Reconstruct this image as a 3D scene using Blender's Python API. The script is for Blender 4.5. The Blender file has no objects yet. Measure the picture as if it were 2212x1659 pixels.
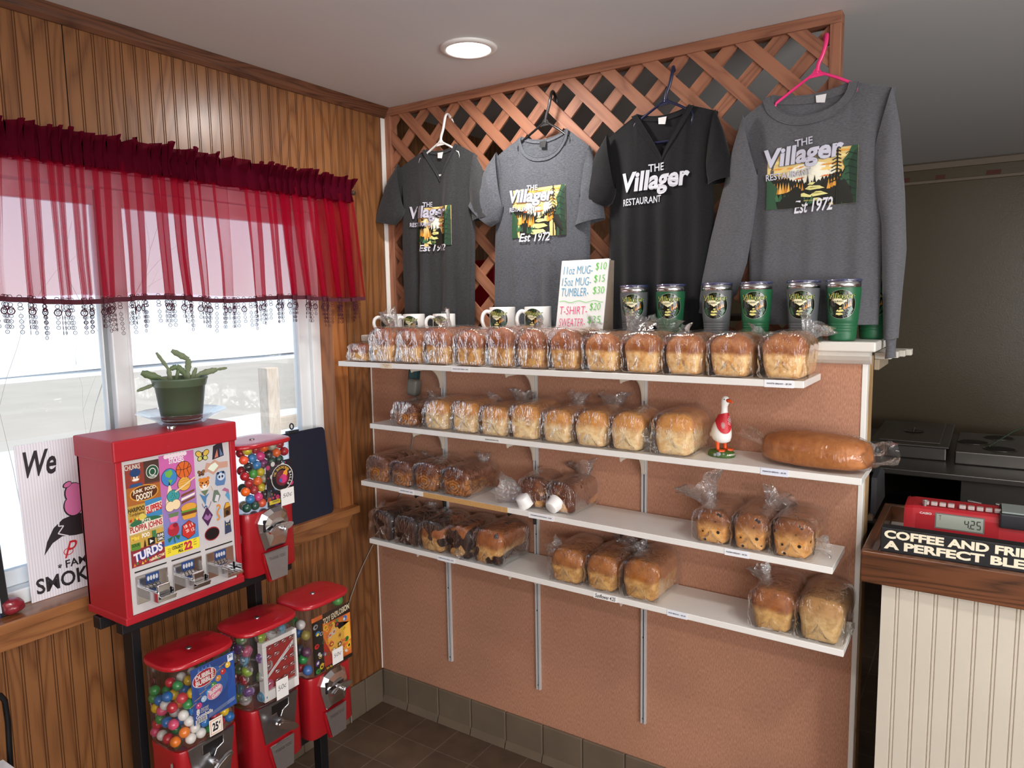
import bpy, bmesh, math, random
from math import sin, cos, pi, radians, sqrt, atan2
from mathutils import Vector, Matrix, noise

SC = bpy.context.scene
COL = SC.collection

# ------------------------------------------------------------------ camera
cam_data = bpy.data.cameras.new('camera')
cam = bpy.data.objects.new('camera', cam_data)
COL.objects.link(cam)
cam_data.sensor_width = 36.0
cam_data.sensor_fit = 'HORIZONTAL'
cam_data.lens = 1563.708 / 2212 * 36.0
cam_data.clip_start = 0.02
cam_data.clip_end = 400
_r = Vector((0.83694207, 0.54704258, -0.0165043))
_u = -Vector((0.04714832, -0.1021127, -0.99365489))
_b = -Vector((-0.54525683, 0.83085343, -0.1112546))
cam.matrix_world = Matrix(((_r.x, _u.x, _b.x, 2.0652), (_r.y, _u.y, _b.y, -2.1165), (_r.z, _u.z, _b.z, 1.6588), (0, 0, 0, 1)))
SC.camera = cam

# ------------------------------------------------------------------ light
SC.view_settings.view_transform = 'Standard'
SC.view_settings.look = 'None'
SC.view_settings.exposure = 0.72
SC.view_settings.gamma = 1.0
SC.view_settings.use_curve_mapping = False
SC.cycles.transparent_max_bounces = 40
SC.cycles.max_bounces = 9
SC.cycles.diffuse_bounces = 5
SC.cycles.sample_clamp_indirect = 6.0
SC.cycles.caustics_reflective = False
SC.cycles.caustics_refractive = False

world = bpy.data.worlds.new('sky')
SC.world = world
world.use_nodes = True
wn = world.node_tree.nodes
wl = world.node_tree.links
bg = wn['Background']
tc = wn.new('ShaderNodeTexCoord')
sep = wn.new('ShaderNodeSeparateXYZ')
rmp = wn.new('ShaderNodeValToRGB')
wl.new(tc.outputs['Generated'], sep.inputs[0])
wl.new(sep.outputs['Z'], rmp.inputs['Fac'])
rmp.color_ramp.elements[0].position = 0.0
rmp.color_ramp.elements[0].color = (0.90, 0.93, 0.97, 1)
rmp.color_ramp.elements[1].position = 0.35
rmp.color_ramp.elements[1].color = (0.50, 0.66, 0.92, 1)
wl.new(rmp.outputs['Color'], bg.inputs['Color'])
bg.inputs['Strength'].default_value = 0.8


def light(name, kind, loc, energy, color=(1, 1, 1), size=None, size_y=None, aim=None, shape=None):
    d = bpy.data.lights.new(name, kind)
    d.energy = energy
    d.color = color
    if kind == 'AREA':
        d.shape = shape or 'RECTANGLE'
        d.size = size
        if d.shape in ('RECTANGLE', 'ELLIPSE'):
            d.size_y = size_y or size
    o = bpy.data.objects.new(name, d)
    COL.objects.link(o)
    o.location = loc
    if aim is not None:
        o.rotation_euler = Vector(aim).to_track_quat('-Z', 'Y').to_euler()
    return o


sun = light('sun', 'SUN', (0, 0, 10), 3.4, (1.0, 0.95, 0.86), aim=(-0.35, -0.75, -0.62))
sun.data.angle = radians(0.6)
# daylight through the front windows of the dining room, behind the camera
light('daylight_rear_window', 'AREA', (3.3, -4.9, 1.5), 58, (0.97, 0.985, 1.0), 2.8, 1.5, aim=(-0.3, 1, 0.4))
light('daylight_side_window', 'AREA', (4.9, -2.2, 1.5), 92, (0.97, 0.985, 1.0), 2.4, 1.4, aim=(-1, 0.25, 0.4))
# recessed ceiling lamps: the one in the picture and its fellows along the ceiling
for lx, ly, e in ((0.6925, -0.2371, 5.5), (2.75, -1.1, 9), (1.6, -2.6, 9), (3.6, -2.6, 9)):
    light('ceiling_lamp_light', 'AREA', (lx, ly, 2.425), e, (1.0, 0.96, 0.92), 0.145, shape='DISK', aim=(0, 0, -1))
light('kitchen_lamp_light', 'AREA', (2.9, 1.6, 2.42), 0.8, (1.0, 0.9, 0.78), 0.15, shape='DISK', aim=(0, 0, -1))


# ------------------------------------------------------------------ colour
def lin(c):
    return c / 12.92 if c <= 0.04045 else ((c + 0.055) / 1.055) ** 2.4


def hexc(h):
    h = h.lstrip('#')
    return tuple(lin(int(h[i:i + 2], 16) / 255) for i in (0, 2, 4)) + (1.0,)


def col4(c):
    return hexc(c) if isinstance(c, str) else (tuple(c) + (1.0,))[:4]


MATS = {}


def base_mat(name):
    m = bpy.data.materials.new(name)
    m.use_nodes = True
    nt = m.node_tree
    p = nt.nodes['Principled BSDF']
    return m, nt, nt.nodes, nt.links, p


def plain(color, rough=0.5, metal=0.0, spec=0.5, coat=0.0, var=0.0, vscale=30.0, bump=0.0, bscale=200.0, name=None, sheen=0.0):
    key = ('plain', str(color), rough, metal, spec, coat, var, vscale, bump, bscale, sheen)
    if key in MATS:
        return MATS[key]
    m, nt, N, L, p = base_mat(name or 'paint_%d' % len(MATS))
    c = col4(color)
    p.inputs['Base Color'].default_value = c
    p.inputs['Roughness'].default_value = rough
    p.inputs['Metallic'].default_value = metal
    p.inputs['Specular IOR Level'].default_value = spec
    p.inputs['Coat Weight'].default_value = coat
    if sheen:
        p.inputs['Sheen Weight'].default_value = sheen
    if var or bump:
        t = N.new('ShaderNodeTexCoord')
    if var:
        n = N.new('ShaderNodeTexNoise')
        n.inputs['Scale'].default_value = vscale
        n.inputs['Detail'].default_value = 5
        L.new(t.outputs['Object'], n.inputs['Vector'])
        mx = N.new('ShaderNodeMix')
        mx.data_type = 'RGBA'
        mx.inputs[6].default_value = tuple(x * (1 - var) for x in c[:3]) + (1,)
        mx.inputs[7].default_value = tuple(min(1, x * (1 + var)) for x in c[:3]) + (1,)
        L.new(n.outputs['Fac'], mx.inputs[0])
        L.new(mx.outputs[2], p.inputs['Base Color'])
    if bump:
        n2 = N.new('ShaderNodeTexNoise')
        n2.inputs['Scale'].default_value = bscale
        n2.inputs['Detail'].default_value = 3
        L.new(t.outputs['Object'], n2.inputs['Vector'])
        b = N.new('ShaderNodeBump')
        b.inputs['Strength'].default_value = bump
        b.inputs['Distance'].default_value = 0.002
        L.new(n2.outputs['Fac'], b.inputs['Height'])
        L.new(b.outputs['Normal'], p.inputs['Normal'])
    MATS[key] = m
    return m


def ramp(N, stops):
    r = N.new('ShaderNodeValToRGB')
    e = r.color_ramp.elements
    while len(e) < len(stops):
        e.new(0.5)
    for i, (p, c) in enumerate(stops):
        e[i].position = p
        e[i].color = col4(c)
    return r


def wood(name, light_c, dark_c, along='Z', scale=1.0, rough=0.35, coat=0.2, dist=5.0, strength=1.0, knots=False):
    """Oak or pine: cathedral figure from strongly stretched, distorted bands, with fine pores."""
    if name in MATS:
        return MATS[name]
    m, nt, N, L, p = base_mat(name)
    t = N.new('ShaderNodeTexCoord')
    mp = N.new('ShaderNodeMapping')
    s = {'X': (1.0, 9, 9), 'Y': (9, 1.0, 9), 'Z': (7.5, 7.5, 1.35)}[along]
    mp.inputs['Scale'].default_value = tuple(v * scale for v in s)
    L.new(t.outputs['Object'], mp.inputs['Vector'])
    n0 = N.new('ShaderNodeTexNoise')
    n0.inputs['Scale'].default_value = 1.1
    n0.inputs['Detail'].default_value = 2.0
    n0.inputs['Roughness'].default_value = 0.4
    L.new(mp.outputs[0], n0.inputs['Vector'])
    mul = N.new('ShaderNodeMath')
    mul.operation = 'MULTIPLY'
    mul.inputs[1].default_value = 14.0 * dist / 5
    L.new(n0.outputs['Fac'], mul.inputs[0])
    fr = N.new('ShaderNodeMath')
    fr.operation = 'PINGPONG'
    fr.inputs[1].default_value = 0.5
    L.new(mul.outputs[0], fr.inputs[0])
    mp2 = N.new('ShaderNodeMapping')
    s2 = {'X': (6, 260, 260), 'Y': (260, 6, 260), 'Z': (260, 260, 6)}[along]
    mp2.inputs['Scale'].default_value = s2
    L.new(t.outputs['Object'], mp2.inputs['Vector'])
    n1 = N.new('ShaderNodeTexNoise')
    n1.inputs['Scale'].default_value = 1.0
    n1.inputs['Detail'].default_value = 3.0
    L.new(mp2.outputs[0], n1.inputs['Vector'])
    add = N.new('ShaderNodeMath')
    add.operation = 'MULTIPLY_ADD'
    add.inputs[1].default_value = 0.55
    L.new(n1.outputs['Fac'], add.inputs[0])
    L.new(fr.outputs[0], add.inputs[2])
    r = ramp(N, [(0.20, dark_c), (0.40, tuple(0.4 * a + 0.6 * b for a, b in zip(col4(dark_c), col4(light_c)))), (0.62, light_c)])
    L.new(add.outputs[0], r.inputs['Fac'])
    out = r.outputs['Color']
    n3 = N.new('ShaderNodeTexNoise')
    n3.inputs['Scale'].default_value = 2.2
    L.new(t.outputs['Object'], n3.inputs['Vector'])
    r3 = ramp(N, [(0.3, (0.78, 0.78, 0.78)), (0.7, (1.08, 1.06, 1.04))])
    L.new(n3.outputs['Fac'], r3.inputs['Fac'])
    mx = N.new('ShaderNodeMix')
    mx.data_type = 'RGBA'
    mx.blend_type = 'MULTIPLY'
    mx.inputs[0].default_value = strength
    L.new(out, mx.inputs[6])
    L.new(r3.outputs['Color'], mx.inputs[7])
    L.new(mx.outputs[2], p.inputs['Base Color'])
    p.inputs['Roughness'].default_value = rough
    p.inputs['Coat Weight'].default_value = coat
    p.inputs['Coat Roughness'].default_value = 0.25
    b = N.new('ShaderNodeBump')
    b.inputs['Strength'].default_value = 0.12
    b.inputs['Distance'].default_value = 0.002
    L.new(add.outputs[0], b.inputs['Height'])
    L.new(b.outputs['Normal'], p.inputs['Normal'])
    MATS[name] = m
    return m


def emit(name, color, strength):
    if name in MATS:
        return MATS[name]
    m, nt, N, L, p = base_mat(name)
    p.inputs['Base Color'].default_value = (0.8, 0.8, 0.8, 1)
    p.inputs['Emission Color'].default_value = col4(color)
    p.inputs['Emission Strength'].default_value = strength
    MATS[name] = m
    return m


def clear(name, tint=(1, 1, 1), gloss=0.12, rough=0.06, haze=0.0, haze_color=(1, 1, 1), bump=0.0, bscale=(60, 60, 60), edge=0.5):
    """Thin clear plastic or glass: see-through, with a mirror share that grows at grazing angles, and a little haze."""
    if name in MATS:
        return MATS[name]
    m, nt, N, L, p = base_mat(name)
    out = N['Material Output']
    N.remove(p)
    tr = N.new('ShaderNodeBsdfTransparent')
    tr.inputs['Color'].default_value = col4(tint)
    gl = N.new('ShaderNodeBsdfGlossy')
    gl.inputs['Roughness'].default_value = rough
    gl.inputs['Color'].default_value = (1, 1, 1, 1)
    lw = N.new('ShaderNodeLayerWeight')
    lw.inputs['Blend'].default_value = edge
    if bump:
        t = N.new('ShaderNodeTexCoord')
        mp = N.new('ShaderNodeMapping')
        mp.inputs['Scale'].default_value = bscale
        L.new(t.outputs['Object'], mp.inputs['Vector'])
        n0 = N.new('ShaderNodeTexNoise')
        n0.inputs['Scale'].default_value = 1.0
        n0.inputs['Detail'].default_value = 3.0
        n0.inputs['Distortion'].default_value = 1.2
        L.new(mp.outputs[0], n0.inputs['Vector'])
        pw = N.new('ShaderNodeMath')
        pw.operation = 'PINGPONG'
        pw.inputs[1].default_value = 0.2
        L.new(n0.outputs['Fac'], pw.inputs[0])
        b = N.new('ShaderNodeBump')
        b.inputs['Strength'].default_value = bump
        b.inputs['Distance'].default_value = 0.02
        L.new(pw.outputs[0], b.inputs['Height'])
        L.new(b.outputs['Normal'], gl.inputs['Normal'])
        L.new(b.outputs['Normal'], lw.inputs['Normal'])
    ma = N.new('ShaderNodeMath')
    ma.operation = 'MULTIPLY_ADD'
    ma.inputs[1].default_value = 0.5
    ma.inputs[2].default_value = gloss
    ma.use_clamp = True
    L.new(lw.outputs['Fresnel'], ma.inputs[0])
    mix = N.new('ShaderNodeMixShader')
    L.new(ma.outputs[0], mix.inputs[0])
    L.new(tr.outputs[0], mix.inputs[1])
    L.new(gl.outputs[0], mix.inputs[2])
    last = mix
    if haze:
        df = N.new('ShaderNodeBsdfDiffuse')
        df.inputs['Color'].default_value = col4(haze_color)
        m2 = N.new('ShaderNodeMixShader')
        m2.inputs[0].default_value = haze
        L.new(mix.outputs[0], m2.inputs[1])
        L.new(df.outputs[0], m2.inputs[2])
        last = m2
    L.new(last.outputs[0], out.inputs['Surface'])
    MATS[name] = m
    return m


# ------------------------------------------------------------------ mesh building
class MB:
    """Collects geometry of one part; obj() links it as one mesh object."""

    def __init__(self):
        self.v, self.f, self.m, self.s = [], [], [], []

    def add(self, verts, faces, mat=0, smooth=False, xf=None):
        o = len(self.v)
        if xf is not None:
            verts = [xf @ Vector(p) for p in verts]
        self.v.extend(tuple(p) for p in verts)
        for q in faces:
            self.f.append(tuple(i + o for i in q))
            self.m.append(mat)
            self.s.append(smooth)
        return self

    def box(self, x0, x1, y0, y1, z0, z1, mat=0, xf=None):
        v = [(x, y, z) for z in (z0, z1) for y in (y0, y1) for x in (x0, x1)]
        f = [(0, 2, 3, 1), (4, 5, 7, 6), (0, 1, 5, 4), (1, 3, 7, 5), (3, 2, 6, 7), (2, 0, 4, 6)]
        return self.add(v, f, mat, False, xf)

    def rbox(self, x0, x1, y0, y1, z0, z1, r=0.003, mat=0, seg=2, xf=None):
        bm = bmesh.new()
        bmesh.ops.create_cube(bm, size=1)
        for p in bm.verts:
            p.co = Vector(((x0 + x1) / 2 + p.co.x * (x1 - x0), (y0 + y1) / 2 + p.co.y * (y1 - y0), (z0 + z1) / 2 + p.co.z * (z1 - z0)))
        r = min(r, 0.45 * min(x1 - x0, y1 - y0, z1 - z0))
        bmesh.ops.bevel(bm, geom=bm.edges[:], offset=r, segments=seg, affect='EDGES', profile=0.5)
        return self.bm(bm, mat, False, xf)

    def bm(self, bm, mat=0, smooth=False, xf=None):
        bm.verts.index_update()
        v = [p.co.copy() for p in bm.verts]
        f = [[q.index for q in fc.verts] for fc in bm.faces]
        bm.free()
        return self.add(v, f, mat, smooth, xf)

    def tube(self, pts, r=0.005, seg=8, mat=0, closed=False, caps=True, xf=None, flat=None):
        pts = [Vector(p) for p in pts]
        n = len(pts)
        rs = r if isinstance(r, (list, tuple)) else [r] * n
        v, f = [], []
        prev = None
        for i, p in enumerate(pts):
            a = pts[(i - 1) % n] if (closed or i > 0) else p
            b = pts[(i + 1) % n] if (closed or i < n - 1) else p
            d = (b - a).normalized()
            if prev is None:
                up = Vector((0, 0, 1)) if abs(d.z) < 0.9 else Vector((1, 0, 0))
                x = d.cross(up).normalized()
            else:
                x = (prev - d * prev.dot(d)).normalized()
            prev = x
            y = d.cross(x)
            for k in range(seg):
                t = 2 * pi * k / seg
                v.append(p + (x * cos(t) + y * sin(t) * (flat or 1)) * rs[i])
        m = n if closed else n - 1
        for i in range(m):
            j = (i + 1) % n
            for k in range(seg):
                l = (k + 1) % seg
                f.append((i * seg + k, i * seg + l, j * seg + l, j * seg + k))
        self.add(v, f, mat, True, xf)
        if caps and not closed:
            self.add([v[k] for k in range(seg)], [tuple(range(seg))[::-1]], mat, False, xf)
            self.add([v[(n - 1) * seg + k] for k in range(seg)], [tuple(range(seg))], mat, False, xf)
        return self

    def lathe(self, prof, c=(0, 0, 0), seg=32, mat=0, xf=None, smooth=True, a0=0, a1=2 * pi):
        full = abs(a1 - a0 - 2 * pi) < 1e-6
        n = seg if full else seg + 1
        v, f = [], []
        for r, z in prof:
            for k in range(n):
                t = a0 + (a1 - a0) * k / seg
                v.append((c[0] + r * cos(t), c[1] + r * sin(t), c[2] + z))
        for i in range(len(prof) - 1):
            for k in range(seg):
                l = (k + 1) % n
                f.append((i * n + k, i * n + l, (i + 1) * n + l, (i + 1) * n + k))
        return self.add(v, f, mat, smooth, xf)

    def prism(self, poly, z0, z1, mat=0, xf=None, smooth=False):
        n = len(poly)
        v = [(p[0], p[1], z0) for p in poly] + [(p[0], p[1], z1) for p in poly]
        f = [tuple(range(n))[::-1], tuple(range(n, 2 * n))] + [(i, (i + 1) % n, n + (i + 1) % n, n + i) for i in range(n)]
        return self.add(v, f, mat, smooth, xf)

    def grid(self, fn, nu, nv, mat=0, cu=False, smooth=True, xf=None, skip=None):
        v = [fn(i / (nu if cu else nu - 1), j / (nv - 1)) for j in range(nv) for i in range(nu)]
        f = []
        for j in range(nv - 1):
            for i in range(nu if cu else nu - 1):
                k = (i + 1) % nu
                if skip and skip(i, j):
                    continue
                f.append((j * nu + i, j * nu + k, (j + 1) * nu + k, (j + 1) * nu + i))
        return self.add(v, f, mat, smooth, xf)

    def ball(self, c, r, seg=16, rings=10, mat=0, sc=(1, 1, 1), xf=None):
        prof = [(max(1e-5, r * sin(pi * i / rings)), -r * cos(pi * i / rings)) for i in range(rings + 1)]
        v, f = [], []
        for a, z in prof:
            for k in range(seg):
                t = 2 * pi * k / seg
                v.append((c[0] + sc[0] * a * cos(t), c[1] + sc[1] * a * sin(t), c[2] + sc[2] * z))
        for i in range(rings):
            for k in range(seg):
                l = (k + 1) % seg
                f.append((i * seg + k, i * seg + l, (i + 1) * seg + l, (i + 1) * seg + k))
        return self.add(v, f, mat, True, xf)


def curve(pts, n=5):
    """Catmull-Rom points through PTS."""
    P = [Vector(p) for p in pts]
    P = [P[0] * 2 - P[1]] + P + [P[-1] * 2 - P[-2]]
    out = []
    for i in range(1, len(P) - 2):
        a, b, c, d = P[i - 1:i + 3]
        for j in range(n):
            t = j / n
            out.append(0.5 * (2 * b + (c - a) * t + (2 * a - 5 * b + 4 * c - d) * t * t + (3 * b - a - 3 * c + d) * t ** 3))
    out.append(P[-2])
    return out


def root_inv(o):
    m = Matrix.Translation(o.location) @ o.rotation_euler.to_matrix().to_4x4()
    return m.inverted()


def obj(name, mb, mats, parent=None, world=None, label=None):
    """Link one mesh object. WORLD: the thing (an Empty) whose frame the world-space vertices are brought into."""
    v = mb.v
    if world is not None:
        inv = root_inv(world)
        v = [tuple(inv @ Vector(p)) for p in v]
    me = bpy.data.meshes.new(name)
    me.from_pydata(v, [], mb.f)
    me.polygons.foreach_set('material_index', mb.m)
    me.polygons.foreach_set('use_smooth', mb.s)
    for mt in (mats if isinstance(mats, (list, tuple)) else [mats]):
        me.materials.append(mt)
    me.update()
    o = bpy.data.objects.new(name, me)
    COL.objects.link(o)
    if parent is not None:
        o.parent = parent
    if label:
        o['label'] = label
    return o


def tag(o, label, cat, group=None, kind=None):
    o['label'] = label
    o['category'] = cat
    if group:
        o['group'] = group
    if kind:
        o['kind'] = kind
    return o


def thing(name, label, cat, loc=(0, 0, 0), rotz=0.0, group=None):
    o = bpy.data.objects.new(name, None)
    COL.objects.link(o)
    o.empty_display_size = 0.05
    o.location = loc
    o.rotation_euler = (0, 0, rotz)
    return tag(o, label, cat, group)


def struct(name, mb, mats, label=None):
    o = obj(name, mb, mats)
    o['kind'] = 'structure'
    if label:
        o['label'] = label
    return o


# ------------------------------------------------------------------ flat art: lettering and printed shapes
_TXT = {}


def text2d(s, bold=0.0, shear=0.0, spacing=1.0):
    """Outline of a line of lettering as (vertices, faces), scaled to the unit box."""
    key = (s, bold, shear, spacing)
    if key not in _TXT:
        cu = bpy.data.curves.new('t', 'FONT')
        cu.body = s
        cu.offset = bold
        cu.shear = shear
        cu.space_character = spacing
        cu.resolution_u = 3
        ob = bpy.data.objects.new('t', cu)
        me = bpy.data.meshes.new_from_object(ob)
        v = [(p.co.x, p.co.y) for p in me.vertices]
        f = [tuple(p.vertices) for p in me.polygons]
        bpy.data.objects.remove(ob)
        bpy.data.meshes.remove(me)
        bpy.data.curves.remove(cu)
        x0 = min(p[0] for p in v)
        x1 = max(p[0] for p in v)
        y0 = min(p[1] for p in v)
        y1 = max(p[1] for p in v)
        _TXT[key] = ([((x - x0) / (x1 - x0), (y - y0) / (y1 - y0)) for x, y in v], f)
    return _TXT[key]


class Art:
    """Printed matter: coloured layers in a flat (u, v) frame, mapped onto a surface by MAPFN(u, v, lift)."""

    def __init__(self, mapfn, step=0.00035, rough=0.5):
        self.mb, self.map, self.step, self.mats, self.keys, self.rough = MB(), mapfn, step, [], {}, rough

    def mi(self, color):
        k = str(color)
        if k not in self.keys:
            self.keys[k] = len(self.mats)
            self.mats.append(color if isinstance(color, bpy.types.Material) else plain(color, self.rough))
        return self.keys[k]

    def raw(self, v, f, color, layer=0):
        self.n = getattr(self, 'n', 0) + 1
        h = self.step * (layer + 1 + 0.04 * self.n)
        self.mb.add([self.map(a, b, h) for a, b in v], f, self.mi(color))

    def text(self, s, x0, y0, x1, y1, color, layer=3, bold=0.0, shear=0.0, rot=0.0, spacing=1.0, arc=0.0):
        v, f = text2d(s, bold, shear, spacing)
        cx, cy = (x0 + x1) / 2, (y0 + y1) / 2
        out = []
        for a, b in v:
            px = (a - 0.5) * (x1 - x0)
            py = (b - 0.5) * (y1 - y0) - arc * (2 * a - 1) ** 2
            out.append((cx + px * cos(rot) - py * sin(rot), cy + px * sin(rot) + py * cos(rot)))
        self.raw(out, f, color, layer)

    def poly(self, pts, color, layer=1, cuts=0):
        if cuts:
            bm = bmesh.new()
            vs = [bm.verts.new((a, b, 0)) for a, b in pts]
            bm.faces.new(vs)
            bmesh.ops.triangulate(bm, faces=bm.faces[:])
            bmesh.ops.subdivide_edges(bm, edges=bm.edges[:], cuts=cuts, use_grid_fill=True)
            bmesh.ops.triangulate(bm, faces=bm.faces[:])
            bm.verts.index_update()
            v = [(p.co.x, p.co.y) for p in bm.verts]
            f = [[q.index for q in fc.verts] for fc in bm.faces]
            bm.free()
            self.raw(v, f, color, layer)
        else:
            bm = bmesh.new()
            vs = [bm.verts.new((a, b, 0)) for a, b in pts]
            bm.faces.new(vs)
            bmesh.ops.triangulate(bm, faces=bm.faces[:])
            bm.verts.index_update()
            f = [[q.index for q in fc.verts] for fc in bm.faces]
            bm.free()
            self.raw(pts, f, color, layer)

    def rect(self, x0, y0, x1, y1, color, layer=0, n=1):
        v = [(x0 + (x1 - x0) * i / n, y0 + (y1 - y0) * j / n) for j in range(n + 1) for i in range(n + 1)]
        f = [(j * (n + 1) + i, j * (n + 1) + i + 1, (j + 1) * (n + 1) + i + 1, (j + 1) * (n + 1) + i) for j in range(n) for i in range(n)]
        self.raw(v, f, color, layer)

    def oval(self, cx, cy, rx, ry, color, layer=1, rot=0.0, n=20, rings=1):
        pts = []
        for k in range(n):
            t = 2 * pi * k / n
            a, b = rx * cos(t), ry * sin(t)
            pts.append((cx + a * cos(rot) - b * sin(rot), cy + a * sin(rot) + b * cos(rot)))
        v = [(cx, cy)]
        for j in range(1, rings + 1):
            v += [(cx + (p - cx) * j / rings, cy + (q - cy) * j / rings) for p, q in pts]
        f = [(0, 1 + k, 1 + (k + 1) % n) for k in range(n)]
        for j in range(1, rings):
            o, p = 1 + (j - 1) * n, 1 + j * n
            f += [(o + k, p + k, p + (k + 1) % n, o + (k + 1) % n) for k in range(n)]
        self.raw(v, f, color, layer)

    def line(self, pts, w, color, layer=2):
        for (a, b), (c, d) in zip(pts, pts[1:]):
            l = sqrt((c - a) ** 2 + (d - b) ** 2) or 1e-6
            nx, ny = -(d - b) / l * w / 2, (c - a) / l * w / 2
            self.raw([(a + nx, b + ny), (a - nx, b - ny), (c - nx, d - ny), (c + nx, d + ny)], [(0, 1, 2, 3)], color, layer)

    def ring(self, cx, cy, rx, ry, w, color, layer=2, n=24, rot=0):
        pts = [(cx + rx * cos(2 * pi * k / n) * cos(rot) - ry * sin(2 * pi * k / n) * sin(rot), cy + rx * cos(2 * pi * k / n) * sin(rot) + ry * sin(2 * pi * k / n) * cos(rot)) for k in range(n + 1)]
        self.line(pts, w, color, layer)

    def obj(self, name, parent=None, world=None, label=None):
        return obj(name, self.mb, self.mats, parent, world, label)


def plane_map(o, ux, uy, nrm):
    o, ux, uy, nrm = Vector(o), Vector(ux), Vector(uy), Vector(nrm)
    return lambda a, b, h: tuple(o + ux * a + uy * b + nrm * h)


def sq_ring(hx, hy, n=40, p=4.0):
    """Rounded-square outline (superellipse)."""
    pts = []
    for k in range(n):
        t = 2 * pi * k / n
        c, s = cos(t), sin(t)
        pts.append((hx * abs(c) ** (2 / p) * (1 if c >= 0 else -1), hy * abs(s) ** (2 / p) * (1 if s >= 0 else -1)))
    return pts


def loft(mb, rings, mat=0, smooth=True, cap0=True, cap1=True, xf=None):
    """Skin a list of rings (each a list of points of equal count)."""
    n = len(rings[0])
    v = [p for r in rings for p in r]
    f = []
    for i in range(len(rings) - 1):
        for k in range(n):
            l = (k + 1) % n
            f.append((i * n + k, i * n + l, (i + 1) * n + l, (i + 1) * n + k))
    mb.add(v, f, mat, smooth, xf)
    if cap0:
        mb.add(rings[0], [tuple(range(n))[::-1]], mat, False, xf)
    if cap1:
        mb.add(rings[-1], [tuple(range(n))], mat, False, xf)
    return mb


# ------------------------------------------------------------------ materials of the room
M_PANEL = wood('oak_panelling', '#8c5d37', '#693f22', 'Z', 0.8, 0.34, 0.25, 5.0)
M_GROOVE = plain('#5f3a20', 0.5, name='stained_groove')
M_SEAM = plain('#2a170b', 0.7, name='panel_seam')
M_CROWN = wood('crown_oak', '#6f4630', '#45281a', 'Y', 1.2, 0.45, 0.1)
M_PINE = wood('pine_trim', '#a5683a', '#7c4724', 'Z', 0.8, 0.42, 0.15, 4.0)
M_PINE_Y = wood('pine_sill', '#a06a40', '#7a4a2a', 'Y', 0.8, 0.3, 0.3, 4.0)
M_LATT = wood('lattice_cedar', '#a06b50', '#81523d', 'X', 1.3, 0.6, 0.0, 3.0)
M_WHITE = plain('#e9e7e1', 0.4, name='white_paint')
M_CREAM = plain('#ddd5c6', 0.5, var=0.05, vscale=6, name='cream_paint')
M_VINYL = plain('#e8ecee', 0.35, name='window_vinyl')
M_GLASS = clear('window_glass', (0.97, 0.985, 0.98), 0.02, 0.01, edge=0.35)
M_DARKOAK = wood('dark_oak', '#6b3f25', '#38200f', 'X', 0.9, 0.35, 0.3, 5.0)
M_BLACK = plain('#0d0e12', 0.45, name='black_enamel')
M_CHROME = plain('#d8d8da', 0.13, 1.0, name='chrome', var=0.08, vscale=40)
M_STEEL = plain('#a9a9ac', 0.32, 1.0, var=0.12, vscale=60, name='brushed_steel')
M_ALU = plain('#cfd1d2', 0.4, 0.25, name='aluminium')


def fabric_wall():
    m, nt, N, L, p = base_mat('wall_vinyl')
    t = N.new('ShaderNodeTexCoord')
    mp = N.new('ShaderNodeMapping')
    mp.inputs['Scale'].default_value = (420, 420, 90)
    L.new(t.outputs['Object'], mp.inputs['Vector'])
    n = N.new('ShaderNodeTexNoise')
    n.inputs['Scale'].default_value = 1.0
    n.inputs['Detail'].default_value = 3
    L.new(mp.outputs[0], n.inputs['Vector'])
    r = ramp(N, [(0.3, '#a07159'), (0.7, '#c09076')])
    L.new(n.outputs['Fac'], r.inputs['Fac'])
    n2 = N.new('ShaderNodeTexNoise')
    n2.inputs['Scale'].default_value = 2.5
    n2.inputs['Detail'].default_value = 4
    L.new(t.outputs['Object'], n2.inputs['Vector'])
    r2 = ramp(N, [(0.35, (0.88, 0.88, 0.9)), (0.65, (1.05, 1.03, 1.02))])
    L.new(n2.outputs['Fac'], r2.inputs['Fac'])
    mx = N.new('ShaderNodeMix')
    mx.data_type = 'RGBA'
    mx.blend_type = 'MULTIPLY'
    mx.inputs[0].default_value = 1
    L.new(r.outputs['Color'], mx.inputs[6])
    L.new(r2.outputs['Color'], mx.inputs[7])
    L.new(mx.outputs[2], p.inputs['Base Color'])
    p.inputs['Roughness'].default_value = 0.6
    p.inputs['Specular IOR Level'].default_value = 0.3
    b = N.new('ShaderNodeBump')
    b.inputs['Strength'].default_value = 0.25
    b.inputs['Distance'].default_value = 0.001
    L.new(n.outputs['Fac'], b.inputs['Height'])
    L.new(b.outputs['Normal'], p.inputs['Normal'])
    return m


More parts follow.
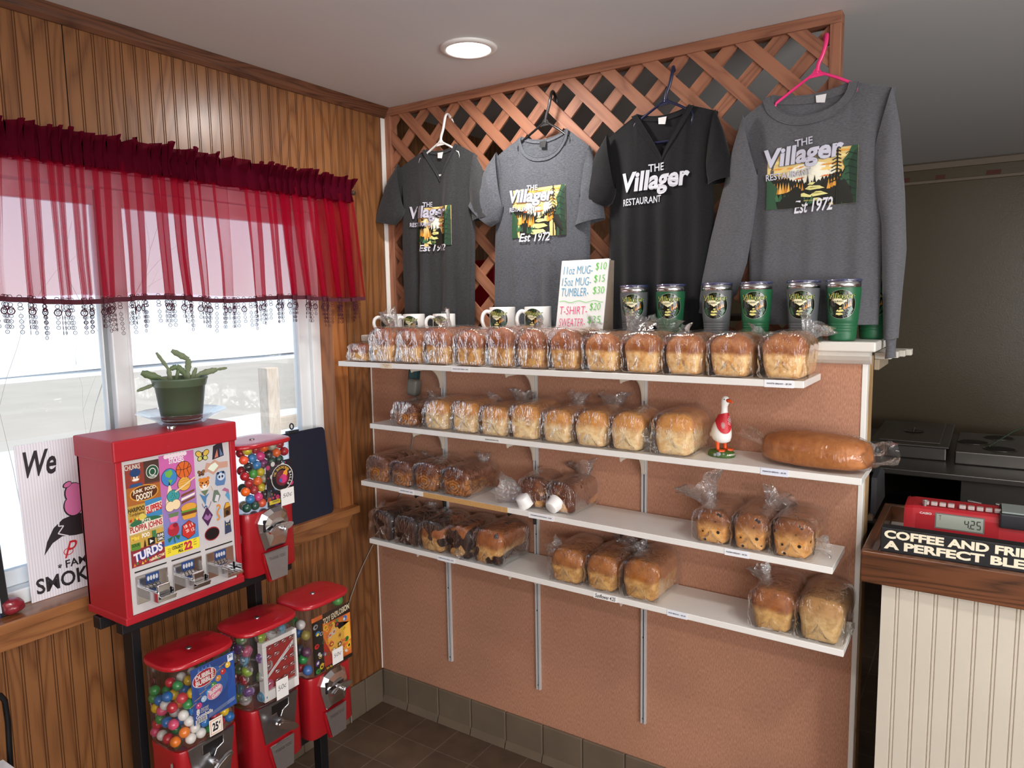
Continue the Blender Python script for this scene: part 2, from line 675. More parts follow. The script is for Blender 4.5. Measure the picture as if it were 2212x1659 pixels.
def quarry_tile():
    m, nt, N, L, p = base_mat('quarry_tile')
    t = N.new('ShaderNodeTexCoord')
    mp = N.new('ShaderNodeMapping')
    mp.inputs['Location'].default_value = (-0.089, 0.163, 0)
    L.new(t.outputs['Object'], mp.inputs['Vector'])
    br = N.new('ShaderNodeTexBrick')
    br.offset = 0.0
    br.inputs['Scale'].default_value = 1.0
    br.inputs['Brick Width'].default_value = 0.161
    br.inputs['Row Height'].default_value = 0.161
    br.inputs['Mortar Size'].default_value = 0.0028
    br.inputs['Mortar Smooth'].default_value = 0.3
    br.inputs['Color1'].default_value = hexc('#5c4a3c')
    br.inputs['Color2'].default_value = hexc('#524236')
    br.inputs['Mortar'].default_value = hexc('#6a5b4e')
    L.new(mp.outputs[0], br.inputs['Vector'])
    n = N.new('ShaderNodeTexNoise')
    n.inputs['Scale'].default_value = 14
    n.inputs['Detail'].default_value = 6
    L.new(t.outputs['Object'], n.inputs['Vector'])
    r = ramp(N, [(0.3, (0.75, 0.75, 0.75)), (0.7, (1.15, 1.12, 1.08))])
    L.new(n.outputs['Fac'], r.inputs['Fac'])
    mx = N.new('ShaderNodeMix')
    mx.data_type = 'RGBA'
    mx.blend_type = 'MULTIPLY'
    mx.inputs[0].default_value = 1
    L.new(br.outputs['Color'], mx.inputs[6])
    L.new(r.outputs['Color'], mx.inputs[7])
    L.new(mx.outputs[2], p.inputs['Base Color'])
    p.inputs['Roughness'].default_value = 0.5
    b = N.new('ShaderNodeBump')
    b.inputs['Strength'].default_value = 0.5
    b.inputs['Distance'].default_value = 0.002
    b.invert = True
    L.new(br.outputs['Fac'], b.inputs['Height'])
    L.new(b.outputs['Normal'], p.inputs['Normal'])
    return m


M_FABRIC = fabric_wall()
M_TILE = quarry_tile()
M_BASETILE = plain('#6a5d4e', 0.45, var=0.22, vscale=9, name='glazed_base_tile')
M_GROUT = plain('#574a40', 0.8, name='grout')
M_CEIL = plain('#e4e6e6', 0.55, var=0.03, vscale=3, bump=0.05, bscale=60, name='ceiling_paint')
M_KWALL = plain('#564c3a', 0.32, var=0.06, vscale=4, bump=0.3, bscale=150, name='kitchen_gloss_paint')
M_SNOW = plain('#eef1f5', 0.7, bump=0.6, bscale=3, name='snow')
M_ROAD = plain('#b9aea1', 0.8, var=0.15, vscale=0.9, name='wet_road')

# ------------------------------------------------------------------ room shell
WY0, WY1, WZ0, WZ1 = -1.83, -0.212, 0.858, 2.048       # the window opening


def panel_strip(mb, y0, y1, z0, z1):
    ys = [(y0, 0.0, 0)]
    k0 = math.ceil((y0 + 0.975) / 0.0385)
    for k in range(k0, k0 + 200):
        c = -0.975 + k * 0.0385
        if c + 0.006 > y1:
            break
        if c - 0.006 < y0:
            continue
        if abs(c + 1.09) < 0.019:
            ys += [(c - 0.0016, 0, 0), (c - 0.0015, -0.004, 2), (c + 0.0015, -0.004, 2), (c + 0.0016, 0, 2)]
            continue
        for d in (-0.003, 0.003):
            ys += [(c + d - 0.0014, 0, 0), (c + d - 0.0004, -0.0022, 1), (c + d + 0.0004, -0.0022, 1), (c + d + 0.0014, 0, 1)]
    ys.append((y1, 0.0, 0))
    for (a, xa, ma), (b, xb, mb_) in zip(ys, ys[1:]):
        mb.add([(xa, a, z0), (xb, b, z0), (xb, b, z1), (xa, a, z1)], [(0, 1, 2, 3)], mb_)


w = MB()
panel_strip(w, -5.0, WY0, 0, 2.44)
panel_strip(w, WY0, WY1, 0, WZ0)
panel_strip(w, WY0, WY1, WZ1, 2.44)
panel_strip(w, WY1, 2.9, 0, 2.44)
for a in ((-5.1, WY0, -0.4, 2.6), (WY1, 3.0, -0.4, 2.6), (WY0, WY1, -0.4, WZ0), (WY0, WY1, WZ1, 2.6)):
    w.box(-0.14, -0.012, *a, mat=3)
struct('wall_left', w, [M_PANEL, M_GROOVE, M_SEAM, plain('#cfd3d6', 0.7, name='outer_cladding')])
struct('floor', MB().box(-0.01, 5.0, -5.0, 2.9, -0.1, 0.0), M_TILE)
struct('ceiling', MB().box(-0.14, 5.1, -5.1, 3.0, 2.44, 2.6), M_CEIL)
struct('wall_kitchen', MB().box(-0.1, 5.0, 2.89, 3.0, 0, 2.44), M_KWALL)
struct('wall_right', MB().box(5.0, 5.1, -5.1, 3.0, -0.1, 2.6), plain('#a8876a', 0.6, name='right_wall_paint'))
struct('wall_rear', MB().box(-0.14, 5.1, -5.1, -5.0, -0.1, 2.6), plain('#a8876a', 0.6, name='right_wall_paint'))
# low partition with its cap
struct('wall_partition', MB().box(0.0, 1.793, 0.0, 0.10, 0.0, 1.52), M_FABRIC)
t = MB()
t.rbox(1.793, 1.8065, -0.0025, 0.03, 0.0, 1.484, 0.0015, 0)
t.rbox(1.794, 1.808, 0.03, 0.1, 0.0, 1.50, 0.001, 1)
struct('trim_1', t, [M_WHITE, wood('raw_board', '#b49468', '#8d6c45', 'Z', 1.0, 0.6, 0)], 'white painted edge strip at the free end of the low pink-brown partition')
t = MB()
t.rbox(0.0, 1.829, -0.052, 0.178, 1.517, 1.543, 0.004, 0)
prof = [(-0.003, 1.481), (-0.012, 1.484), (-0.026, 1.493), (-0.038, 1.505), (-0.042, 1.5165), (0.0, 1.5165)]
loft(t, [[(0.0, y, z) for y, z in prof], [(1.815, y, z) for y, z in prof]], 0, False)
struct('trim_2', t, [plain('#dcd9d1', 0.4, var=0.06, vscale=18, name='scuffed_white')], 'white wooden cap along the top of the low partition')
# crown, casings, sill and apron along the left wall
t = MB()
prof = [(0.0, 2.4015), (0.006, 2.4015), (0.016, 2.412), (0.02, 2.424), (0.032, 2.4395), (0.0, 2.4395)]
loft(t, [[(x, -3.0, z) for x, z in prof], [(x, 0.125, z) for x, z in prof]], 0, False)
struct('trim_3', t, M_CROWN, 'dark oak crown moulding where the panelled wall meets the ceiling')
t = MB()
t.rbox(0.0005, 0.018, -0.214, -0.143, 0.882, 2.118, 0.002)
t.rbox(0.0005, 0.018, -1.9, -0.143, 2.05, 2.118, 0.002)
t.box(-0.06, 0.002, -0.2135, -0.2, 0.882, 2.05)
struct('trim_4', t, M_PINE, 'pine casing at the right of the window')
t = MB()
t.rbox(-0.075, 0.046, -1.95, -0.135, 0.853, 0.882, 0.004)
struct('window_sill', t, M_PINE_Y, 'varnished pine window sill')
t = MB()
loft(t, [[(0.0005, a, 0.8525), (0.022, a, 0.8525), (0.022, b, 0.803), (0.0005, b, 0.803)] for a, b in ((-1.95, -1.95), (-0.15, -0.185))], 0, False)
struct('trim_5', t, M_PINE_Y, 'pine apron board under the window sill')
t = MB()
t.rbox(0.0005, 0.006, 0.102, 0.128, 1.543, 2.40, 0.001)
t.rbox(0.0005, 0.004, -0.006, -0.0005, 0.142, 1.48, 0.001)
struct('trim_6', t, M_WHITE, 'thin white strip in the corner beside the lattice')
# base tiles
t = MB()
for k in range(12):
    x0 = -0.014 + k * 0.161
    x1 = min(x0 + 0.158, 1.8)
    if x1 - x0 < 0.02:
        break
    t.rbox(max(x0, 0.011), x1, -0.011, 0.0, 0.016, 0.141, 0.004, 0)
    t.add([(max(x0, 0.011), -0.011, 0.03), (x1, -0.011, 0.03), (x1, -0.020, 0.001), (max(x0, 0.011), -0.020, 0.001)], [(0, 1, 2, 3)], 0)
t.box(0.0, 1.8, -0.006, 0.0, 0.0, 0.138, 1)
struct('baseboard_back', t, [M_BASETILE, M_GROUT])
t = MB()
for k in range(20):
    y1 = -0.013 - k * 0.161 + (0.06 if k else 0)
    y0 = -0.013 - (k + 1) * 0.161 + 0.06 + 0.003
    t.rbox(0.0, 0.011, y0, y1, 0.0, 0.141, 0.004, 0)
t.box(0.0, 0.006, -3.3, 0.0, 0.0, 0.138, 1)
struct('baseboard_left', t, [M_BASETILE, M_GROUT])

# ------------------------------------------------------------------ window
win = bpy.data.objects.new('window_1', None)
COL.objects.link(win)
win['kind'] = 'structure'
win['label'] = 'white vinyl sliding window looking out on snow and a road'


def rect_frame(mb, x0, x1, y0, y1, z0, z1, wd, r=0.004, mat=0):
    mb.rbox(x0, x1, y0, y1, z0, z0 + wd, r, mat)
    mb.rbox(x0, x1, y0, y1, z1 - wd, z1, r, mat)
    mb.rbox(x0, x1, y0, y0 + wd, z0 + wd, z1 - wd, r, mat)
    mb.rbox(x0, x1, y1 - wd, y1, z0 + wd, z1 - wd, r, mat)


t = MB()
rect_frame(t, -0.118, -0.05, WY0, WY1, 0.8825, 2.047, 0.042)
obj('window_frame', t, M_VINYL, win)
t = MB()
rect_frame(t, -0.098, -0.066, -0.988, -0.254, 0.925, 2.003, 0.05)
t.rbox(-0.074, -0.06, -0.945, -0.935, 0.93, 2.0, 0.002)
obj('sash', t, M_VINYL, win)
t = MB()
rect_frame(t, -0.116, -0.09, -1.79, -0.958, 0.925, 2.003, 0.045)
t.rbox(-0.092, -0.089, -1.0, -0.986, 0.93, 2.0, 0.001, 1)
obj('sash', t, [M_VINYL, plain('#8f9699', 0.5)], win)
obj('glass_pane', MB().box(-0.084, -0.081, -0.95, -0.29, 0.97, 1.96), M_GLASS, win)
obj('glass_pane', MB().box(-0.105, -0.102, -1.76, -1.0, 0.965, 1.965), M_GLASS, win)


# ------------------------------------------------------------------ outdoors
def snow_fn(x0, x1, y0, y1, z, amp, fr):
    def fn(u, v):
        x, y = x0 + (x1 - x0) * u, y0 + (y1 - y0) * v
        return (x, y, z + amp * noise.noise(Vector((x * fr, y * fr, 1.7))))
    return fn


g = MB()
g.grid(snow_fn(-0.16, -9.2, -14, 34, -0.3, 0.07, 0.5), 60, 160)
g.grid(snow_fn(-20.5, -120, -60, 160, -0.2, 0.35, 0.08), 50, 80)
struct('ground', g, M_SNOW, 'snow-covered ground outside the window')
struct('road', MB().grid(snow_fn(-8.8, -21, -40, 120, -0.31, 0.012, 0.8), 30, 120), M_ROAD, 'grey slushy road beyond the snow')
b = MB()
b.grid(lambda u, v: (-20.3 - 3.2 * u, -40 + 160 * v, -0.32 + 0.55 * sin(pi * min(1, u * 1.2)) * (0.6 + 0.5 * noise.noise(Vector((u * 3, v * 60, 0))))), 12, 200)
struct('snow_bank', b, M_SNOW, 'ploughed bank of snow along the far side of the road')
b = MB()
b.grid(lambda u, v: (-90 - 20 * u, -70 + 260 * v, -0.3 + 5.2 * u * (0.75 + 0.5 * noise.noise(Vector((1, v * 7, 0))))), 6, 60)
struct('hill', b, plain('#dfe3e8', 0.9, name='distant_snow'), 'pale distant rise beyond the road')

ps = thing('fence_post', 'weathered wooden post with a rail standing in the snow outside the window', 'post', (-3.5, 2.24, -0.3))
M_OLD = wood('weathered_fir', '#e0cdb9', '#cdb8a4', 'Z', 1, 0.8, 0)
obj('post', MB().rbox(-3.56, -3.44, 2.17, 2.31, -0.3, 1.1, 0.01), M_OLD, ps, ps)
obj('rail', MB().rbox(-3.53, -3.47, 2.31, 4.4, 0.5, 0.62, 0.008), wood('weathered_rail', '#e0cdb9', '#cdb8a4', 'Y', 1, 0.8, 0), ps, ps)

tw = MB()
rnd = random.Random(4)


def twig(p, d, l, r, depth):
    pts = [Vector(p)]
    dd = Vector(d).normalized()
    for _ in range(5):
        dd = (dd + Vector((rnd.uniform(-.25, .25), rnd.uniform(-.25, .25), rnd.uniform(-.1, .2)))).normalized()
        pts.append(pts[-1] + dd * l / 5)
    tw.tube(pts, [r * (1 - 0.12 * i) for i in range(6)], 5)
    if depth:
        for i in (2, 3, 4, 5):
            if rnd.random() < 0.75:
                twig(pts[i], dd + Vector((rnd.uniform(-.8, .8), rnd.uniform(-1, 1), rnd.uniform(-.2, .6))), l * 0.5, r * 0.55, depth - 1)


for k in range(3):
    twig((-3.4 + rnd.uniform(-.1, .1), 0.25 + 0.1 * k, -0.3), (rnd.uniform(-.1, .1), rnd.uniform(-.16, .16), 1), 2.2, 0.004, 2)
tag(obj('bare_shrub', tw, plain('#b3a79d', 0.8)), 'bare leafless shrub twigs outside the left window pane', 'shrub')


# ------------------------------------------------------------------ ceiling lamp
cl = thing('ceiling_downlight', 'round flush white LED ceiling light, lit', 'ceiling light', (0.6925, -0.2371, 2.44))
obj('trim_ring', MB().lathe([(0.066, 0.0), (0.088, 0.0), (0.089, -0.003), (0.084, -0.008), (0.07, -0.009), (0.067, -0.006), (0.066, 0.0)], seg=48), plain('#f2f0ec', 0.4), cl)
obj('diffuser', MB().lathe([(0.0001, -0.0065), (0.067, -0.0065), (0.068, -0.004)], seg=48), emit('lamp_glow', '#fff6ea', 9.0), cl)
for lx, ly in ((2.75, -0.9), (1.6, -2.6), (3.6, -2.6)):
    pass

# ------------------------------------------------------------------ lattice screen on the partition
LX0, LX1, LZ0, LZ1 = 0.0, 1.694, 1.543, 2.4395
lt = thing('lattice_screen', 'terracotta-stained diagonal lattice screen standing on the white cap up to the ceiling', 'lattice', (0.85, 0.15, LZ0))


def clip(poly, x0, x1, y0, y1):
    for ax, lim, sgn in ((0, x0, 1), (0, x1, -1), (1, y0, 1), (1, y1, -1)):
        out = []
        for i in range(len(poly)):
            a, b = poly[i], poly[(i + 1) % len(poly)]
            da, db = sgn * (a[ax] - lim), sgn * (b[ax] - lim)
            if da >= 0:
                out.append(a)
            if da * db < 0:
                t_ = da / (da - db)
                out.append((a[0] + (b[0] - a[0]) * t_, a[1] + (b[1] - a[1]) * t_))
        poly = out
        if not poly:
            break
    return poly


XZ = Matrix(((1, 0, 0, 0), (0, 0, -1, 0), (0, 1, 0, 0), (0, 0, 0, 1)))     # (x, y, h) -> (x, -h, y): faces the room
for sgn, y0, y1, name in ((1, -0.135, -0.127, 'slats_falling'), (-1, -0.1435, -0.1355, 'slats_rising')):
    s = MB()
    for k in range(-18, 30):
        hw = 0.019 * sqrt(2)
        if sgn == 1:
            c = 2.657 + 0.1475 * k
            poly = [(c - 3.2 - hw, 3.2), (c - 3.2 + hw, 3.2), (c - 1.0 + hw, 1.0), (c - 1.0 - hw, 1.0)]
        else:
            c = 0.2286 - 2.355 + 0.07375 + 0.1475 * k
            poly = [(c + 3.2 - hw, 3.2), (c + 1.0 - hw, 1.0), (c + 1.0 + hw, 1.0), (c + 3.2 + hw, 3.2)]
        poly = clip(poly, LX0 + 0.03, LX1 - 0.026, LZ0, LZ1 - 0.028)
        if len(poly) < 3:
            continue
        area = sum(poly[i][0] * poly[(i + 1) % len(poly)][1] - poly[(i + 1) % len(poly)][0] * poly[i][1] for i in range(len(poly)))
        if area < 0:
            poly = poly[::-1]
        s.prism(poly, y0, y1, 0, xf=XZ)
    # grain along the slats: the mesh is built turned by 45 degrees and stood back up by its own rotation
    rot = Matrix.Rotation(radians(45 * sgn), 4, 'Y')
    s.v = [tuple(rot.inverted() @ Vector((p[0] - 0.85, p[1] - 0.15, p[2] - LZ0))) for p in s.v]
    o = obj('lattice_slats', s, M_LATT, lt)
    o.rotation_euler = (0, radians(45 * sgn), 0)
s = MB()
s.rbox(LX0 + 0.001, LX1, 0.122, 0.166, LZ1 - 0.031, LZ1, 0.002)
obj('top_rail', s, M_LATT, lt, lt)
s = MB().rbox(LX0 + 0.001, LX0 + 0.034, 0.122, 0.166, LZ0, LZ1 - 0.031, 0.002)
obj('post', s, wood('lattice_cedar_post', '#a06b50', '#81523d', 'Z', 1.3, 0.6, 0.0, 3.0), lt, lt)
s = MB().rbox(LX1 - 0.03, LX1, 0.122, 0.166, LZ0, LZ1 - 0.031, 0.002)
obj('post', s, wood('lattice_cedar_post', '#a06b50', '#81523d', 'Z', 1.3, 0.6, 0.0, 3.0), lt, lt)

# ------------------------------------------------------------------ shelf standards and shelves
where = {0.373: 'nearest the corner, under the pumpernickel', 0.774: 'in the middle of the three', 1.177: 'farthest from the corner'}
for sx in (0.373, 0.774, 1.177):
    s = MB()
    s.box(sx - 0.0085, sx - 0.0025, -0.010, -0.0005, 0.272, 1.47)
    s.box(sx + 0.0025, sx + 0.0085, -0.010, -0.0005, 0.272, 1.47)
    s.box(sx - 0.0025, sx + 0.0025, -0.0035, -0.0005, 0.272, 1.47, 1)
    for k in range(5):
        z = 0.29 + k * 0.28
        s.lathe([(0.0001, 0.0), (0.003, 0.0)], (0, 0, 0), 8, 1, xf=Matrix.Translation((sx, -0.0105, z)) @ Matrix.Rotation(pi / 2, 4, 'X'))
    tag(obj('shelf_standard', s, [M_ALU, plain('#3a3a3a', 0.6)]), 'vertical slotted metal shelf standard on the wall, ' + where[sx], 'shelf standard', 'slotted shelf standards')

M_SHELF = plain('#ebe9e4', 0.28, name='white_melamine', var=0.02, vscale=12)
M_BRACKET = plain('#cfc6b6', 0.45, name='bracket_enamel')
SHELF = {1: (-0.2295, 0.057, 1.4548, 1.692, 1.4538), 2: (-0.2, 0.1764, 1.2258, 1.8264, 1.2174), 3: (-0.2, 0.1198, 1.004, 1.7678, 0.98), 4: (-0.2, 0.1512, 0.7844, 1.7999, 0.7684)}
SLAB = {1: 'top bread shelf, below the mugs', 2: 'second bread shelf from the top, with the goose', 3: 'third bread shelf from the top, with a bare stretch in the middle', 4: 'lowest bread shelf, a wall of bare standards below'}
SNAME = {1: 'top shelf', 2: 'second shelf from the top', 3: 'third shelf from the top', 4: 'lowest shelf'}


def shelf_z(i, x):
    _, xl, zl, xr, zr = SHELF[i]
    return zl + (zr - zl) * (x - xl) / (xr - xl)


TAGS = {1: [(0.272, 0.325, 'RYE BREAD $4.25', '#ead9bd', '#a26a48'), (0.588, 0.664, 'WHOLE WHEAT BREAD - $4.25', '#f3f3f3', '#3a4250'), (1.597, 1.669, 'WHITE BREAD - $3.50', '#f0f2f6', '#2b3350')],
        2: [(0.694, 0.757, 'SOUR DOUGH 4.25', '#eceae4', '#222222'), (1.585, 1.655, 'FRENCH BREAD - $3.50', '#e2e6f2', '#2b3350')],
        3: [(0.31, 0.381, 'CINNAMON BREAD - $4.50', '#f4f4f6', '#2b3350'), (0.863, 0.956, 'CINNAMON RAISIN BREAD - $5.00', '#f4f4f6', '#2b3350'), (1.494, 1.56, 'RAISIN BREAD - $4.50', '#f0f2f6', '#2b3350')],
        4: [(0.481, 0.559, 'PUMPERNICKEL BREAD - $4.25', '#f0f2f6', '#2b3350'), (1.094, 1.173, 'Sunflower 4.25', '#f6f6f4', '#111111'), (1.331, 1.391, 'RYE BREAD - $4.25', '#e9edf5', '#2b3350')]}
for i in (1, 2, 3, 4):
    yf, xl, zl, xr, zr = SHELF[i]
    sh = thing('bread_shelf', 'long white ' + SLAB[i], 'shelf', ((xl + xr) / 2, 0, (zl + zr) / 2 - 0.018), 0, 'white bread shelves')
    ang = math.atan2(zr - zl, xr - xl)
    xf = Matrix.Translation((xl, 0, zl)) @ Matrix.Rotation(-ang, 4, 'Y')
    ln = sqrt((xr - xl) ** 2 + (zr - zl) ** 2)
    s = MB().rbox(0, ln, yf, -0.0105, -0.018, 0, 0.0012, 0, 1, xf)
    if i == 3:
        s.box(0.305, 0.662, yf - 0.0006, yf + 0.01, -0.0178, -0.0004, 1, xf)
    obj('board', s, [M_SHELF, plain('#c79a5f', 0.8, var=0.35, vscale=260, name='chipboard_edge')], sh, sh)
    for sx in (0.373, 0.774, 1.177):
        zb = shelf_z(i, sx) - 0.0185
        pr = [(-0.0105, 0), (-0.183, 0), (-0.187, -0.004), (-0.183, -0.016), (-0.176, -0.013)]
        pr += [(-0.10 + 0.075 * sin(a), -0.012 - 0.075 * (1 - cos(a))) for a in [k * pi / 16 for k in range(9)]] + [(-0.0105, -0.09)]
        s = MB().prism(pr, -0.0022, 0.0022, xf=Matrix(((0, 0, 1, sx), (1, 0, 0, 0), (0, 1, 0, zb), (0, 0, 0, 1))))
        obj('bracket', s, M_BRACKET if i != 3 else plain('#1d1c1b', 0.5), sh, sh)
    for x0, x1, txt, cp, ci in TAGS[i]:
        a = Art(plane_map((x0, yf - 0.0012, shelf_z(i, x0) - 0.009), (1, 0, (zr - zl) / (xr - xl)), (0, 0, 1), (0, -1, 0)), 0.0003, 0.4)
        hh = 0.0095 if i != 2 or x0 > 1 else 0.0055
        a.mb.box(x0, x1, yf - 0.0012, yf - 0.0004, shelf_z(i, (x0 + x1) / 2) - 0.009 - hh, shelf_z(i, (x0 + x1) / 2) - 0.009 + hh, a.mi(cp))
        L_ = x1 - x0
        if txt.startswith('Sun'):
            a.text(txt, L_ * 0.08, -0.006, L_ * 0.94, 0.006, ci, 1, 0.01, 0.2)
        elif x0 < 0.3 and i == 1:
            a.text('RYE BREAD', L_ * 0.2, 0.001, L_ * 0.8, 0.0045, ci, 1, 0.01)
            a.text('$4.25', L_ * 0.35, -0.005, L_ * 0.65, -0.0015, ci, 1, 0.01)
        else:
            a.text(txt, L_ * 0.08, -0.0022, L_ * 0.92, 0.0022, ci, 1, 0.02)
        a.obj('price_tag', sh, sh)

# ------------------------------------------------------------------ cord and adapter beside the shelves
s = MB()
s.tube(curve([(0.252, -0.02, 1.33), (0.243, -0.009, 1.26), (0.228, -0.005, 1.21), (0.21, -0.005, 1.13), (0.19, -0.005, 1.02), (0.16, -0.005, 0.95), (0.11, -0.005, 0.86), (0.05, -0.006, 0.77), (0.012, -0.03, 0.70), (0.01, -0.11, 0.607), (0.01, -0.152, 0.544), (0.012, -0.19, 0.46), (0.02, -0.21, 0.2), (0.024, -0.21, 0.01)], 4), 0.0022, 6)
tag(obj('power_cord', s, plain('#8d8680', 0.5)), 'thin grey cord running down the corner behind the shelves', 'cord')
ad = thing('plug_adapter', 'dark green and grey plug-in adapter hanging below the top shelf near the corner', 'adapter', (0.25, -0.03, 1.31))
xf = Matrix.Translation((0.252, -0.032, 1.347)) @ Matrix.Rotation(radians(10), 4, 'Y')
obj('grey_half', MB().rbox(-0.024, 0.024, -0.022, 0.018, -0.033, 0.033, 0.012, 0, 3, xf), plain('#6d6a62', 0.5), ad, ad, 'grey housing')
xf = Matrix.Translation((0.238, -0.012, 1.378)) @ Matrix.Rotation(radians(8), 4, 'Y')
obj('green_half', MB().rbox(-0.02, 0.02, -0.02, 0.012, -0.045, 0.04, 0.008, 0, 2, xf), plain('#163b3c', 0.5), ad, ad, 'dark green housing')


# ------------------------------------------------------------------ curtain
def sheer(name, tr, tint, dens, color):
    if name in MATS:
        return MATS[name]
    m, nt, N, L, p = base_mat(name)
    out = N['Material Output']
    N.remove(p)
    a = N.new('ShaderNodeBsdfTransparent')
    a.inputs['Color'].default_value = col4(tint)
    b = N.new('ShaderNodeBsdfTranslucent')
    b.inputs['Color'].default_value = col4(color)
    c = N.new('ShaderNodeBsdfDiffuse')
    c.inputs['Color'].default_value = col4(color)
    m1 = N.new('ShaderNodeMixShader')
    m1.inputs[0].default_value = 0.35
    L.new(b.outputs[0], m1.inputs[1])
    L.new(c.outputs[0], m1.inputs[2])
    m2 = N.new('ShaderNodeMixShader')
    lw = N.new('ShaderNodeLayerWeight')
    lw.inputs['Blend'].default_value = 0.5
    ma = N.new('ShaderNodeMath')
    ma.operation = 'MULTIPLY_ADD'
    ma.use_clamp = True
    ma.inputs[1].default_value = dens
    ma.inputs[2].default_value = 1 - tr
    L.new(lw.outputs['Facing'], ma.inputs[0])
    L.new(ma.outputs[0], m2.inputs[0])
    L.new(a.outputs[0], m2.inputs[1])
    L.new(m1.outputs[0], m2.inputs[2])
    L.new(m2.outputs[0], out.inputs['Surface'])
    MATS[name] = m
    return m


CY0, CY1 = -1.92, -0.132
M_SHEER = sheer('red_voile', 0.80, (1.0, 0.93, 0.95), 0.6, '#c0183c')
M_SHEER2 = sheer('red_voile_gathered', 0.12, (0.8, 0.25, 0.35), 0.3, '#74162f')
M_LACE = plain('#4a0a1e', 0.8, name='burgundy_lace')
rod = thing('curtain_rod', 'thin dark curtain rod with a bronze ball end above the window', 'curtain rod', (0.05, -1.0, 2.066))
obj('tube', MB().tube([(0.055, -2.0, 2.066), (0.055, -0.14, 2.078)], 0.0055, 10), plain('#4a3026', 0.35, 0.6), rod, rod)
f_ = MB().lathe([(0.0055, 0.0), (0.0075, 0.001), (0.0075, 0.012), (0.0055, 0.014), (0.009, 0.02), (0.0095, 0.025), (0.0075, 0.031), (0.0001, 0.034)], seg=16, xf=Matrix.Translation((0.055, -0.141, 2.078)) @ Matrix.Rotation(-pi / 2, 4, 'X'))
obj('finial', f_, plain('#6d6459', 0.3, 0.8), rod, rod)
obj('wall_bracket', MB().box(0.0, 0.055, -0.1495, -0.1445, 2.068, 2.0725), plain('#4a3026', 0.35, 0.6), rod, rod)

cu = thing('valance_curtain', 'sheer red gathered valance with a burgundy lace fringe hanging in the window', 'curtain', (0.05, -1.0, 2.066))
NPL = 25


def ph(t):
    return 2 * pi * (NPL * t + 1.1 * noise.noise(Vector((t * 7, 3.1, 0))))


def drape(t, s):
    """s: 0 at the rod, 1 at the lace band."""
    amp = 0.5 + 0.9 * abs(noise.noise(Vector((t * 14, 7.7, 0)))) + 0.3 * noise.noise(Vector((t * 40, 2.2, s * 0.6)))
    y = CY0 + (CY1 - CY0) * t
    y += (0.021 * (1 - 0.2 * s)) * amp * sin(2 * ph(t) + 1.2 * s * noise.noise(Vector((t * 6, 0, 5))))
    y += (t - 0.55) * 0.075 * s
    y += 0.012 * s * noise.noise(Vector((t * 13, s * 1.5, 9)))
    x = 0.055 + (0.008 + 0.012 * s) * amp * sin(ph(t)) + 0.006 * s
    return x, y


def rod_z(t):
    return 2.066 + 0.012 * t


m = MB()
m.grid(lambda u, v: (*drape(u, v), rod_z(u) - 0.012 - (0.372 - 0.006 * sin(u * 25)) * v), 720, 20)
m.grid(lambda u, v: (lambda p: (p[0] - 0.016, p[1] + 0.011, rod_z(u) - 0.012 - (0.368 - 0.006 * sin(u * 25)) * v))(drape(1 - u + 0.013, v)), 720, 16)
obj('drape', m, M_SHEER, cu, cu)
m = MB()


def ruffle(u, v):
    a = 0.6 + 0.6 * noise.noise(Vector((u * 55, 1, 2)))
    q = ph(u) * 2.1
    s = abs(v - 0.42) / 0.58 * (1.0 if v > 0.42 else 0.5)
    y = CY0 + (CY1 - CY0) * u + 0.009 * sin(2 * q) * a * (0.5 + s)
    x = 0.055 + (0.0065 + 0.024 * s) * sin(q) * (0.6 + a) - 0.001
    z = rod_z(u) - 0.036 + 0.084 * v + s * 0.022 * noise.noise(Vector((u * 60, 4, 1)))
    return (max(x + 0.0105, 0.0622), y + s * 0.004 * (u > 0.98), z)


m.grid(ruffle, 640, 9)
m.grid(lambda u, v: (lambda p: (2 * 0.055 - p[0], p[1] + 0.006, p[2] - 0.002))(ruffle(u, v)), 640, 9)
obj('ruffle', m, M_SHEER2, cu, cu)


def hem(u, z):
    x, y = drape(u, 1.0)
    return (x, y, z + 0.006 * sin(u * 25))


m = MB()
m.grid(lambda u, v: hem(u, 1.692 - 0.013 * v), 720, 3)
m.grid(lambda u, v: (lambda p: (p[0] + 0.0012, p[1], p[2]))(hem(u, 1.692 - 0.013 * v)), 720, 3)
obj('lace_band', m, M_LACE, cu, cu)


def torus(mb, c, r, tr, ax, seg=9, flat=1.0):
    """A small ring standing in the plane spanned by AX and z."""
    ax = Vector((ax[0], ax[1], 0)).normalized() if (ax[0] or ax[1]) else Vector((0, 1, 0))
    mb.tube([Vector(c) + ax * (r * cos(2 * pi * k / seg)) + Vector((0, 0, flat * r * sin(2 * pi * k / seg))) for k in range(seg)], tr, 3, 0, closed=True)


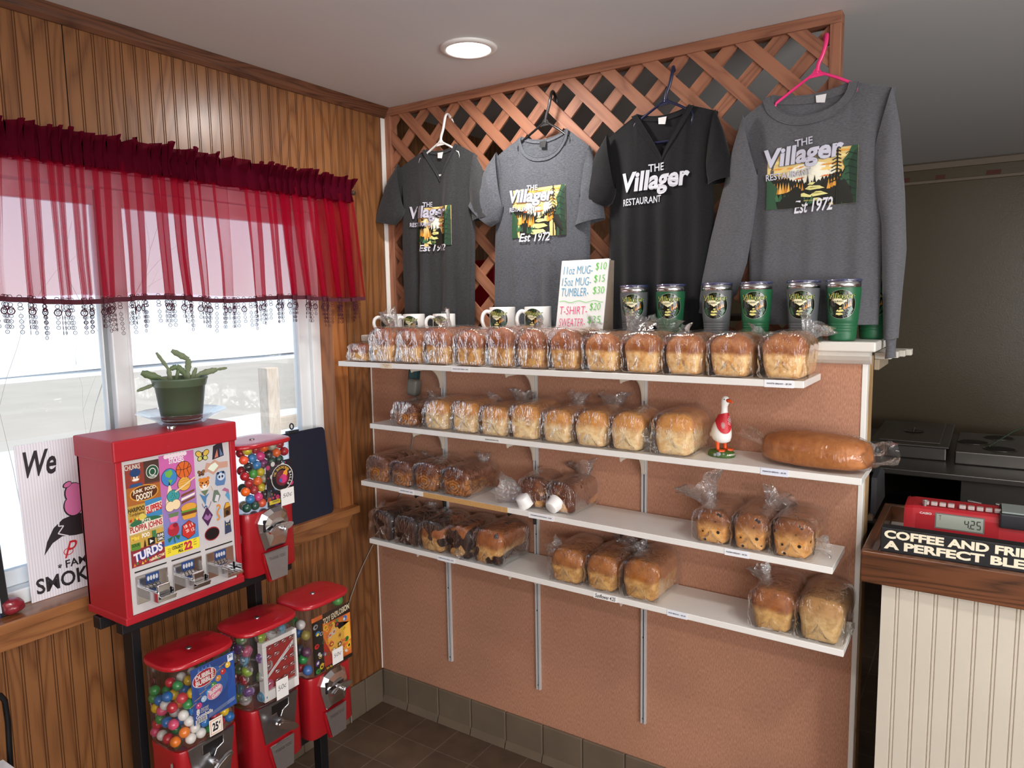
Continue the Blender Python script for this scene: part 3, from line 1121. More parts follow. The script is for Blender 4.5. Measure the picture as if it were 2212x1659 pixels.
m = MB()
rl = random.Random(12)
n_c = 150
for k in range(n_c):
    u = 0.22 + (0.998 - 0.22) * (k + 0.5) / n_c
    p0, p1 = hem(u - 0.0015, 1.69), hem(u + 0.0015, 1.69)
    ax = (p1[0] - p0[0], p1[1] - p0[1])
    p = hem(u, 1.69)
    torus(m, (p[0], p[1], p[2] + 0.003), 0.0052, 0.0009, ax, 7, 0.75)
    torus(m, (p[0], p[1], p[2] - 0.017), 0.0052, 0.0009, ax, 7)
    torus(m, (p[0] + 0.001, p[1], p[2] - 0.026), 0.006, 0.001, ax, 7, 0.7)
    if k % 3 == 0:
        c = (p[0], p[1], p[2] - 0.033)
        torus(m, c, 0.0085, 0.0017, ax, 8)
        torus(m, c, 0.0035, 0.001, ax, 6)
    n_r = (2, 4, 3)[k % 3] + (rl.random() < 0.3)
    sw = rl.uniform(-0.004, 0.004)
    for j in range(n_r):
        c = (p[0] + sw * 0.5, p[1] + sw * j / 4, p[2] - 0.045 - 0.0132 * j)
        torus(m, c, 0.0046, 0.0008, ax, 8)
        m.ball(c, 0.001, 5, 4)
        m.tube([(c[0], c[1], c[2] + 0.0046), (c[0], c[1], c[2] + 0.009)], 0.0005, 3, caps=False)
obj('lace_fringe', m, M_LACE, cu, cu)


# ------------------------------------------------------------------ bread
def crust(name, top, top2, side, side2, split=0.55, soft=0.06, kind=None, extra=None):
    """Loaf crust: browner dome over paler pan sides, mottled; KIND adds swirl, marbling or raisins."""
    m, nt, N, L, p = base_mat(name)
    t = N.new('ShaderNodeTexCoord')
    sp = N.new('ShaderNodeSeparateXYZ')
    L.new(t.outputs['Generated'], sp.inputs[0])
    n = N.new('ShaderNodeTexNoise')
    n.inputs['Scale'].default_value = 38
    n.inputs['Detail'].default_value = 6
    n.inputs['Roughness'].default_value = 0.65
    L.new(t.outputs['Object'], n.inputs['Vector'])
    n2 = N.new('ShaderNodeTexNoise')
    n2.inputs['Scale'].default_value = 14
    n2.inputs['Detail'].default_value = 3
    L.new(t.outputs['Object'], n2.inputs['Vector'])
    rt = ramp(N, [(0.36, top2), (0.62, top)])
    L.new(n.outputs['Fac'], rt.inputs['Fac'])
    rs = ramp(N, [(0.38, side2), (0.56, side)])
    L.new(n.outputs['Fac'], rs.inputs['Fac'])
    ad = N.new('ShaderNodeMath')
    ad.operation = 'MULTIPLY_ADD'
    ad.inputs[1].default_value = 0.16
    L.new(n2.outputs['Fac'], ad.inputs[0])
    L.new(sp.outputs['Z'], ad.inputs[2])
    mr = N.new('ShaderNodeMapRange')
    mr.interpolation_type = 'SMOOTHSTEP'
    mr.inputs['From Min'].default_value = split + 0.08 - soft
    mr.inputs['From Max'].default_value = split + 0.08 + soft
    L.new(ad.outputs[0], mr.inputs['Value'])
    mx = N.new('ShaderNodeMix')
    mx.data_type = 'RGBA'
    L.new(mr.outputs['Result'], mx.inputs[0])
    L.new(rs.outputs['Color'], mx.inputs[6])
    L.new(rt.outputs['Color'], mx.inputs[7])
    last = mx.outputs[2]
    # browner towards the bottom edge of the pan
    mb_ = N.new('ShaderNodeMapRange')
    mb_.inputs['From Min'].default_value = 0.22
    mb_.inputs['From Max'].default_value = 0.02
    L.new(ad.outputs[0], mb_.inputs['Value'])
    mxb = N.new('ShaderNodeMix')
    mxb.data_type = 'RGBA'
    mxb.inputs[7].default_value = tuple(0.5 * a + 0.5 * b for a, b in zip(col4(top), col4(side2)))
    hb = N.new('ShaderNodeMath')
    hb.operation = 'MULTIPLY'
    hb.inputs[1].default_value = 0.55
    L.new(mb_.outputs['Result'], hb.inputs[0])
    L.new(hb.outputs[0], mxb.inputs[0])
    L.new(last, mxb.inputs[6])
    last = mxb.outputs[2]
    if kind:
        m2 = N.new('ShaderNodeMix')
        m2.data_type = 'RGBA'
        m2.inputs[7].default_value = col4(extra)
        L.new(last, m2.inputs[6])
        if kind == 'swirl':
            mp = N.new('ShaderNodeMapping')
            mp.inputs['Location'].default_value = (-0.5, 0, -0.36)
            L.new(t.outputs['Generated'], mp.inputs['Vector'])
            wv = N.new('ShaderNodeTexWave')
            wv.wave_type = 'RINGS'
            wv.rings_direction = 'Y'
            wv.inputs['Scale'].default_value = 3.2
            wv.inputs['Distortion'].default_value = 6.5
            wv.inputs['Detail Scale'].default_value = 1.6
            wv.inputs['Detail'].default_value = 2
            L.new(mp.outputs[0], wv.inputs['Vector'])
            r = ramp(N, [(0.55, (0, 0, 0)), (0.9, (0.7, 0.7, 0.7))])
            L.new(wv.outputs['Fac'], r.inputs['Fac'])
            L.new(r.outputs['Color'], m2.inputs[0])
        elif kind == 'marble':
            mp = N.new('ShaderNodeMapping')
            mp.inputs['Scale'].default_value = (1.5, 0.5, 1.2)
            L.new(t.outputs['Generated'], mp.inputs['Vector'])
            oi = N.new('ShaderNodeObjectInfo')
            vm = N.new('ShaderNodeVectorMath')
            L.new(mp.outputs[0], vm.inputs[0])
            cmb = N.new('ShaderNodeCombineXYZ')
            ml = N.new('ShaderNodeMath')
            ml.operation = 'MULTIPLY'
            ml.inputs[1].default_value = 9
            L.new(oi.outputs['Random'], ml.inputs[0])
            L.new(ml.outputs[0], cmb.inputs[0])
            L.new(ml.outputs[0], cmb.inputs[2])
            L.new(cmb.outputs[0], vm.inputs[1])
            nn = N.new('ShaderNodeTexNoise')
            nn.inputs['Scale'].default_value = 1.25
            nn.inputs['Detail'].default_value = 1.5
            L.new(vm.outputs[0], nn.inputs['Vector'])
            r = ramp(N, [(0.485, (0, 0, 0)), (0.505, (1, 1, 1))])
            L.new(nn.outputs['Fac'], r.inputs['Fac'])
            L.new(r.outputs['Color'], m2.inputs[0])
        else:
            vo = N.new('ShaderNodeTexVoronoi')
            vo.inputs['Scale'].default_value = 44
            vo.inputs['Randomness'].default_value = 1.0
            L.new(t.outputs['Object'], vo.inputs['Vector'])
            r = ramp(N, [(0.17, (1, 1, 1)), (0.24, (0, 0, 0))])
            L.new(vo.outputs['Distance'], r.inputs['Fac'])
            L.new(r.outputs['Color'], m2.inputs[0])
        last = m2.outputs[2]
    L.new(last, p.inputs['Base Color'])
    p.inputs['Roughness'].default_value = 0.55
    p.inputs['Specular IOR Level'].default_value = 0.35
    b = N.new('ShaderNodeBump')
    b.inputs['Strength'].default_value = 0.35
    b.inputs['Distance'].default_value = 0.004
    L.new(n.outputs['Fac'], b.inputs['Height'])
    L.new(b.outputs['Normal'], p.inputs['Normal'])
    return m


CRUST = {
    'wheat': crust('wheat_crust', '#a5623a', '#7c472a', '#dcaa68', '#b0743c', 0.50),
    'white': crust('white_crust', '#b0713f', '#8f5029', '#eec488', '#cf9352', 0.54),
    'sour': crust('sourdough_crust', '#d99a52', '#bd7a38', '#efd3a0', '#dcb078', 0.58, 0.1),
    'french': crust('french_crust', '#c67c3e', '#a9602a', '#c98044', '#b86f36', 0.5, 0.2),
    'cinnamon': crust('cinnamon_crust', '#7d4524', '#5a2d17', '#b8793c', '#8c5226', 0.6, 0.1, 'swirl', '#4b2412'),
    'cinraisin': crust('cinnamon_raisin_crust', '#7c4420', '#4b2713', '#d09a58', '#a76a32', 0.55, 0.2, 'marble', '#5b2f17'),
    'raisin': crust('raisin_crust', '#8a5125', '#6a3a1a', '#dca665', '#bd7f3e', 0.58, 0.16, 'raisin', '#1c120d'),
    'pumper': crust('pumpernickel_crust', '#2f1a12', '#20110c', '#38221a', '#271610', 0.55, 0.1),
    'marble': crust('marble_rye_crust', '#a5602c', '#8a4a22', '#cfa56c', '#b48148', 0.5, 0.1, 'marble', '#2a1811'),
    'sunflower': crust('sunflower_crust', '#a8682f', '#8c5123', '#d0a263', '#b07d42', 0.52, 0.06),
    'rye': crust('rye_crust', '#9d5f30', '#7e4622', '#cfa468', '#b58a52', 0.52, 0.08),
    'seeded': crust('seeded_crust', '#b18450', '#946836', '#d3b07b', '#b7925c', 0.6, 0.2),
}
M_FILM = clear('bag_film', (0.98, 0.98, 0.98), 0.022, 0.06, 0.010, (1, 1, 1), 0.55, (46, 22, 11), 0.27)
M_FRILL = clear('bag_frill', (0.96, 0.96, 0.96), 0.06, 0.08, 0.06, (1, 1, 1), 0.7, (24, 24, 24), 0.33)
M_TIE = plain('#ece9e4', 0.5, name='tie_paper')

PROF = [(0.0, 0.0), (0.27, 0.0), (0.35, 0.008), (0.385, 0.045), (0.425, 0.2), (0.447, 0.36), (0.458, 0.46), (0.456, 0.5), (0.476, 0.54), (0.498, 0.62), (0.497, 0.70), (0.475, 0.79), (0.42, 0.875), (0.335, 0.94), (0.22, 0.98), (0.1, 0.998), (0.0, 1.0)]


def resample(pts, n):
    d = [0]
    for a, b in zip(pts, pts[1:]):
        d.append(d[-1] + sqrt((a[0] - b[0]) ** 2 + (a[1] - b[1]) ** 2))
    out = []
    for i in range(n):
        q = d[-1] * i / (n - 1)
        k = max(j for j in range(len(d)) if d[j] <= q + 1e-9)
        k = min(k, len(pts) - 2)
        t_ = (q - d[k]) / (d[k + 1] - d[k])
        out.append((pts[k][0] + (pts[k + 1][0] - pts[k][0]) * t_, pts[k][1] + (pts[k + 1][1] - pts[k][1]) * t_))
    return out


HALF = resample(PROF, 22)
OUT = HALF + [(-x, z) for x, z in HALF[-2:0:-1]]
HB = resample([(0.0, 0.0), (0.34, 0.0), (0.45, 0.015), (0.49, 0.09), (0.5, 0.25), (0.505, 0.45), (0.51, 0.62), (0.5, 0.74), (0.465, 0.85), (0.39, 0.935), (0.27, 0.985), (0.12, 1.003), (0.0, 1.005)], 22)
OUTB = HB + [(-x, z) for x, z in HB[-2:0:-1]]


def ridged(p, f):
    return 1 - 2 * abs(noise.noise(p * f))


def loaf_mesh(w, h, l, seed, flat=False, lump=0.003, rise=0.0):
    """Pan loaf lying along y, front at -l/2, bottom at z=0."""
    mb = MB()
    ys = [(-0.5, 0.0), (-0.499, 0.38), (-0.493, 0.6), (-0.482, 0.74), (-0.463, 0.845), (-0.432, 0.92), (-0.385, 0.972)] + [(-0.33 + 0.73 * k / 9, 1.0) for k in range(0, 9)] + [(0.4, 0.99), (0.455, 0.96), (0.485, 0.9), (0.498, 0.75), (0.5, 0.45), (0.5, 0.0)]
    rings = []
    so = Vector((seed * 3.7, seed * 1.3, seed * 2.1))
    for yy, s in ys:
        ring = []
        for x, z in OUT:
            zz = z
            hump = 1 + rise * (1 - (2 * yy) ** 2) * max(0, z - 0.5) * 2
            px = x * w * (s if z > 0.04 else min(1, s * 1.02))
            sb = s ** 0.45 if zz < 0.5 else s ** (0.45 + 0.55 * min(1, (zz - 0.5) / 0.2))
            px = x * w * sb
            pz = h * (0.42 + (zz - 0.42) * sb) * hump
            bow = -0.010 * sqrt(max(0, 1 - (s / 1.0) ** 2)) * (1 if yy < 0 else -1)
            p = Vector((px, yy * l + bow, pz))
            nz = noise.noise(p * 28 + so) + 0.5 * noise.noise(p * 70 + so)
            d = Vector((px, 0.3 * yy * l, pz - 0.45 * h)).normalized()
            p += d * lump * nz * (1 if z > 0.05 else 0.1)
            p.z = max(p.z, 0.0)
            ring.append(tuple(p))
        rings.append(ring)
    loft(mb, rings, 0, True, False, False)
    return mb


def bag_mesh(w, h, l, seed, tail='back', ears=True, puff=0.006, tail_dir=None, tail_len=0.07, tail_w=0.03, room=0.009):
    """Clear film round the loaf: creased, with loose corners and a gathered, flared end."""
    mb = MB()
    so = Vector((seed * 5.1, seed * 2.3, seed * 1.9))
    ys = [(-0.5, 0.0), (-0.5, 0.35), (-0.5, 0.62), (-0.497, 0.8), (-0.488, 0.9), (-0.47, 0.96)] + [(-0.44 + 0.88 * k / 13, 1.0) for k in range(14)] + [(0.47, 0.95), (0.488, 0.88), (0.498, 0.7), (0.5, 0.35), (0.5, 0.0)]
    rings = []
    L2 = l + 0.016
    for yy, s in ys:
        ring = []
        for x, z in OUTB:
            px = x * (w + 2 * puff) * s
            pz = (h + puff) * (0.45 + (z - 0.45) * s)
            p = Vector((px, yy * L2, pz))
            cr = ridged(p + so, 26) * 0.55 + ridged(Vector((p.x * 60, p.y * 14, p.z * 60)) + so, 1.0) * 0.45
            d = Vector((px, 0.15 * yy * l, pz - 0.45 * h)).normalized()
            p += d * (0.0052 * (cr - 0.45)) * (1 if z > 0.06 else 0.2)
            if s < 0.97:
                p.y += 0.0065 * (cr - 0.2) * (-1 if yy < 0 else 1)
            if ears and yy < -0.3 and z < 0.3 and abs(x) > 0.3:
                k = (1 - z / 0.3) * min(1, (-0.3 - yy) / 0.2)
                p.x += room * k * (1 if x > 0 else -1) * (0.5 + 0.5 * noise.noise(so + Vector((x, 0, 0))))
                p.z = p.z * (1 - 0.4 * k)
            p.z = max(p.z, 0.0005)
            ring.append(tuple(p))
        rings.append(ring)
    loft(mb, rings, 0, True, False, False)
    neck = None
    if tail:
        if tail == 'back':
            base, d = Vector((0.1 * w * ((seed * 7) % 3 - 1), l * 0.42, h * 0.93)), Vector((-0.25 + 0.5 * ((seed * 13) % 7) / 6, 0.1, 1.0))
        elif tail == 'left':
            base, d = Vector((-w * 0.46, -l * 0.1, h * 0.62)), Vector((-0.75, -0.1, 0.7))
        elif tail == 'leftflat':
            base, d = Vector((-w * 0.47, -l * 0.25, h * 0.25)), Vector((-1.0, -0.15, 0.15))
        elif tail == 'topleft':
            base, d = Vector((-w * 0.35, l * 0.1, h * 0.92)), Vector((-0.6, 0.1, 0.9))
        elif tail == 'topright':
            base, d = Vector((w * 0.3, l * 0.25, h * 0.93)), Vector((0.4, 0.1, 0.8))
        elif tail == 'rightlow':
            base, d = Vector((w * 0.47, -l * 0.2, h * 0.3)), Vector((1.0, -0.3, 0.1))
        elif tail == 'front':
            base, d = Vector((w * 0.1, -l * 0.5, h * 0.12)), Vector((0.1, -1, -0.1))
        if tail_dir:
            d = Vector(tail_dir)
        d.normalize()
        ax = d.cross(Vector((0, 1, 0.2))).normalized()
        ay = d.cross(ax)
        nn = 26
        rr = []
        for j in range(9):
            t_ = j / 8
            rad = 0.018 * (1 - t_) ** 2 * (1 if t_ < 0.2 else 0.5) + 0.004 + tail_w * max(0, t_ - 0.12) ** 0.8
            ring = []
            for k in range(nn):
                a = 2 * pi * k / nn
                wob = 1 + 0.5 * noise.noise(Vector((cos(a) * 2.2, sin(a) * 2.2, t_ * 2.5)) + so) + 0.35 * sin(k * 2.42 + seed) * t_
                ln = tail_len * (1 + 0.35 * noise.noise(Vector((cos(a) * 1.7, sin(a) * 1.7, 5)) + so))
                q = base + d * (t_ * ln - 0.012) + (ax * cos(a) + ay * sin(a) * 0.55) * rad * wob
                q.z = max(q.z, 0.001)
                ring.append(tuple(q))
            rr.append(ring)
        loft(mb, rr, 1, True, False, False)
        neck = (base + d * (tail_len * 0.16 - 0.012), d, ax)
    return mb, neck


BREAD_N = [0]


def bread(i, x, w, h, kind, label, l=None, yfront=None, rot=0.0, tail='back', tie=False, z=None, bag=True, cat='bread loaf', rise=0.0, group=None, **kw):
    BREAD_N[0] += 1
    seed = BREAD_N[0]
    yf = SHELF[i][0]
    l = l or (0.198 if i == 1 else 0.168)
    y0 = yf + 0.012 if yfront is None else yfront
    zz = shelf_z(i, x) + 0.0008 if z is None else z
    t_ = thing('bread_loaf', label, cat, (x, y0 + l / 2, zz), rot, group or ('bagged loaves on the ' + SNAME[i]))
    o = obj('bread', loaf_mesh(w, h, l, seed, rise=rise), CRUST[kind], t_)
    o.location.z = 0.0006
    puff = kw.pop('puff', 0.0055)
    b, neck = bag_mesh(w, h, l, seed, tail, puff=puff, **kw)
    obj('plastic_bag', b, [M_FILM, M_FRILL], t_)
    if tie and neck:
        p, d, ax = neck
        mb = MB().tube([p - ax * 0.02 + d * 0.004, p - ax * 0.006, p + ax * 0.006, p + ax * 0.024 + d * 0.012], 0.0016, 5)
        obj('twist_tie', mb, M_TIE, t_)
    return t_


# top shelf: half loaf in the corner, seven wheat, five white
W = 'wheat loaf on the top shelf, '
bread(1, 0.150, 0.10, 0.062, 'wheat', 'low end of a wheat loaf in film, leftmost on the top shelf', l=0.16, tail=None, puff=0.006)
bread(1, 0.268, 0.112, 0.120, 'wheat', W + 'first tall loaf from the left, bag end raised', tail='topleft', tail_len=0.10, tail_w=0.04)
bread(1, 0.395, 0.112, 0.119, 'wheat', W + 'second tall one from the left, glare on its film', tail=None)
bread(1, 0.520, 0.112, 0.123, 'wheat', W + 'third tall loaf from the left, below the third mug', tail='topleft', tail_len=0.075)
bread(1, 0.651, 0.115, 0.117, 'wheat', W + 'behind the whole wheat price tag', tail=None)
bread(1, 0.774, 0.106, 0.127, 'wheat', W + 'below the second of the two big mugs', tail=None, puff=0.004)
bread(1, 0.887, 0.104, 0.120, 'wheat', W + 'below the left edge of the price board', tail='topleft', tail_len=0.04)
bread(1, 1.005, 0.102, 0.122, 'wheat', 'dark wheat loaf, last one before the white loaves on the top shelf', tail='back', tail_len=0.05)
W = 'white loaf on the top shelf, '
bread(1, 1.128, 0.112, 0.112, 'white', W + 'first beside the wheat loaves, frilled bag end up', tail='topright', tail_len=0.075, tail_w=0.045)
bread(1, 1.254, 0.112, 0.112, 'white', W + 'second after the wheat loaves, below the first green tumbler', tail='back', tail_len=0.06, tail_w=0.045)
bread(1, 1.376, 0.108, 0.111, 'white', W + 'third after the wheat loaves, below a grey tumbler', tail='topleft', tail_len=0.035)
bread(1, 1.503, 0.114, 0.112, 'white', W + 'second from the right end', tail='topright', tail_len=0.03)
bread(1, 1.637, 0.112, 0.116, 'white', W + 'at the right end by the white bread tag', tail='topright', tail_len=0.055, tail_w=0.05)

# second shelf
bread(2, 0.336, 0.104, 0.086, 'cinnamon', 'small brown loaf in a crinkled tied bag at the left end of the second shelf', tail='topright', tie=True, tail_len=0.035, puff=0.007)
W = 'sourdough loaf, second shelf, '
for x, w_, h_, lab, tl, kw in (
        (0.481, 0.108, 0.102, 'first of the row, beside the small brown loaf', None, {}),
        (0.605, 0.106, 0.106, 'second of the row, left of the sour dough tag', 'topright', dict(tail_len=0.03)),
        (0.723, 0.110, 0.100, 'third of the row, above the sour dough tag', 'back', dict(tail_len=0.055, tail_w=0.045)),
        (0.841, 0.110, 0.112, 'fourth of the row, behind it the middle shelf standard', None, {}),
        (0.960, 0.106, 0.104, 'fifth of the row, with a short bag end up', 'back', dict(tail_len=0.055, tail_w=0.035)),
        (1.078, 0.110, 0.110, 'sixth of the row, with a wide bag end up', 'back', dict(tail_len=0.055, tail_w=0.05)),
        (1.195, 0.104, 0.112, 'seventh of the row, in front of the last standard', 'topright', dict(tail_len=0.02)),
        (1.337, 0.116, 0.120, 'biggest, beside the goose', 'leftflat', dict(tail_len=0.05, tail_w=0.05))):
    bread(2, x, w_, h_, 'sour', W + lab, tail=tl, **kw)

# french bread, a free-formed long loaf lying along the shelf
fb = thing('french_bread_loaf', 'long smooth golden French loaf in clear film at the right end of the second shelf', 'bread loaf', (1.705, -0.118, shelf_z(2, 1.705) + 0.001), radians(-9))


def french(grow, seed, crease):
    mb = MB()
    rings = []
    n = 26
    for k in range(n + 1):
        u = -1 + 2 * k / n
        s = max(0.0, 1 - abs(u) ** 3.2) ** 0.5
        ring = []
        for q in range(36):
            a = 2 * pi * q / 36
            ca, sa = cos(a), sin(a)
            y = 0.068 * (abs(ca) ** 0.8) * (1 if ca > 0 else -1) * s
            z = (0.052 * abs(sa) ** 0.85 if sa > 0 else -0.034 * abs(sa) ** 0.5) * (0.35 + 0.65 * s) if s > 0.01 else 0
            p = Vector((u * 0.142, y, 0.036 + z))
            nn = noise.noise(p * 22 + Vector((seed, 0, 0)))
            d = Vector((0.3 * u, ca, sa)).normalized()
            p += d * (0.002 * nn + grow)
            if crease:
                p += d * 0.004 * (ridged(p + Vector((9, 1, 3)), 24) - 0.2)
            p.z = max(p.z, 0.0008)
            ring.append(tuple(p))
        rings.append(ring)
    loft(mb, rings, 0, True, True, True)
    return mb


obj('bread', french(0.0, 3.0, False), CRUST['french'], fb)
mb = french(0.004, 3.0, True)
for bx, dx, dz, ln, wd in ((-0.13, -1, 0.45, 0.085, 0.05), (0.128, 1, 0.25, 0.06, 0.085)):
    d = Vector((dx, 0.05, dz)).normalized()
    ax, ay = Vector((0, 1, 0)), d.cross(Vector((0, 1, 0)))
    rr = []
    for j in range(8):
        t_ = j / 7
        ring = []
        for k in range(22):
            a = 2 * pi * k / 22
            rad = (0.02 if dx < 0 else 0.045) * (1 - t_) + wd * t_ * 0.55
            wob = 1 + 0.45 * noise.noise(Vector((cos(a) * 2, sin(a) * 2, t_ * 2 + bx)))
            q = Vector((bx, 0, 0.045)) + d * (ln * t_) * (1 + 0.3 * noise.noise(Vector((cos(a) * 1.5, sin(a) * 1.5, 8 + bx)))) + (ax * cos(a) + ay * sin(a) * 0.6) * rad * wob
            q.z = max(q.z, 0.002)
            ring.append(tuple(q))
        rr.append(ring)
    loft(mb, rr, 0, True, False, False)
obj('plastic_bag', mb, M_FILM, fb)

# third shelf
W = 'cinnamon swirl loaf on the third shelf, '
bread(3, 0.196, 0.102, 0.098, 'cinnamon', W + 'leftmost, swirl facing out', tail=None)
bread(3, 0.312, 0.098, 0.092, 'cinnamon', W + 'second from the left, above its price tag', tail='topright', tail_len=0.02)
bread(3, 0.428, 0.112, 0.100, 'cinnamon', W + 'third from the left, squarest and palest face', tail=None)
bread(3, 0.558, 0.118, 0.098, 'cinnamon', W + 'fourth from the left, its whole side showing', tail='back', tail_len=0.045, tie=True)
M_CUP = plain('#f3f1ee', 0.35, name='icing_cup_plastic')
for x, lab, rz in ((0.842, 'lumpy cinnamon raisin loaf bagged with an icing cup, bag trailing to its left', 0.12), (0.962, 'cinnamon raisin loaf bagged with a white icing cup, right one of that pair', -0.05)):
    b = bread(3, x, 0.094, 0.096, 'cinraisin', lab, l=0.165, yfront=-0.16, rot=rz, tail='leftflat' if x < 0.9 else 'back', tail_len=0.11 if x < 0.9 else 0.06, tail_w=0.06 if x < 0.9 else 0.05, puff=0.007)
    cup = thing('icing_cup', 'small white lidded icing cup tipped against the ' + ('left' if x < 0.9 else 'right') + ' of the two cinnamon raisin loaves', 'cup', (x - 0.012 if x < 0.9 else x - 0.02, -0.176, shelf_z(3, x) + 0.027), 0, 'icing cups bagged with the loaves')
    xf = Matrix.Rotation(radians(-62 if x > 0.9 else -150), 4, 'X') @ Matrix.Rotation(radians(14), 4, 'Y')
    c = MB().lathe([(0.0001, -0.016), (0.020, -0.016), (0.0215, -0.014), (0.026, 0.014), (0.0262, 0.015)], seg=28, xf=xf)
    obj('cup_body', c, M_CUP, cup)
    c = MB().lathe([(0.0262, 0.0152), (0.0282, 0.0152), (0.0284, 0.019), (0.0255, 0.0195), (0.024, 0.0178), (0.0001, 0.0176)], seg=28, xf=xf)
    obj('lid', c, M_CUP, cup)
W = 'spotted raisin loaf on the third shelf, '
bread(3, 1.452, 0.098, 0.094, 'raisin', W + 'left of three, behind the raisin bread tag', tail='topleft', tail_len=0.09, tail_w=0.07, l=0.165)
bread(3, 1.556, 0.092, 0.100, 'raisin', W + 'middle of three, tied bag end above', tail='topright', tail_len=0.06, tail_w=0.04, tie=True, l=0.165)
bread(3, 1.664, 0.104, 0.102, 'raisin', W + 'right of three, by the shelf end', tail='rightlow', tail_len=0.05, tail_w=0.025, l=0.165)

# lowest shelf
W = 'dark pumpernickel loaf on the lowest shelf, '
bread(4, 0.205, 0.112, 0.112, 'pumper', W + 'leftmost, bag corner reaching left', tail='left', tail_len=0.05, tail_w=0.04)
bread(4, 0.328, 0.108, 0.108, 'pumper', W + 'second from the left', tail='back', tail_len=0.035, tail_w=0.03)
W = 'marbled dark and light loaf, lowest shelf, '
bread(4, 0.448, 0.110, 0.108, 'marble', W + 'nearest the pumpernickel', tail=None)
bread(4, 0.568, 0.108, 0.112, 'marble', W + 'middle one of three, twisted bag end in front', tail='front', tail_len=0.025, tail_w=0.015)
bread(4, 0.690, 0.116, 0.120, 'marble', W + 'palest and rightmost of three', tail=None)
W = 'seedy sunflower loaf on the lowest shelf, '
bread(4, 0.990, 0.116, 0.108, 'sunflower', W + 'left of three', tail='left', tail_len=0.06, tail_w=0.03, tie=True)
bread(4, 1.112, 0.106, 0.110, 'sunflower', W + 'middle of three, above the handwritten tag', tail='back', tail_len=0.04, tail_w=0.035)
bread(4, 1.240, 0.118, 0.118, 'sunflower', W + 'right of three, largest', tail='topleft', tail_len=0.045, tail_w=0.04, tie=True)
bread(4, 1.618, 0.112, 0.114, 'rye', 'brown rye loaf, left of the pair at the right end of the lowest shelf', tail='topleft', tail_len=0.05, tail_w=0.03)
bread(4, 1.738, 0.112, 0.116, 'seeded', 'pale seeded rye loaf in film at the right end of the lowest shelf', tail='rightlow', tail_len=0.03, tail_w=0.012, tie=True)


# ------------------------------------------------------------------ the landscape print used on shirts, mugs and tumblers
def spikes(x0, z0, x1, z1, n, h, seed, down=0.0):
    """A ridge line from (x0, z0) to (x1, z1) with fir tops along it."""
    r = random.Random(seed)
    pts = []
    for k in range(n):
        t_ = k / n
        x, z = x0 + (x1 - x0) * t_, z0 + (z1 - z0) * t_
        d = (x1 - x0) / n
        hh = h * r.uniform(0.4, 1.0)
        pts += [(x, z), (x + d * 0.5, z + hh), (x + d * 0.95, z)]
    pts.append((x1, z1))
    return pts


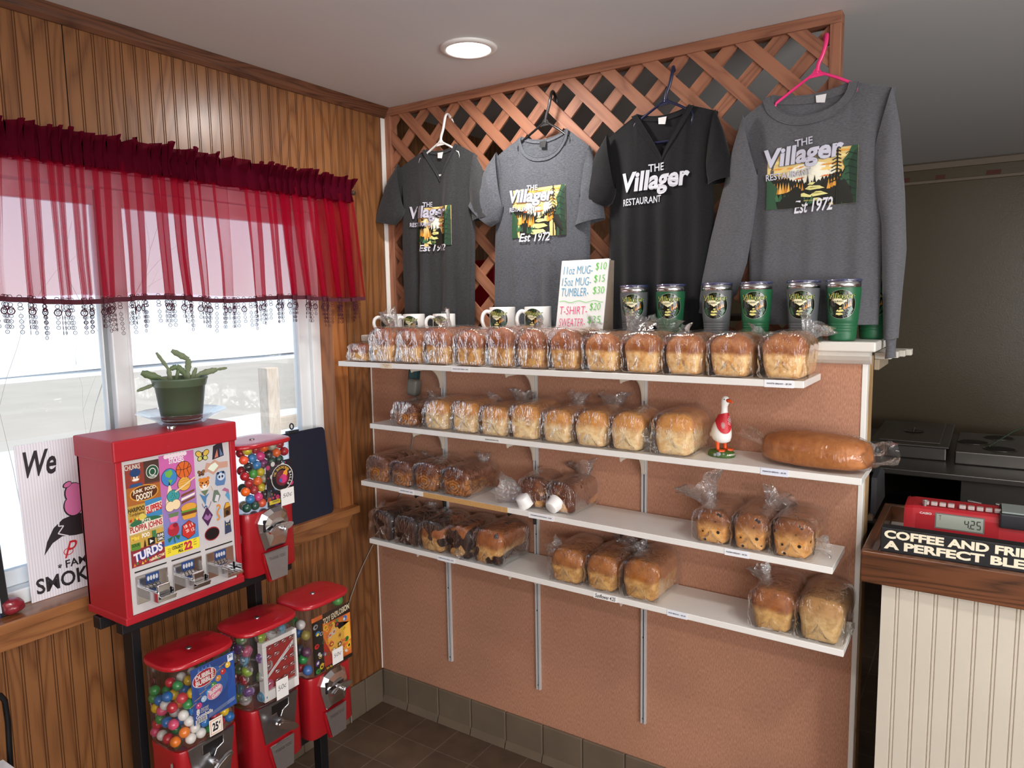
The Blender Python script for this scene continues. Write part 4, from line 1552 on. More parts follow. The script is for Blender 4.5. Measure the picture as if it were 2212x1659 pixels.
def landscape(a, x0, z0, w, h, cut=2, tall=True):
    P = lambda pts: [(x0 + w * p, z0 + h * q) for p, q in pts]
    a.rect(x0, z0, x0 + w, z0 + h, '#e6ca84', 0, 8)
    for q, c, hh in ((0.93, '#e6a945', 0.03), (0.83, '#f6df96', 0.05), (0.72, '#e39a3c', 0.025), (0.64, '#f3d27c', 0.04), (0.52, '#d9743a', 0.025)):
        a.poly(P([(0.05, q), (0.4, q - hh * 0.5), (0.95, q), (0.9, q + hh), (0.45, q + hh * 0.6), (0.1, q + hh)]), c, 1, cut)
    a.oval(x0 + w * 0.5, z0 + h * 0.60, w * 0.27, h * 0.19, '#f4f1dc', 2, 0, 24, 4)
    a.poly(P(spikes(0, 0.62, 0.46, 0.40, 14, 0.08, 1) + [(0.5, 0.0), (0, 0)]), '#17170f', 3)
    a.poly(P([(0.45, 0.0)] + spikes(0.46, 0.38, 1.0, 0.66, 14, 0.07, 2) + [(1, 0)]), '#1b1b12', 4)
    a.rect(x0, z0, x0 + w, z0 + h * 0.3, '#15160f', 3, 6)
    for p_, q in ((0.40, 0.42), (0.47, 0.44), (0.55, 0.42)):
        a.poly(P([(p_ - 0.022, q - 0.05), (p_ + 0.022, q - 0.05), (p_, q + 0.14)]), '#191b14', 5)
    r = random.Random(5)
    for k in range(11):
        p_, q = 0.09 + 0.032 * k, 0.33 + r.uniform(-0.03, 0.05) - 0.006 * k
        a.poly(P([(p_ - 0.022, q - 0.08), (p_ + 0.022, q - 0.08), (p_, q + 0.13)]), ('#dd9f3c', '#c98328', '#e8b75a')[k % 3], 5)
    for k in range(5):
        p_, q = 0.70 + 0.03 * k, 0.36 + 0.02 * k
        a.poly(P([(p_ - 0.02, q - 0.07), (p_ + 0.02, q - 0.07), (p_, q + 0.11)]), ('#dd9f3c', '#c98328')[k % 2], 5)
    for k in range(12):
        p_, q = 0.02 + 0.045 * k, 0.23 - 0.012 * k + r.uniform(-0.02, 0.02)
        a.poly(P([(p_ - 0.035, q - 0.06), (p_ + 0.035, q - 0.06), (p_ + 0.01, q + 0.09)]), ('#2f5b3a', '#23452f', '#3c6b45')[k % 3], 6)
    for pts in ([(0.50, 0.43), (0.56, 0.42), (0.53, 0.38), (0.47, 0.39)], [(0.49, 0.37), (0.60, 0.36), (0.66, 0.31), (0.5, 0.29), (0.44, 0.32)], [(0.42, 0.27), (0.62, 0.26), (0.7, 0.2), (0.5, 0.165), (0.36, 0.2)], [(0.40, 0.15), (0.60, 0.145), (0.66, 0.09), (0.42, 0.05), (0.3, 0.09)]):
        a.poly(P(pts), '#e8e193', 6)
    for p_, q in ((0.52, 0.33), (0.58, 0.23), (0.46, 0.11), (0.55, 0.1)):
        a.poly(P([(p_ - 0.07, q), (p_, q + 0.012), (p_ + 0.08, q + 0.003), (p_, q - 0.01)]), '#a8a05a', 7)
    if tall:
        a.poly(P([(0.84, 0), (0.86, 0.3), (0.82, 0.45), (0.87, 0.6), (0.84, 0.75), (0.9, 0.88), (0.93, 1.0), (1, 1), (1, 0)]), '#2c5238', 7, 1)
        a.poly(P([(0.9, 0), (0.92, 0.4), (0.9, 0.7), (0.96, 0.9), (1, 0.95), (1, 0)]), '#1d3a28', 8, 1)
        for k in range(7):
            q = 0.12 + 0.12 * k
            a.line(P([(0.99, q), (0.9, q + 0.06), (0.87, q + 0.03)]), w * 0.008, '#0f1d14', 9)
        a.line(P([(0.79, 0.0), (0.785, 1.02)]), w * 0.014, '#14170f', 8)
        for k in range(9):
            q = 0.42 + 0.065 * k
            a.line(P([(0.785 - 0.075 + 0.004 * k, q - 0.03), (0.785, q + 0.012), (0.785 + 0.06 - 0.003 * k, q - 0.02)]), w * 0.012, '#14170f', 8)
        a.poly(P([(0, 0), (0.13, 0), (0.1, 0.2), (0.13, 0.38), (0.06, 0.5), (0, 0.62)]), '#2a5034', 7)


def wordmark(a, x0, z0, w, h, c='#c9c9d8', edge=None, rot=0.0, full=True):
    """THE over a big slanted name over RESTAURANT, rising to the right."""
    cs, sn = cos(rot), sin(rot)

    def at(p, q):
        return x0 + w * p * cs - h * q * sn, z0 + w * p * sn + h * q * cs
    for lay, grow, cc in (((9, 0.035, edge), (11, 0.018, c)) if edge else ((11, 0.018, c),)):
        for s, p0, p1, q0, q1, sh in (('THE', 0.40, 0.63, 0.82, 1.02, 0.0), ('Villager', 0.0, 1.0, 0.2, 0.88, 0.12), ('RESTAURANT', 0.02, 0.60, 0.0, 0.185, 0.0)):
            cx, cy = at((p0 + p1) / 2, (q0 + q1) / 2)
            ww, hh = w * (p1 - p0), h * (q1 - q0)
            b = grow * (2.0 if s == 'Villager' else 0.9)
            a.text(s, cx - ww / 2, cy - hh / 2, cx + ww / 2, cy + hh / 2, cc, lay, b, sh, rot)


# ------------------------------------------------------------------ hangers and shirts
YAW = radians(-3)
HANG = []


def knit(name, c1, c2, rough=0.85):
    if name in MATS:
        return MATS[name]
    m, nt, N, L, p = base_mat(name)
    t_ = N.new('ShaderNodeTexCoord')
    mp = N.new('ShaderNodeMapping')
    mp.inputs['Scale'].default_value = (140, 140, 700)
    L.new(t_.outputs['Object'], mp.inputs['Vector'])
    n = N.new('ShaderNodeTexNoise')
    n.inputs['Scale'].default_value = 1
    n.inputs['Detail'].default_value = 3
    L.new(mp.outputs[0], n.inputs['Vector'])
    r = ramp(N, [(0.35, c2), (0.65, c1)])
    L.new(n.outputs['Fac'], r.inputs['Fac'])
    L.new(r.outputs['Color'], p.inputs['Base Color'])
    p.inputs['Roughness'].default_value = rough
    p.inputs['Specular IOR Level'].default_value = 0.2
    p.inputs['Sheen Weight'].default_value = 0.15
    MATS[name] = m
    return m


def hanger(hub, color, label, arms, bar=-0.125):
    t_ = thing('clothes_hanger', label, 'hanger', hub, YAW, 'hangers hooked on the lattice')
    m = plain(color, 0.3, name='hanger_plastic_%s' % color.strip('#'))
    path = [(0, 0, -0.012), (0.003, 0, 0.012), (0.013, 0, 0.035), (0.02, 0, 0.06), (0.0215, 0.004, 0.078), (0.019, 0.014, 0.091), (0.012, 0.032, 0.096), (0.006, 0.05, 0.091), (0.004, 0.064, 0.08), (0.005, 0.068, 0.068)]
    obj('hook', MB().tube(curve(path, 3), 0.0042, 10, flat=1.3), m, t_)
    (lx, lz), (rx, rz) = arms
    lx, rx, lz, rz = lx * 0.6, rx * 0.6, lz * 0.62 - 0.02, rz * 0.62 - 0.02
    s = MB()
    loop = [(0, 0, -0.006), (lx * 0.5, 0.003, lz * 0.5), (lx * 0.95, 0, lz * 0.93), (lx, 0.0, lz - 0.008), (lx * 0.93, 0, bar), (0, 0, bar - 0.002), (rx * 0.93, 0, bar), (rx, 0, rz - 0.008), (rx * 0.95, 0, rz * 0.93), (rx * 0.5, 0.003, rz * 0.5)]
    s.tube(loop, 0.0042, 8, closed=True)
    s.prism([(-0.022, -0.022), (0.02, -0.02), (0.005, 0.002), (-0.005, 0.002)], -0.0015, 0.0015, xf=XZ)
    obj('shoulder_frame', s, m, t_)
    return t_


def garment(name, hub, label, fab, neck, sh, neckz, hem, hemz, vneck, back_z, sleeves, depth=0.034, fold=0.006, seed=1, cuff=None, cat='t-shirt', rib=0.011, tagcol='#e8e8e8', xoff=0.0):
    """Hanging shirt in the hanger's frame: x along the shoulders, y towards the lattice, z from the hub."""
    t_ = thing(name, label, cat, (hub[0], hub[1], hub[2]), YAW, 'restaurant shirts hung on the lattice')
    nl, nr = neck
    (sl, slz), (sr, srz) = sh
    (hl, hr) = hem
    so = Vector((seed * 4.1, seed * 1.7, seed))

    def ztop(x, front):
        if x < nl:
            return neckz + (slz - neckz) * ((nl - x) / (nl - sl)) ** 1.1
        if x > nr:
            return neckz + (srz - neckz) * ((x - nr) / (sr - nr)) ** 1.1
        c = (nl + nr) / 2
        q = (x - c) / ((nr - nl) / 2)
        if front:
            if vneck[1] == 'v':
                return vneck[0] + (neckz - vneck[0]) * abs(q) ** 0.9
            return vneck[0] + (neckz - vneck[0]) * (1 - sqrt(max(0, 1 - abs(q) ** 2.2)))
        return back_z + (neckz - back_z) * abs(q) ** 2

    def edges(r):
        k = r ** 0.8
        return sl + (hl - sl) * k + 0.012 * sin(pi * min(1, r * 2)), sr + (hr - sr) * k - 0.012 * sin(pi * min(1, r * 2))

    def side(front):
        sg = -1 if front else 1

        def fn(u, v):
            x_t = sl + (sr - sl) * u
            zt = ztop(x_t, front)
            z = zt + (hemz - zt) * v
            rr = (z - 0) / (hemz)
            a, b = edges(max(0, min(1, rr)))
            w0 = min(1, v * 4)
            x = x_t * (1 - w0) + (a + (b - a) * u) * w0
            e = sqrt(max(0, 1 - (2 * u - 1) ** 2)) ** 0.7
            inn = nl < x_t < nr
            top = 0.35 if inn else 0.0
            d = depth * e * (top + (1 - top) * min(1, v * 3.2) ** 0.7) * (0.75 + 0.25 * v)
            f = fold * v ** 0.7 * e * (sin(u * 19 + seed + 1.2 * noise.noise(so + Vector((u * 3, v * 2, 0)))) + 0.6 * sin(u * 37 + seed * 2))
            f += 0.004 * e * noise.noise(so + Vector((x * 14, z * 7, 3)))
            return (x, sg * (d * (1.0 if front else 0.5) + f * (1.0 if front else 0.5)), z)
        return fn

    F = side(True)
    mb = MB()
    mb.grid(F, 61, 44, 0)
    mb.grid(side(False), 41, 20, 0)
    mb.grid(lambda u, v: (lambda p: (p[0], p[1] + 0.003 if True else 0, p[2]))(F(0.02 + 0.96 * u, 0.02 + 0.97 * v)), 41, 20, 0)
    obj('body', mb, fab, t_)

    def yfront(x, z):
        best = None
        u = (x - sl) / (sr - sl)
        for _ in range(4):
            u = max(0.02, min(0.98, u))
            zt = ztop(sl + (sr - sl) * u, True)
            v = max(0, min(1, (z - zt) / (hemz - zt)))
            best = F(u, v)
            u += (x - best[0]) / (sr - sl)
        return best[1]

    # sleeves
    for sgn, rings in zip((-1, 1), sleeves):
        mb = MB()
        rr = []
        n = len(rings) - 1
        for i, (ox, oz, ix, iz, dp) in enumerate(rings):
            ring = []
            for k in range(24):
                a = 2 * pi * k / 24
                cx, cz = (ox + ix) / 2, (oz + iz) / 2
                q = Vector((cx + (ox - ix) / 2 * cos(a), dp * sin(a), cz + (oz - iz) / 2 * cos(a)))
                q.y += 0.004 * noise.noise(so + q * 18) * (1 if i else 0.3) - (0.022 if sgn < 0 else 0.002)
                ring.append(tuple(q))
            rr.append(ring)
        # refine between the rings
        fine = []
        for i in range(n):
            for j in range(5):
                s_ = j / 5
                ring = []
                for p, q in zip(rr[i], rr[i + 1]):
                    v_ = Vector(p).lerp(Vector(q), s_)
                    v_.y += 0.0025 * noise.noise(so + v_ * 30)
                    ring.append(tuple(v_))
                fine.append(ring)
        fine.append(rr[-1])
        loft(mb, fine, 0, True, False, False)
        inner = [[tuple(Vector(p) * 0.0 + (Vector(p) - Vector(c_)) * 0.94 + Vector(c_)) for p in ring] for ring, c_ in ((r_, [sum(p[i] for p in r_) / 24 for i in range(3)]) for r_ in (fine[-1], fine[-3]))]
        loft(mb, [fine[-1]] + inner, 0, True, False, False)
        s_o = obj('sleeve', mb, fab, t_)
        if cuff:
            c0 = fine[-1]
            c_ = [sum(p[i] for p in c0) / 24 for i in range(3)]
            dirv = Vector((c_[0] - sum(p[0] for p in fine[-4]) / 24, 0, c_[2] - sum(p[2] for p in fine[-4]) / 24)).normalized()
            mbc = MB()
            cr = []
            for j in range(5):
                f_k = 0.78 - 0.1 * sin(pi * j / 4)
                cr.append([tuple((Vector(p) - Vector(c_)) * f_k + Vector(c_) + dirv * (cuff * (j / 4) - 0.004)) for p in c0])
            loft(mbc, [c0] + cr, 0, True, False, True)
            obj('cuff', mbc, fab, s_o)
    # collar rib
    def neckline(front, n):
        return [nl + (nr - nl) * (0.5 - 0.5 * cos(pi * k / (n - 1))) for k in range(n)]
    mb = MB()
    ring0, ring1 = [], []
    xs = neckline(True, 25)
    for x in xs:
        u = (x - sl) / (sr - sl)
        p = F(u, 0.0)
        ring0.append((p[0], p[1] - 0.002, p[2] + 0.001))
        c = (nl + nr) / 2
        zt = ztop(x, True)
        dn = Vector(((x - c) * 0.9, 0, (zt - neckz) * 1.0 - 0.012)).normalized() if True else 0
        q = (x + dn.x * rib, zt + dn.z * rib)
        if x in (xs[0], xs[-1]):
            q = (x + (rib if x > c else -rib) * 0.95, zt - 0.003)
        ring1.append((q[0], min(yfront(q[0], q[1]), p[1]) - 0.0022, q[1]))
    mb.add(ring0 + ring1, [(i, i + 1, 25 + i + 1, 25 + i) for i in range(24)], 0, True)
    B = side(False)
    rb0, rb1 = [], []
    for x in xs:
        u = (x - sl) / (sr - sl)
        p = B(u, 0.0)
        rb0.append((p[0], p[1] + 0.001, p[2] + 0.002))
        rb1.append((p[0] * 0.98, p[1] - 0.003, p[2] - rib * 0.9))
    mb.add(rb0 + rb1, [(i, i + 1, 25 + i + 1, 25 + i) for i in range(24)], 0, True)
    mb.tube([(p[0], p[1] - 0.0006, p[2]) for p in ring1], 0.0011, 4, 0)
    mb.tube([(p[0], p[1], p[2]) for p in ring0], 0.0013, 5, 0)
    mb.tube(rb0, 0.0015, 5, 0)
    obj('collar', mb, fab, t_)
    c = (nl + nr) / 2 + xoff
    zb = back_z - 0.004
    mb = MB()
    yb = B((c - sl) / (sr - sl), 0.02)[1] - 0.006
    mb.add([(c - 0.014, yb, zb), (c + 0.014, yb, zb), (c + 0.012, yb - 0.006, zb - 0.024), (c - 0.011, yb - 0.004, zb - 0.02)], [(0, 1, 2, 3)])
    obj('neck_label', mb, plain(tagcol, 0.7), t_)

    def mapfn(a, b, h_):
        return (a, yfront(a, b) - 0.0012 - h_, b)
    return t_, mapfn


F_CHAR = knit('charcoal_heather', '#3a3a3c', '#2b2b2d')
F_GREY = knit('grey_heather', '#5d6066', '#44464c')
F_BLACK = knit('black_cotton', '#1b1b1d', '#121214')
F_SWEAT = knit('grey_fleece', '#636367', '#535357')

# 1: charcoal V-neck on a white hanger
h1 = (0.3187, 0.085, 2.2708)
hanger(h1, '#e9e7e4', 'white plastic hanger holding the charcoal V-neck shirt nearest the corner', ((-0.185, -0.066), (0.155, -0.066)), -0.128)
sh1, mp1 = garment('v_neck_shirt', h1, 'charcoal V-neck T-shirt with landscape print, hung nearest the corner', F_CHAR, (-0.078, 0.076), ((-0.215, -0.077), (0.174, -0.079)), -0.026, (-0.21, 0.145), -0.70, (-0.145, 'v'), -0.042,
                   [[(-0.205, -0.066, -0.175, -0.24, 0.016), (-0.262, -0.13, -0.19, -0.265, 0.026), (-0.31, -0.21, -0.205, -0.28, 0.028), (-0.342, -0.277, -0.232, -0.298, 0.028)],
                    [(0.165, -0.07, 0.14, -0.25, 0.016), (0.198, -0.13, 0.145, -0.275, 0.024), (0.222, -0.21, 0.148, -0.29, 0.026), (0.244, -0.300, 0.15, -0.312, 0.028)]], 0.022, 0.011, 1)
a = Art(mp1, 0.0003, 0.7)
landscape(a, -0.118, -0.392, 0.178, 0.146)
wordmark(a, -0.155, -0.312, 0.192, 0.088, edge='#2b2b2d', rot=-0.04)
a.text('Est 1972', -0.095, -0.411, 0.04, -0.386, '#d7d7e0', 11, 0.02, 0.25, -0.02)
a.obj('shirt_print', sh1)

# 2: grey crew neck on a black hanger
h2 = (0.7741, 0.085, 2.2775)
hanger(h2, '#18181a', 'black plastic hanger holding the heather grey crew-neck shirt', ((-0.19, -0.08), (0.165, -0.09)), -0.14)
sh2, mp2 = garment('crew_neck_shirt', h2, 'heather grey crew-neck T-shirt with landscape print, second from the corner', F_GREY, (-0.102, 0.084), ((-0.204, -0.093), (0.183, -0.122)), -0.044, (-0.236, 0.168), -0.70, (-0.126, 'c'), -0.066,
                   [[(-0.196, -0.084, -0.17, -0.28, 0.016), (-0.24, -0.13, -0.18, -0.31, 0.026), (-0.285, -0.2, -0.19, -0.33, 0.028), (-0.322, -0.258, -0.225, -0.344, 0.03)],
                    [(0.174, -0.11, 0.14, -0.28, 0.016), (0.2, -0.18, 0.135, -0.32, 0.026), (0.215, -0.26, 0.13, -0.345, 0.028), (0.228, -0.348, 0.12, -0.366, 0.032)]], 0.022, 0.006, 2, tagcol='#151515')
a = Art(mp2, 0.0003, 0.7)
landscape(a, -0.130, -0.392, 0.218, 0.166)
wordmark(a, -0.146, -0.30, 0.19, 0.086, edge='#44464c', rot=-0.03)
a.text('Est 1972', -0.098, -0.408, 0.032, -0.378, '#d7d7e0', 11, 0.02, 0.25, -0.02)
a.obj('shirt_print', sh2)

# 3: black V-neck on a navy hanger
h3 = (1.203, 0.085, 2.2785)
hanger(h3, '#1d2140', 'dark blue plastic hanger holding the black V-neck shirt', ((-0.18, -0.076), (0.15, -0.062)), -0.128)
sh3, mp3 = garment('black_v_neck_shirt', h3, 'black V-neck T-shirt with large white lettering and no picture', F_BLACK, (-0.096, 0.079), ((-0.2, -0.093), (0.168, -0.067)), -0.035, (-0.192, 0.156), -0.715, (-0.178, 'v'), -0.052,
                   [[(-0.192, -0.084, -0.16, -0.26, 0.016), (-0.232, -0.14, -0.165, -0.285, 0.026), (-0.268, -0.21, -0.175, -0.305, 0.028), (-0.296, -0.268, -0.19, -0.314, 0.028)],
                    [(0.16, -0.06, 0.135, -0.22, 0.016), (0.184, -0.12, 0.138, -0.25, 0.026), (0.205, -0.19, 0.142, -0.262, 0.028), (0.222, -0.262, 0.142, -0.276, 0.032)]], 0.022, 0.009, 3, rib=0.016)
a = Art(mp3, 0.0003, 0.7)
wordmark(a, -0.138, -0.318, 0.228, 0.118, '#d3d5dd', rot=0.02)
a.obj('shirt_print', sh3)

# 4: grey sweatshirt on a pink hanger
h4 = (1.6411, 0.085, 2.284)
hanger(h4, '#f0397f', 'hot pink plastic hanger holding the grey sweatshirt', ((-0.19, -0.092), (0.175, -0.07)), -0.14)
sh4, mp4 = garment('sweatshirt', h4, 'long-sleeved grey crew-neck sweatshirt with landscape print at the open end', F_SWEAT, (-0.12, 0.085), ((-0.203, -0.100), (0.197, -0.086)), -0.05, (-0.17, 0.178), -0.70, (-0.122, 'c'), -0.066,
                   [[(-0.196, -0.095, -0.15, -0.27, 0.016), (-0.224, -0.188, -0.15, -0.33, 0.028), (-0.255, -0.32, -0.162, -0.42, 0.034), (-0.290, -0.46, -0.178, -0.52, 0.036), (-0.318, -0.58, -0.205, -0.61, 0.034), (-0.335, -0.66, -0.262, -0.675, 0.028)],
                    [(0.19, -0.08, 0.15, -0.25, 0.016), (0.210, -0.178, 0.155, -0.33, 0.028), (0.228, -0.35, 0.176, -0.43, 0.034), (0.238, -0.50, 0.182, -0.54, 0.034), (0.232, -0.63, 0.187, -0.65, 0.03), (0.228, -0.735, 0.193, -0.742, 0.022)]], 0.026, 0.005, 4, cuff=0.055, cat='sweatshirt', rib=0.024, xoff=0.03)
a = Art(mp4, 0.0003, 0.7)
landscape(a, -0.122, -0.372, 0.238, 0.152)
wordmark(a, -0.128, -0.292, 0.212, 0.10, edge='#45454a', rot=0.06)
a.text('Est 1972', -0.045, -0.388, 0.058, -0.352, '#dfdfe8', 11, 0.02, 0.25, 0.03)
a.obj('shirt_print', sh4)

# ------------------------------------------------------------------ mugs and tumblers on the cap
CAPZ = 1.5432


def badge(a, r, cut=3):
    """Round landscape badge with the green wordmark across its top."""
    n = 40
    a.oval(0, 0, r * 1.03, r * 1.03, '#8f9a86', 0, 0, n, 8)
    a.oval(0, 0, r, r, '#10130d', 1, 0, n, 8)
    ring = lambda pts: [(r * p, r * q) for p, q in pts]
    a.poly(ring([(-0.85, 0.35), (0.0, -0.15), (0.75, 0.45), (0.45, 0.8), (-0.5, 0.8)]), '#eec76c', 1, cut)
    a.poly(ring([(-0.55, 0.25), (-0.05, -0.08), (0.4, 0.25), (0.3, 0.55), (-0.35, 0.55)]), '#f4edc4', 2, cut)
    a.poly(ring(spikes(0.0, -0.2, 0.85, 0.42, 9, 0.16, 3) + [(0.8, -0.4), (0.1, -0.5)]), '#1c2214', 3, 2)
    a.poly(ring(spikes(-0.88, 0.32, -0.05, -0.18, 9, 0.14, 6) + [(-0.1, -0.5), (-0.8, -0.4)]), '#171c12', 3, 2)
    for k in range(4):
        p_, q = 0.25 + 0.13 * k, -0.18 + 0.08 * k
        a.poly(ring([(p_ - 0.07, q - 0.16), (p_ + 0.07, q - 0.16), (p_, q + 0.2)]), '#c9862c', 4)
    for pts in ([(-0.05, -0.2), (0.1, -0.24), (0.02, -0.33), (-0.12, -0.3)], [(-0.22, -0.38), (0.12, -0.37), (0.22, -0.48), (-0.05, -0.55), (-0.3, -0.5)], [(-0.3, -0.6), (0.05, -0.6), (0.2, -0.7), (-0.1, -0.78), (-0.3, -0.72)]):
        a.poly(ring(pts), '#e6dd8c', 4)
    for k in range(5):
        a.poly(ring([(-0.9 + 0.06 * k, -0.35 - 0.1 * k), (-0.6 + 0.04 * k, -0.35 - 0.1 * k), (-0.76 + 0.06 * k, -0.05 - 0.1 * k)]), '#2d5a38', 4)
        a.poly(ring([(0.55 - 0.03 * k, -0.38 - 0.1 * k), (0.85 - 0.06 * k, -0.38 - 0.1 * k), (0.68 - 0.05 * k, -0.1 - 0.1 * k)]), '#2d5a38', 4)
    a.text('Villager', -1.0 * r, 0.30 * r, 1.0 * r, 0.78 * r, '#d9cf6e', 5, 0.05, 0.1)
    a.text('Villager', -1.0 * r, 0.30 * r, 1.0 * r, 0.78 * r, '#1f4a22', 7, 0.012, 0.1)
    a.text('THE', -0.1 * r, 0.76 * r, 0.3 * r, 0.92 * r, '#2a5a2a', 5, 0.02)
    a.text('RESTAURANT', -0.75 * r, 0.14 * r, 0.2 * r, 0.27 * r, '#2a3a1a', 5, 0.01)


def cyl_map(radius, z, ang):
    """Wraps flat art onto a standing cylinder; ANG is the direction its centre faces."""
    rad = radius if callable(radius) else (lambda q: radius)

    def fn(p, q, h_):
        r0 = rad(q + z)
        t_ = ang + p / r0
        return ((r0 + h_) * cos(t_), (r0 + h_) * sin(t_), z + q)
    return fn


def facing(x, y):
    return atan2(-2.1165 - y, 2.0652 - x)


M_CERAMIC = plain('#efedea', 0.12, name='glazed_ceramic', coat=0.4)
for x, y, d, h_, lab, big in (
        (0.120, -0.003, 0.084, 0.080, 'small white mug with round badge, nearest the corner', 0),
        (0.236, -0.003, 0.084, 0.080, 'small white mug with round badge, second from the corner', 0),
        (0.382, -0.003, 0.084, 0.080, 'small white mug behind a frilled bag end, third from the corner', 0),
        (0.643, -0.003, 0.092, 0.102, 'larger white mug with round badge, left of the big pair', 1),
        (0.788, -0.003, 0.092, 0.102, 'larger white mug with round badge, beside the price board', 1)):
    t_ = thing('coffee_mug', lab, 'mug', (x, y, CAPZ), 0, 'white mugs on the cap')
    r_ = d / 2
    obj('mug_body', MB().lathe([(0.0001, 0.0), (r_ - 0.006, 0.0), (r_ - 0.002, 0.003), (r_, 0.01), (r_, h_ - 0.002), (r_ - 0.001, h_), (r_ - 0.003, h_), (r_ - 0.004, h_ - 0.003), (r_ - 0.004, 0.008), (0.0001, 0.006)], seg=40), M_CERAMIC, t_)
    ha = facing(x, y) - radians(72)
    hd = Vector((cos(ha), sin(ha), 0))
    pts = [hd * (r_ - 0.002) + Vector((0, 0, h_ * 0.82)), hd * (r_ + 0.012) + Vector((0, 0, h_ * 0.86)), hd * (r_ + 0.024) + Vector((0, 0, h_ * 0.76)), hd * (r_ + 0.028) + Vector((0, 0, h_ * 0.55)), hd * (r_ + 0.022) + Vector((0, 0, h_ * 0.33)), hd * (r_ + 0.01) + Vector((0, 0, h_ * 0.22)), hd * (r_ - 0.002) + Vector((0, 0, h_ * 0.22))]
    obj('handle', MB().tube(curve(pts, 5), 0.0048, 10, flat=1.4), M_CERAMIC, t_)
    a = Art(cyl_map(r_, h_ * (0.58 if big else 0.52), facing(x, y) - radians(24)), 0.0002, 0.25)
    badge(a, 0.036 if big else 0.031)
    a.obj('badge', t_)

M_RIM = plain('#cfcfd0', 0.22, 1.0, name='steel_rim')
M_LID = clear('tumbler_lid', (0.75, 0.8, 0.95), 0.06, 0.05, 0.18, '#3f4f9a')
for k, (x, y, c, lab) in enumerate((
        (1.137, 0.003, '#55575a', 'grey tumbler beside the price board'),
        (1.256, 0.003, '#1f5a3a', 'green tumbler in front of the black shirt'),
        (1.398, 0.003, '#5a5c5f', 'grey tumbler in the middle of the row, in front of the sweatshirt sleeve'),
        (1.511, 0.003, '#1f5f3c', 'green tumbler, third from the open end of the cap'),
        (1.638, 0.003, '#5a5c5f', 'grey tumbler, second from the open end of the cap'),
        (1.74, 0.003, '#1f5f3c', 'green tumbler closest to the open end, standing clear of the bread bags'),
        (1.800, 0.122, '#1f5f3c', 'green tumbler half hidden behind the sweatshirt sleeve'))):
    t_ = thing('travel_tumbler', lab, 'tumbler', (x, y, CAPZ), 0, 'steel tumblers on the cap')
    H_ = 0.158
    rb_, rt = 0.0335, 0.0435
    rad = lambda z, rb_=rb_, rt=rt, H_=H_: rb_ + (rt - rb_) * min(1, z / (H_ * 0.8)) ** 0.9
    pr = [(0.0001, 0.0), (rb_ - 0.003, 0.0), (rb_, 0.003)]
    z = 0.006
    while z < 0.021:
        pr.append((rad(z), z))
        z += 0.003
    for g in range(4):
        z0 = 0.024 + g * 0.0072
        pr += [(rad(z0), z0), (rad(z0) - 0.0009, z0 + 0.0012), (rad(z0) - 0.0009, z0 + 0.0022), (rad(z0), z0 + 0.0036)]
    for g in range(1, 13):
        z0 = 0.05 + (H_ - 0.016 - 0.05) * g / 12
        pr.append((rad(z0), z0))
    obj('tumbler_body', MB().lathe(pr, seg=48), plain(c, 0.42, name='powder_coat_%s' % c.strip('#')), t_)
    obj('steel_band', MB().lathe([(rt - 0.0004, H_ - 0.016), (rt + 0.0002, H_ - 0.0155), (rt + 0.0006, H_), (rt - 0.002, H_), (rt - 0.003, H_ - 0.01)], seg=48), M_RIM, t_)
    l_ = MB().lathe([(0.0001, H_ + 0.002), (rt - 0.006, H_ + 0.002), (rt - 0.004, H_ + 0.0055), (rt + 0.0015, H_ + 0.006), (rt + 0.002, H_ + 0.0015), (rt, H_ + 0.0003)], seg=48)
    l_.rbox(-0.012, 0.012, -0.03, -0.012, H_ + 0.0015, H_ + 0.0065, 0.002)
    obj('lid', l_, M_LID, t_)
    a = Art(cyl_map(rad, H_ * 0.62, facing(x, y) - radians(8)), 0.0002, 0.15)
    badge(a, 0.0375)
    a.obj('badge', t_)

# ------------------------------------------------------------------ price board
pb = thing('price_board', 'white handwritten price board for mugs, tumblers and shirts, leaning on the cap', 'sign', (0.95, -0.02, CAPZ))
ux = Vector((0.985, -0.02, 0.0)).normalized()
uy = Vector((0.06, 0.10, 1.0)).normalized()
nr = ux.cross(uy)
O = Vector((0.877, -0.045, CAPZ + 0.001))
BW, BH = 0.172, 0.250
s = MB()
xf = Matrix(((ux.x, uy.x, nr.x, O.x), (ux.y, uy.y, nr.y, O.y), (ux.z, uy.z, nr.z, O.z), (0, 0, 0, 1)))
s.rbox(0, BW, 0, BH, -0.012, 0.0, 0.0012, 0, 1, xf)
obj('board', s, [plain('#eef0ee', 0.25, name='whiteboard_film')], pb, pb)
s = MB()
s.add([O + ux * (BW + 0.0005) + uy * 0.004 + nr * -0.004, O + ux * (BW + 0.0005) + uy * (BH - 0.004) + nr * -0.004, O + ux * (BW + 0.008) + uy * (BH - 0.004) + nr * -0.02, O + ux * (BW + 0.014) + uy * 0.004 + nr * -0.05], [(0, 3, 2, 1), (0, 1, 2, 3)])
obj('easel_leg', s, plain('#a99a88', 0.7), pb, pb)
a = Art(plane_map(O, ux, uy, nr), 0.0005, 0.4)
BL, GR, PK = '#3f9ac4', '#5fc44a', '#e8467e'
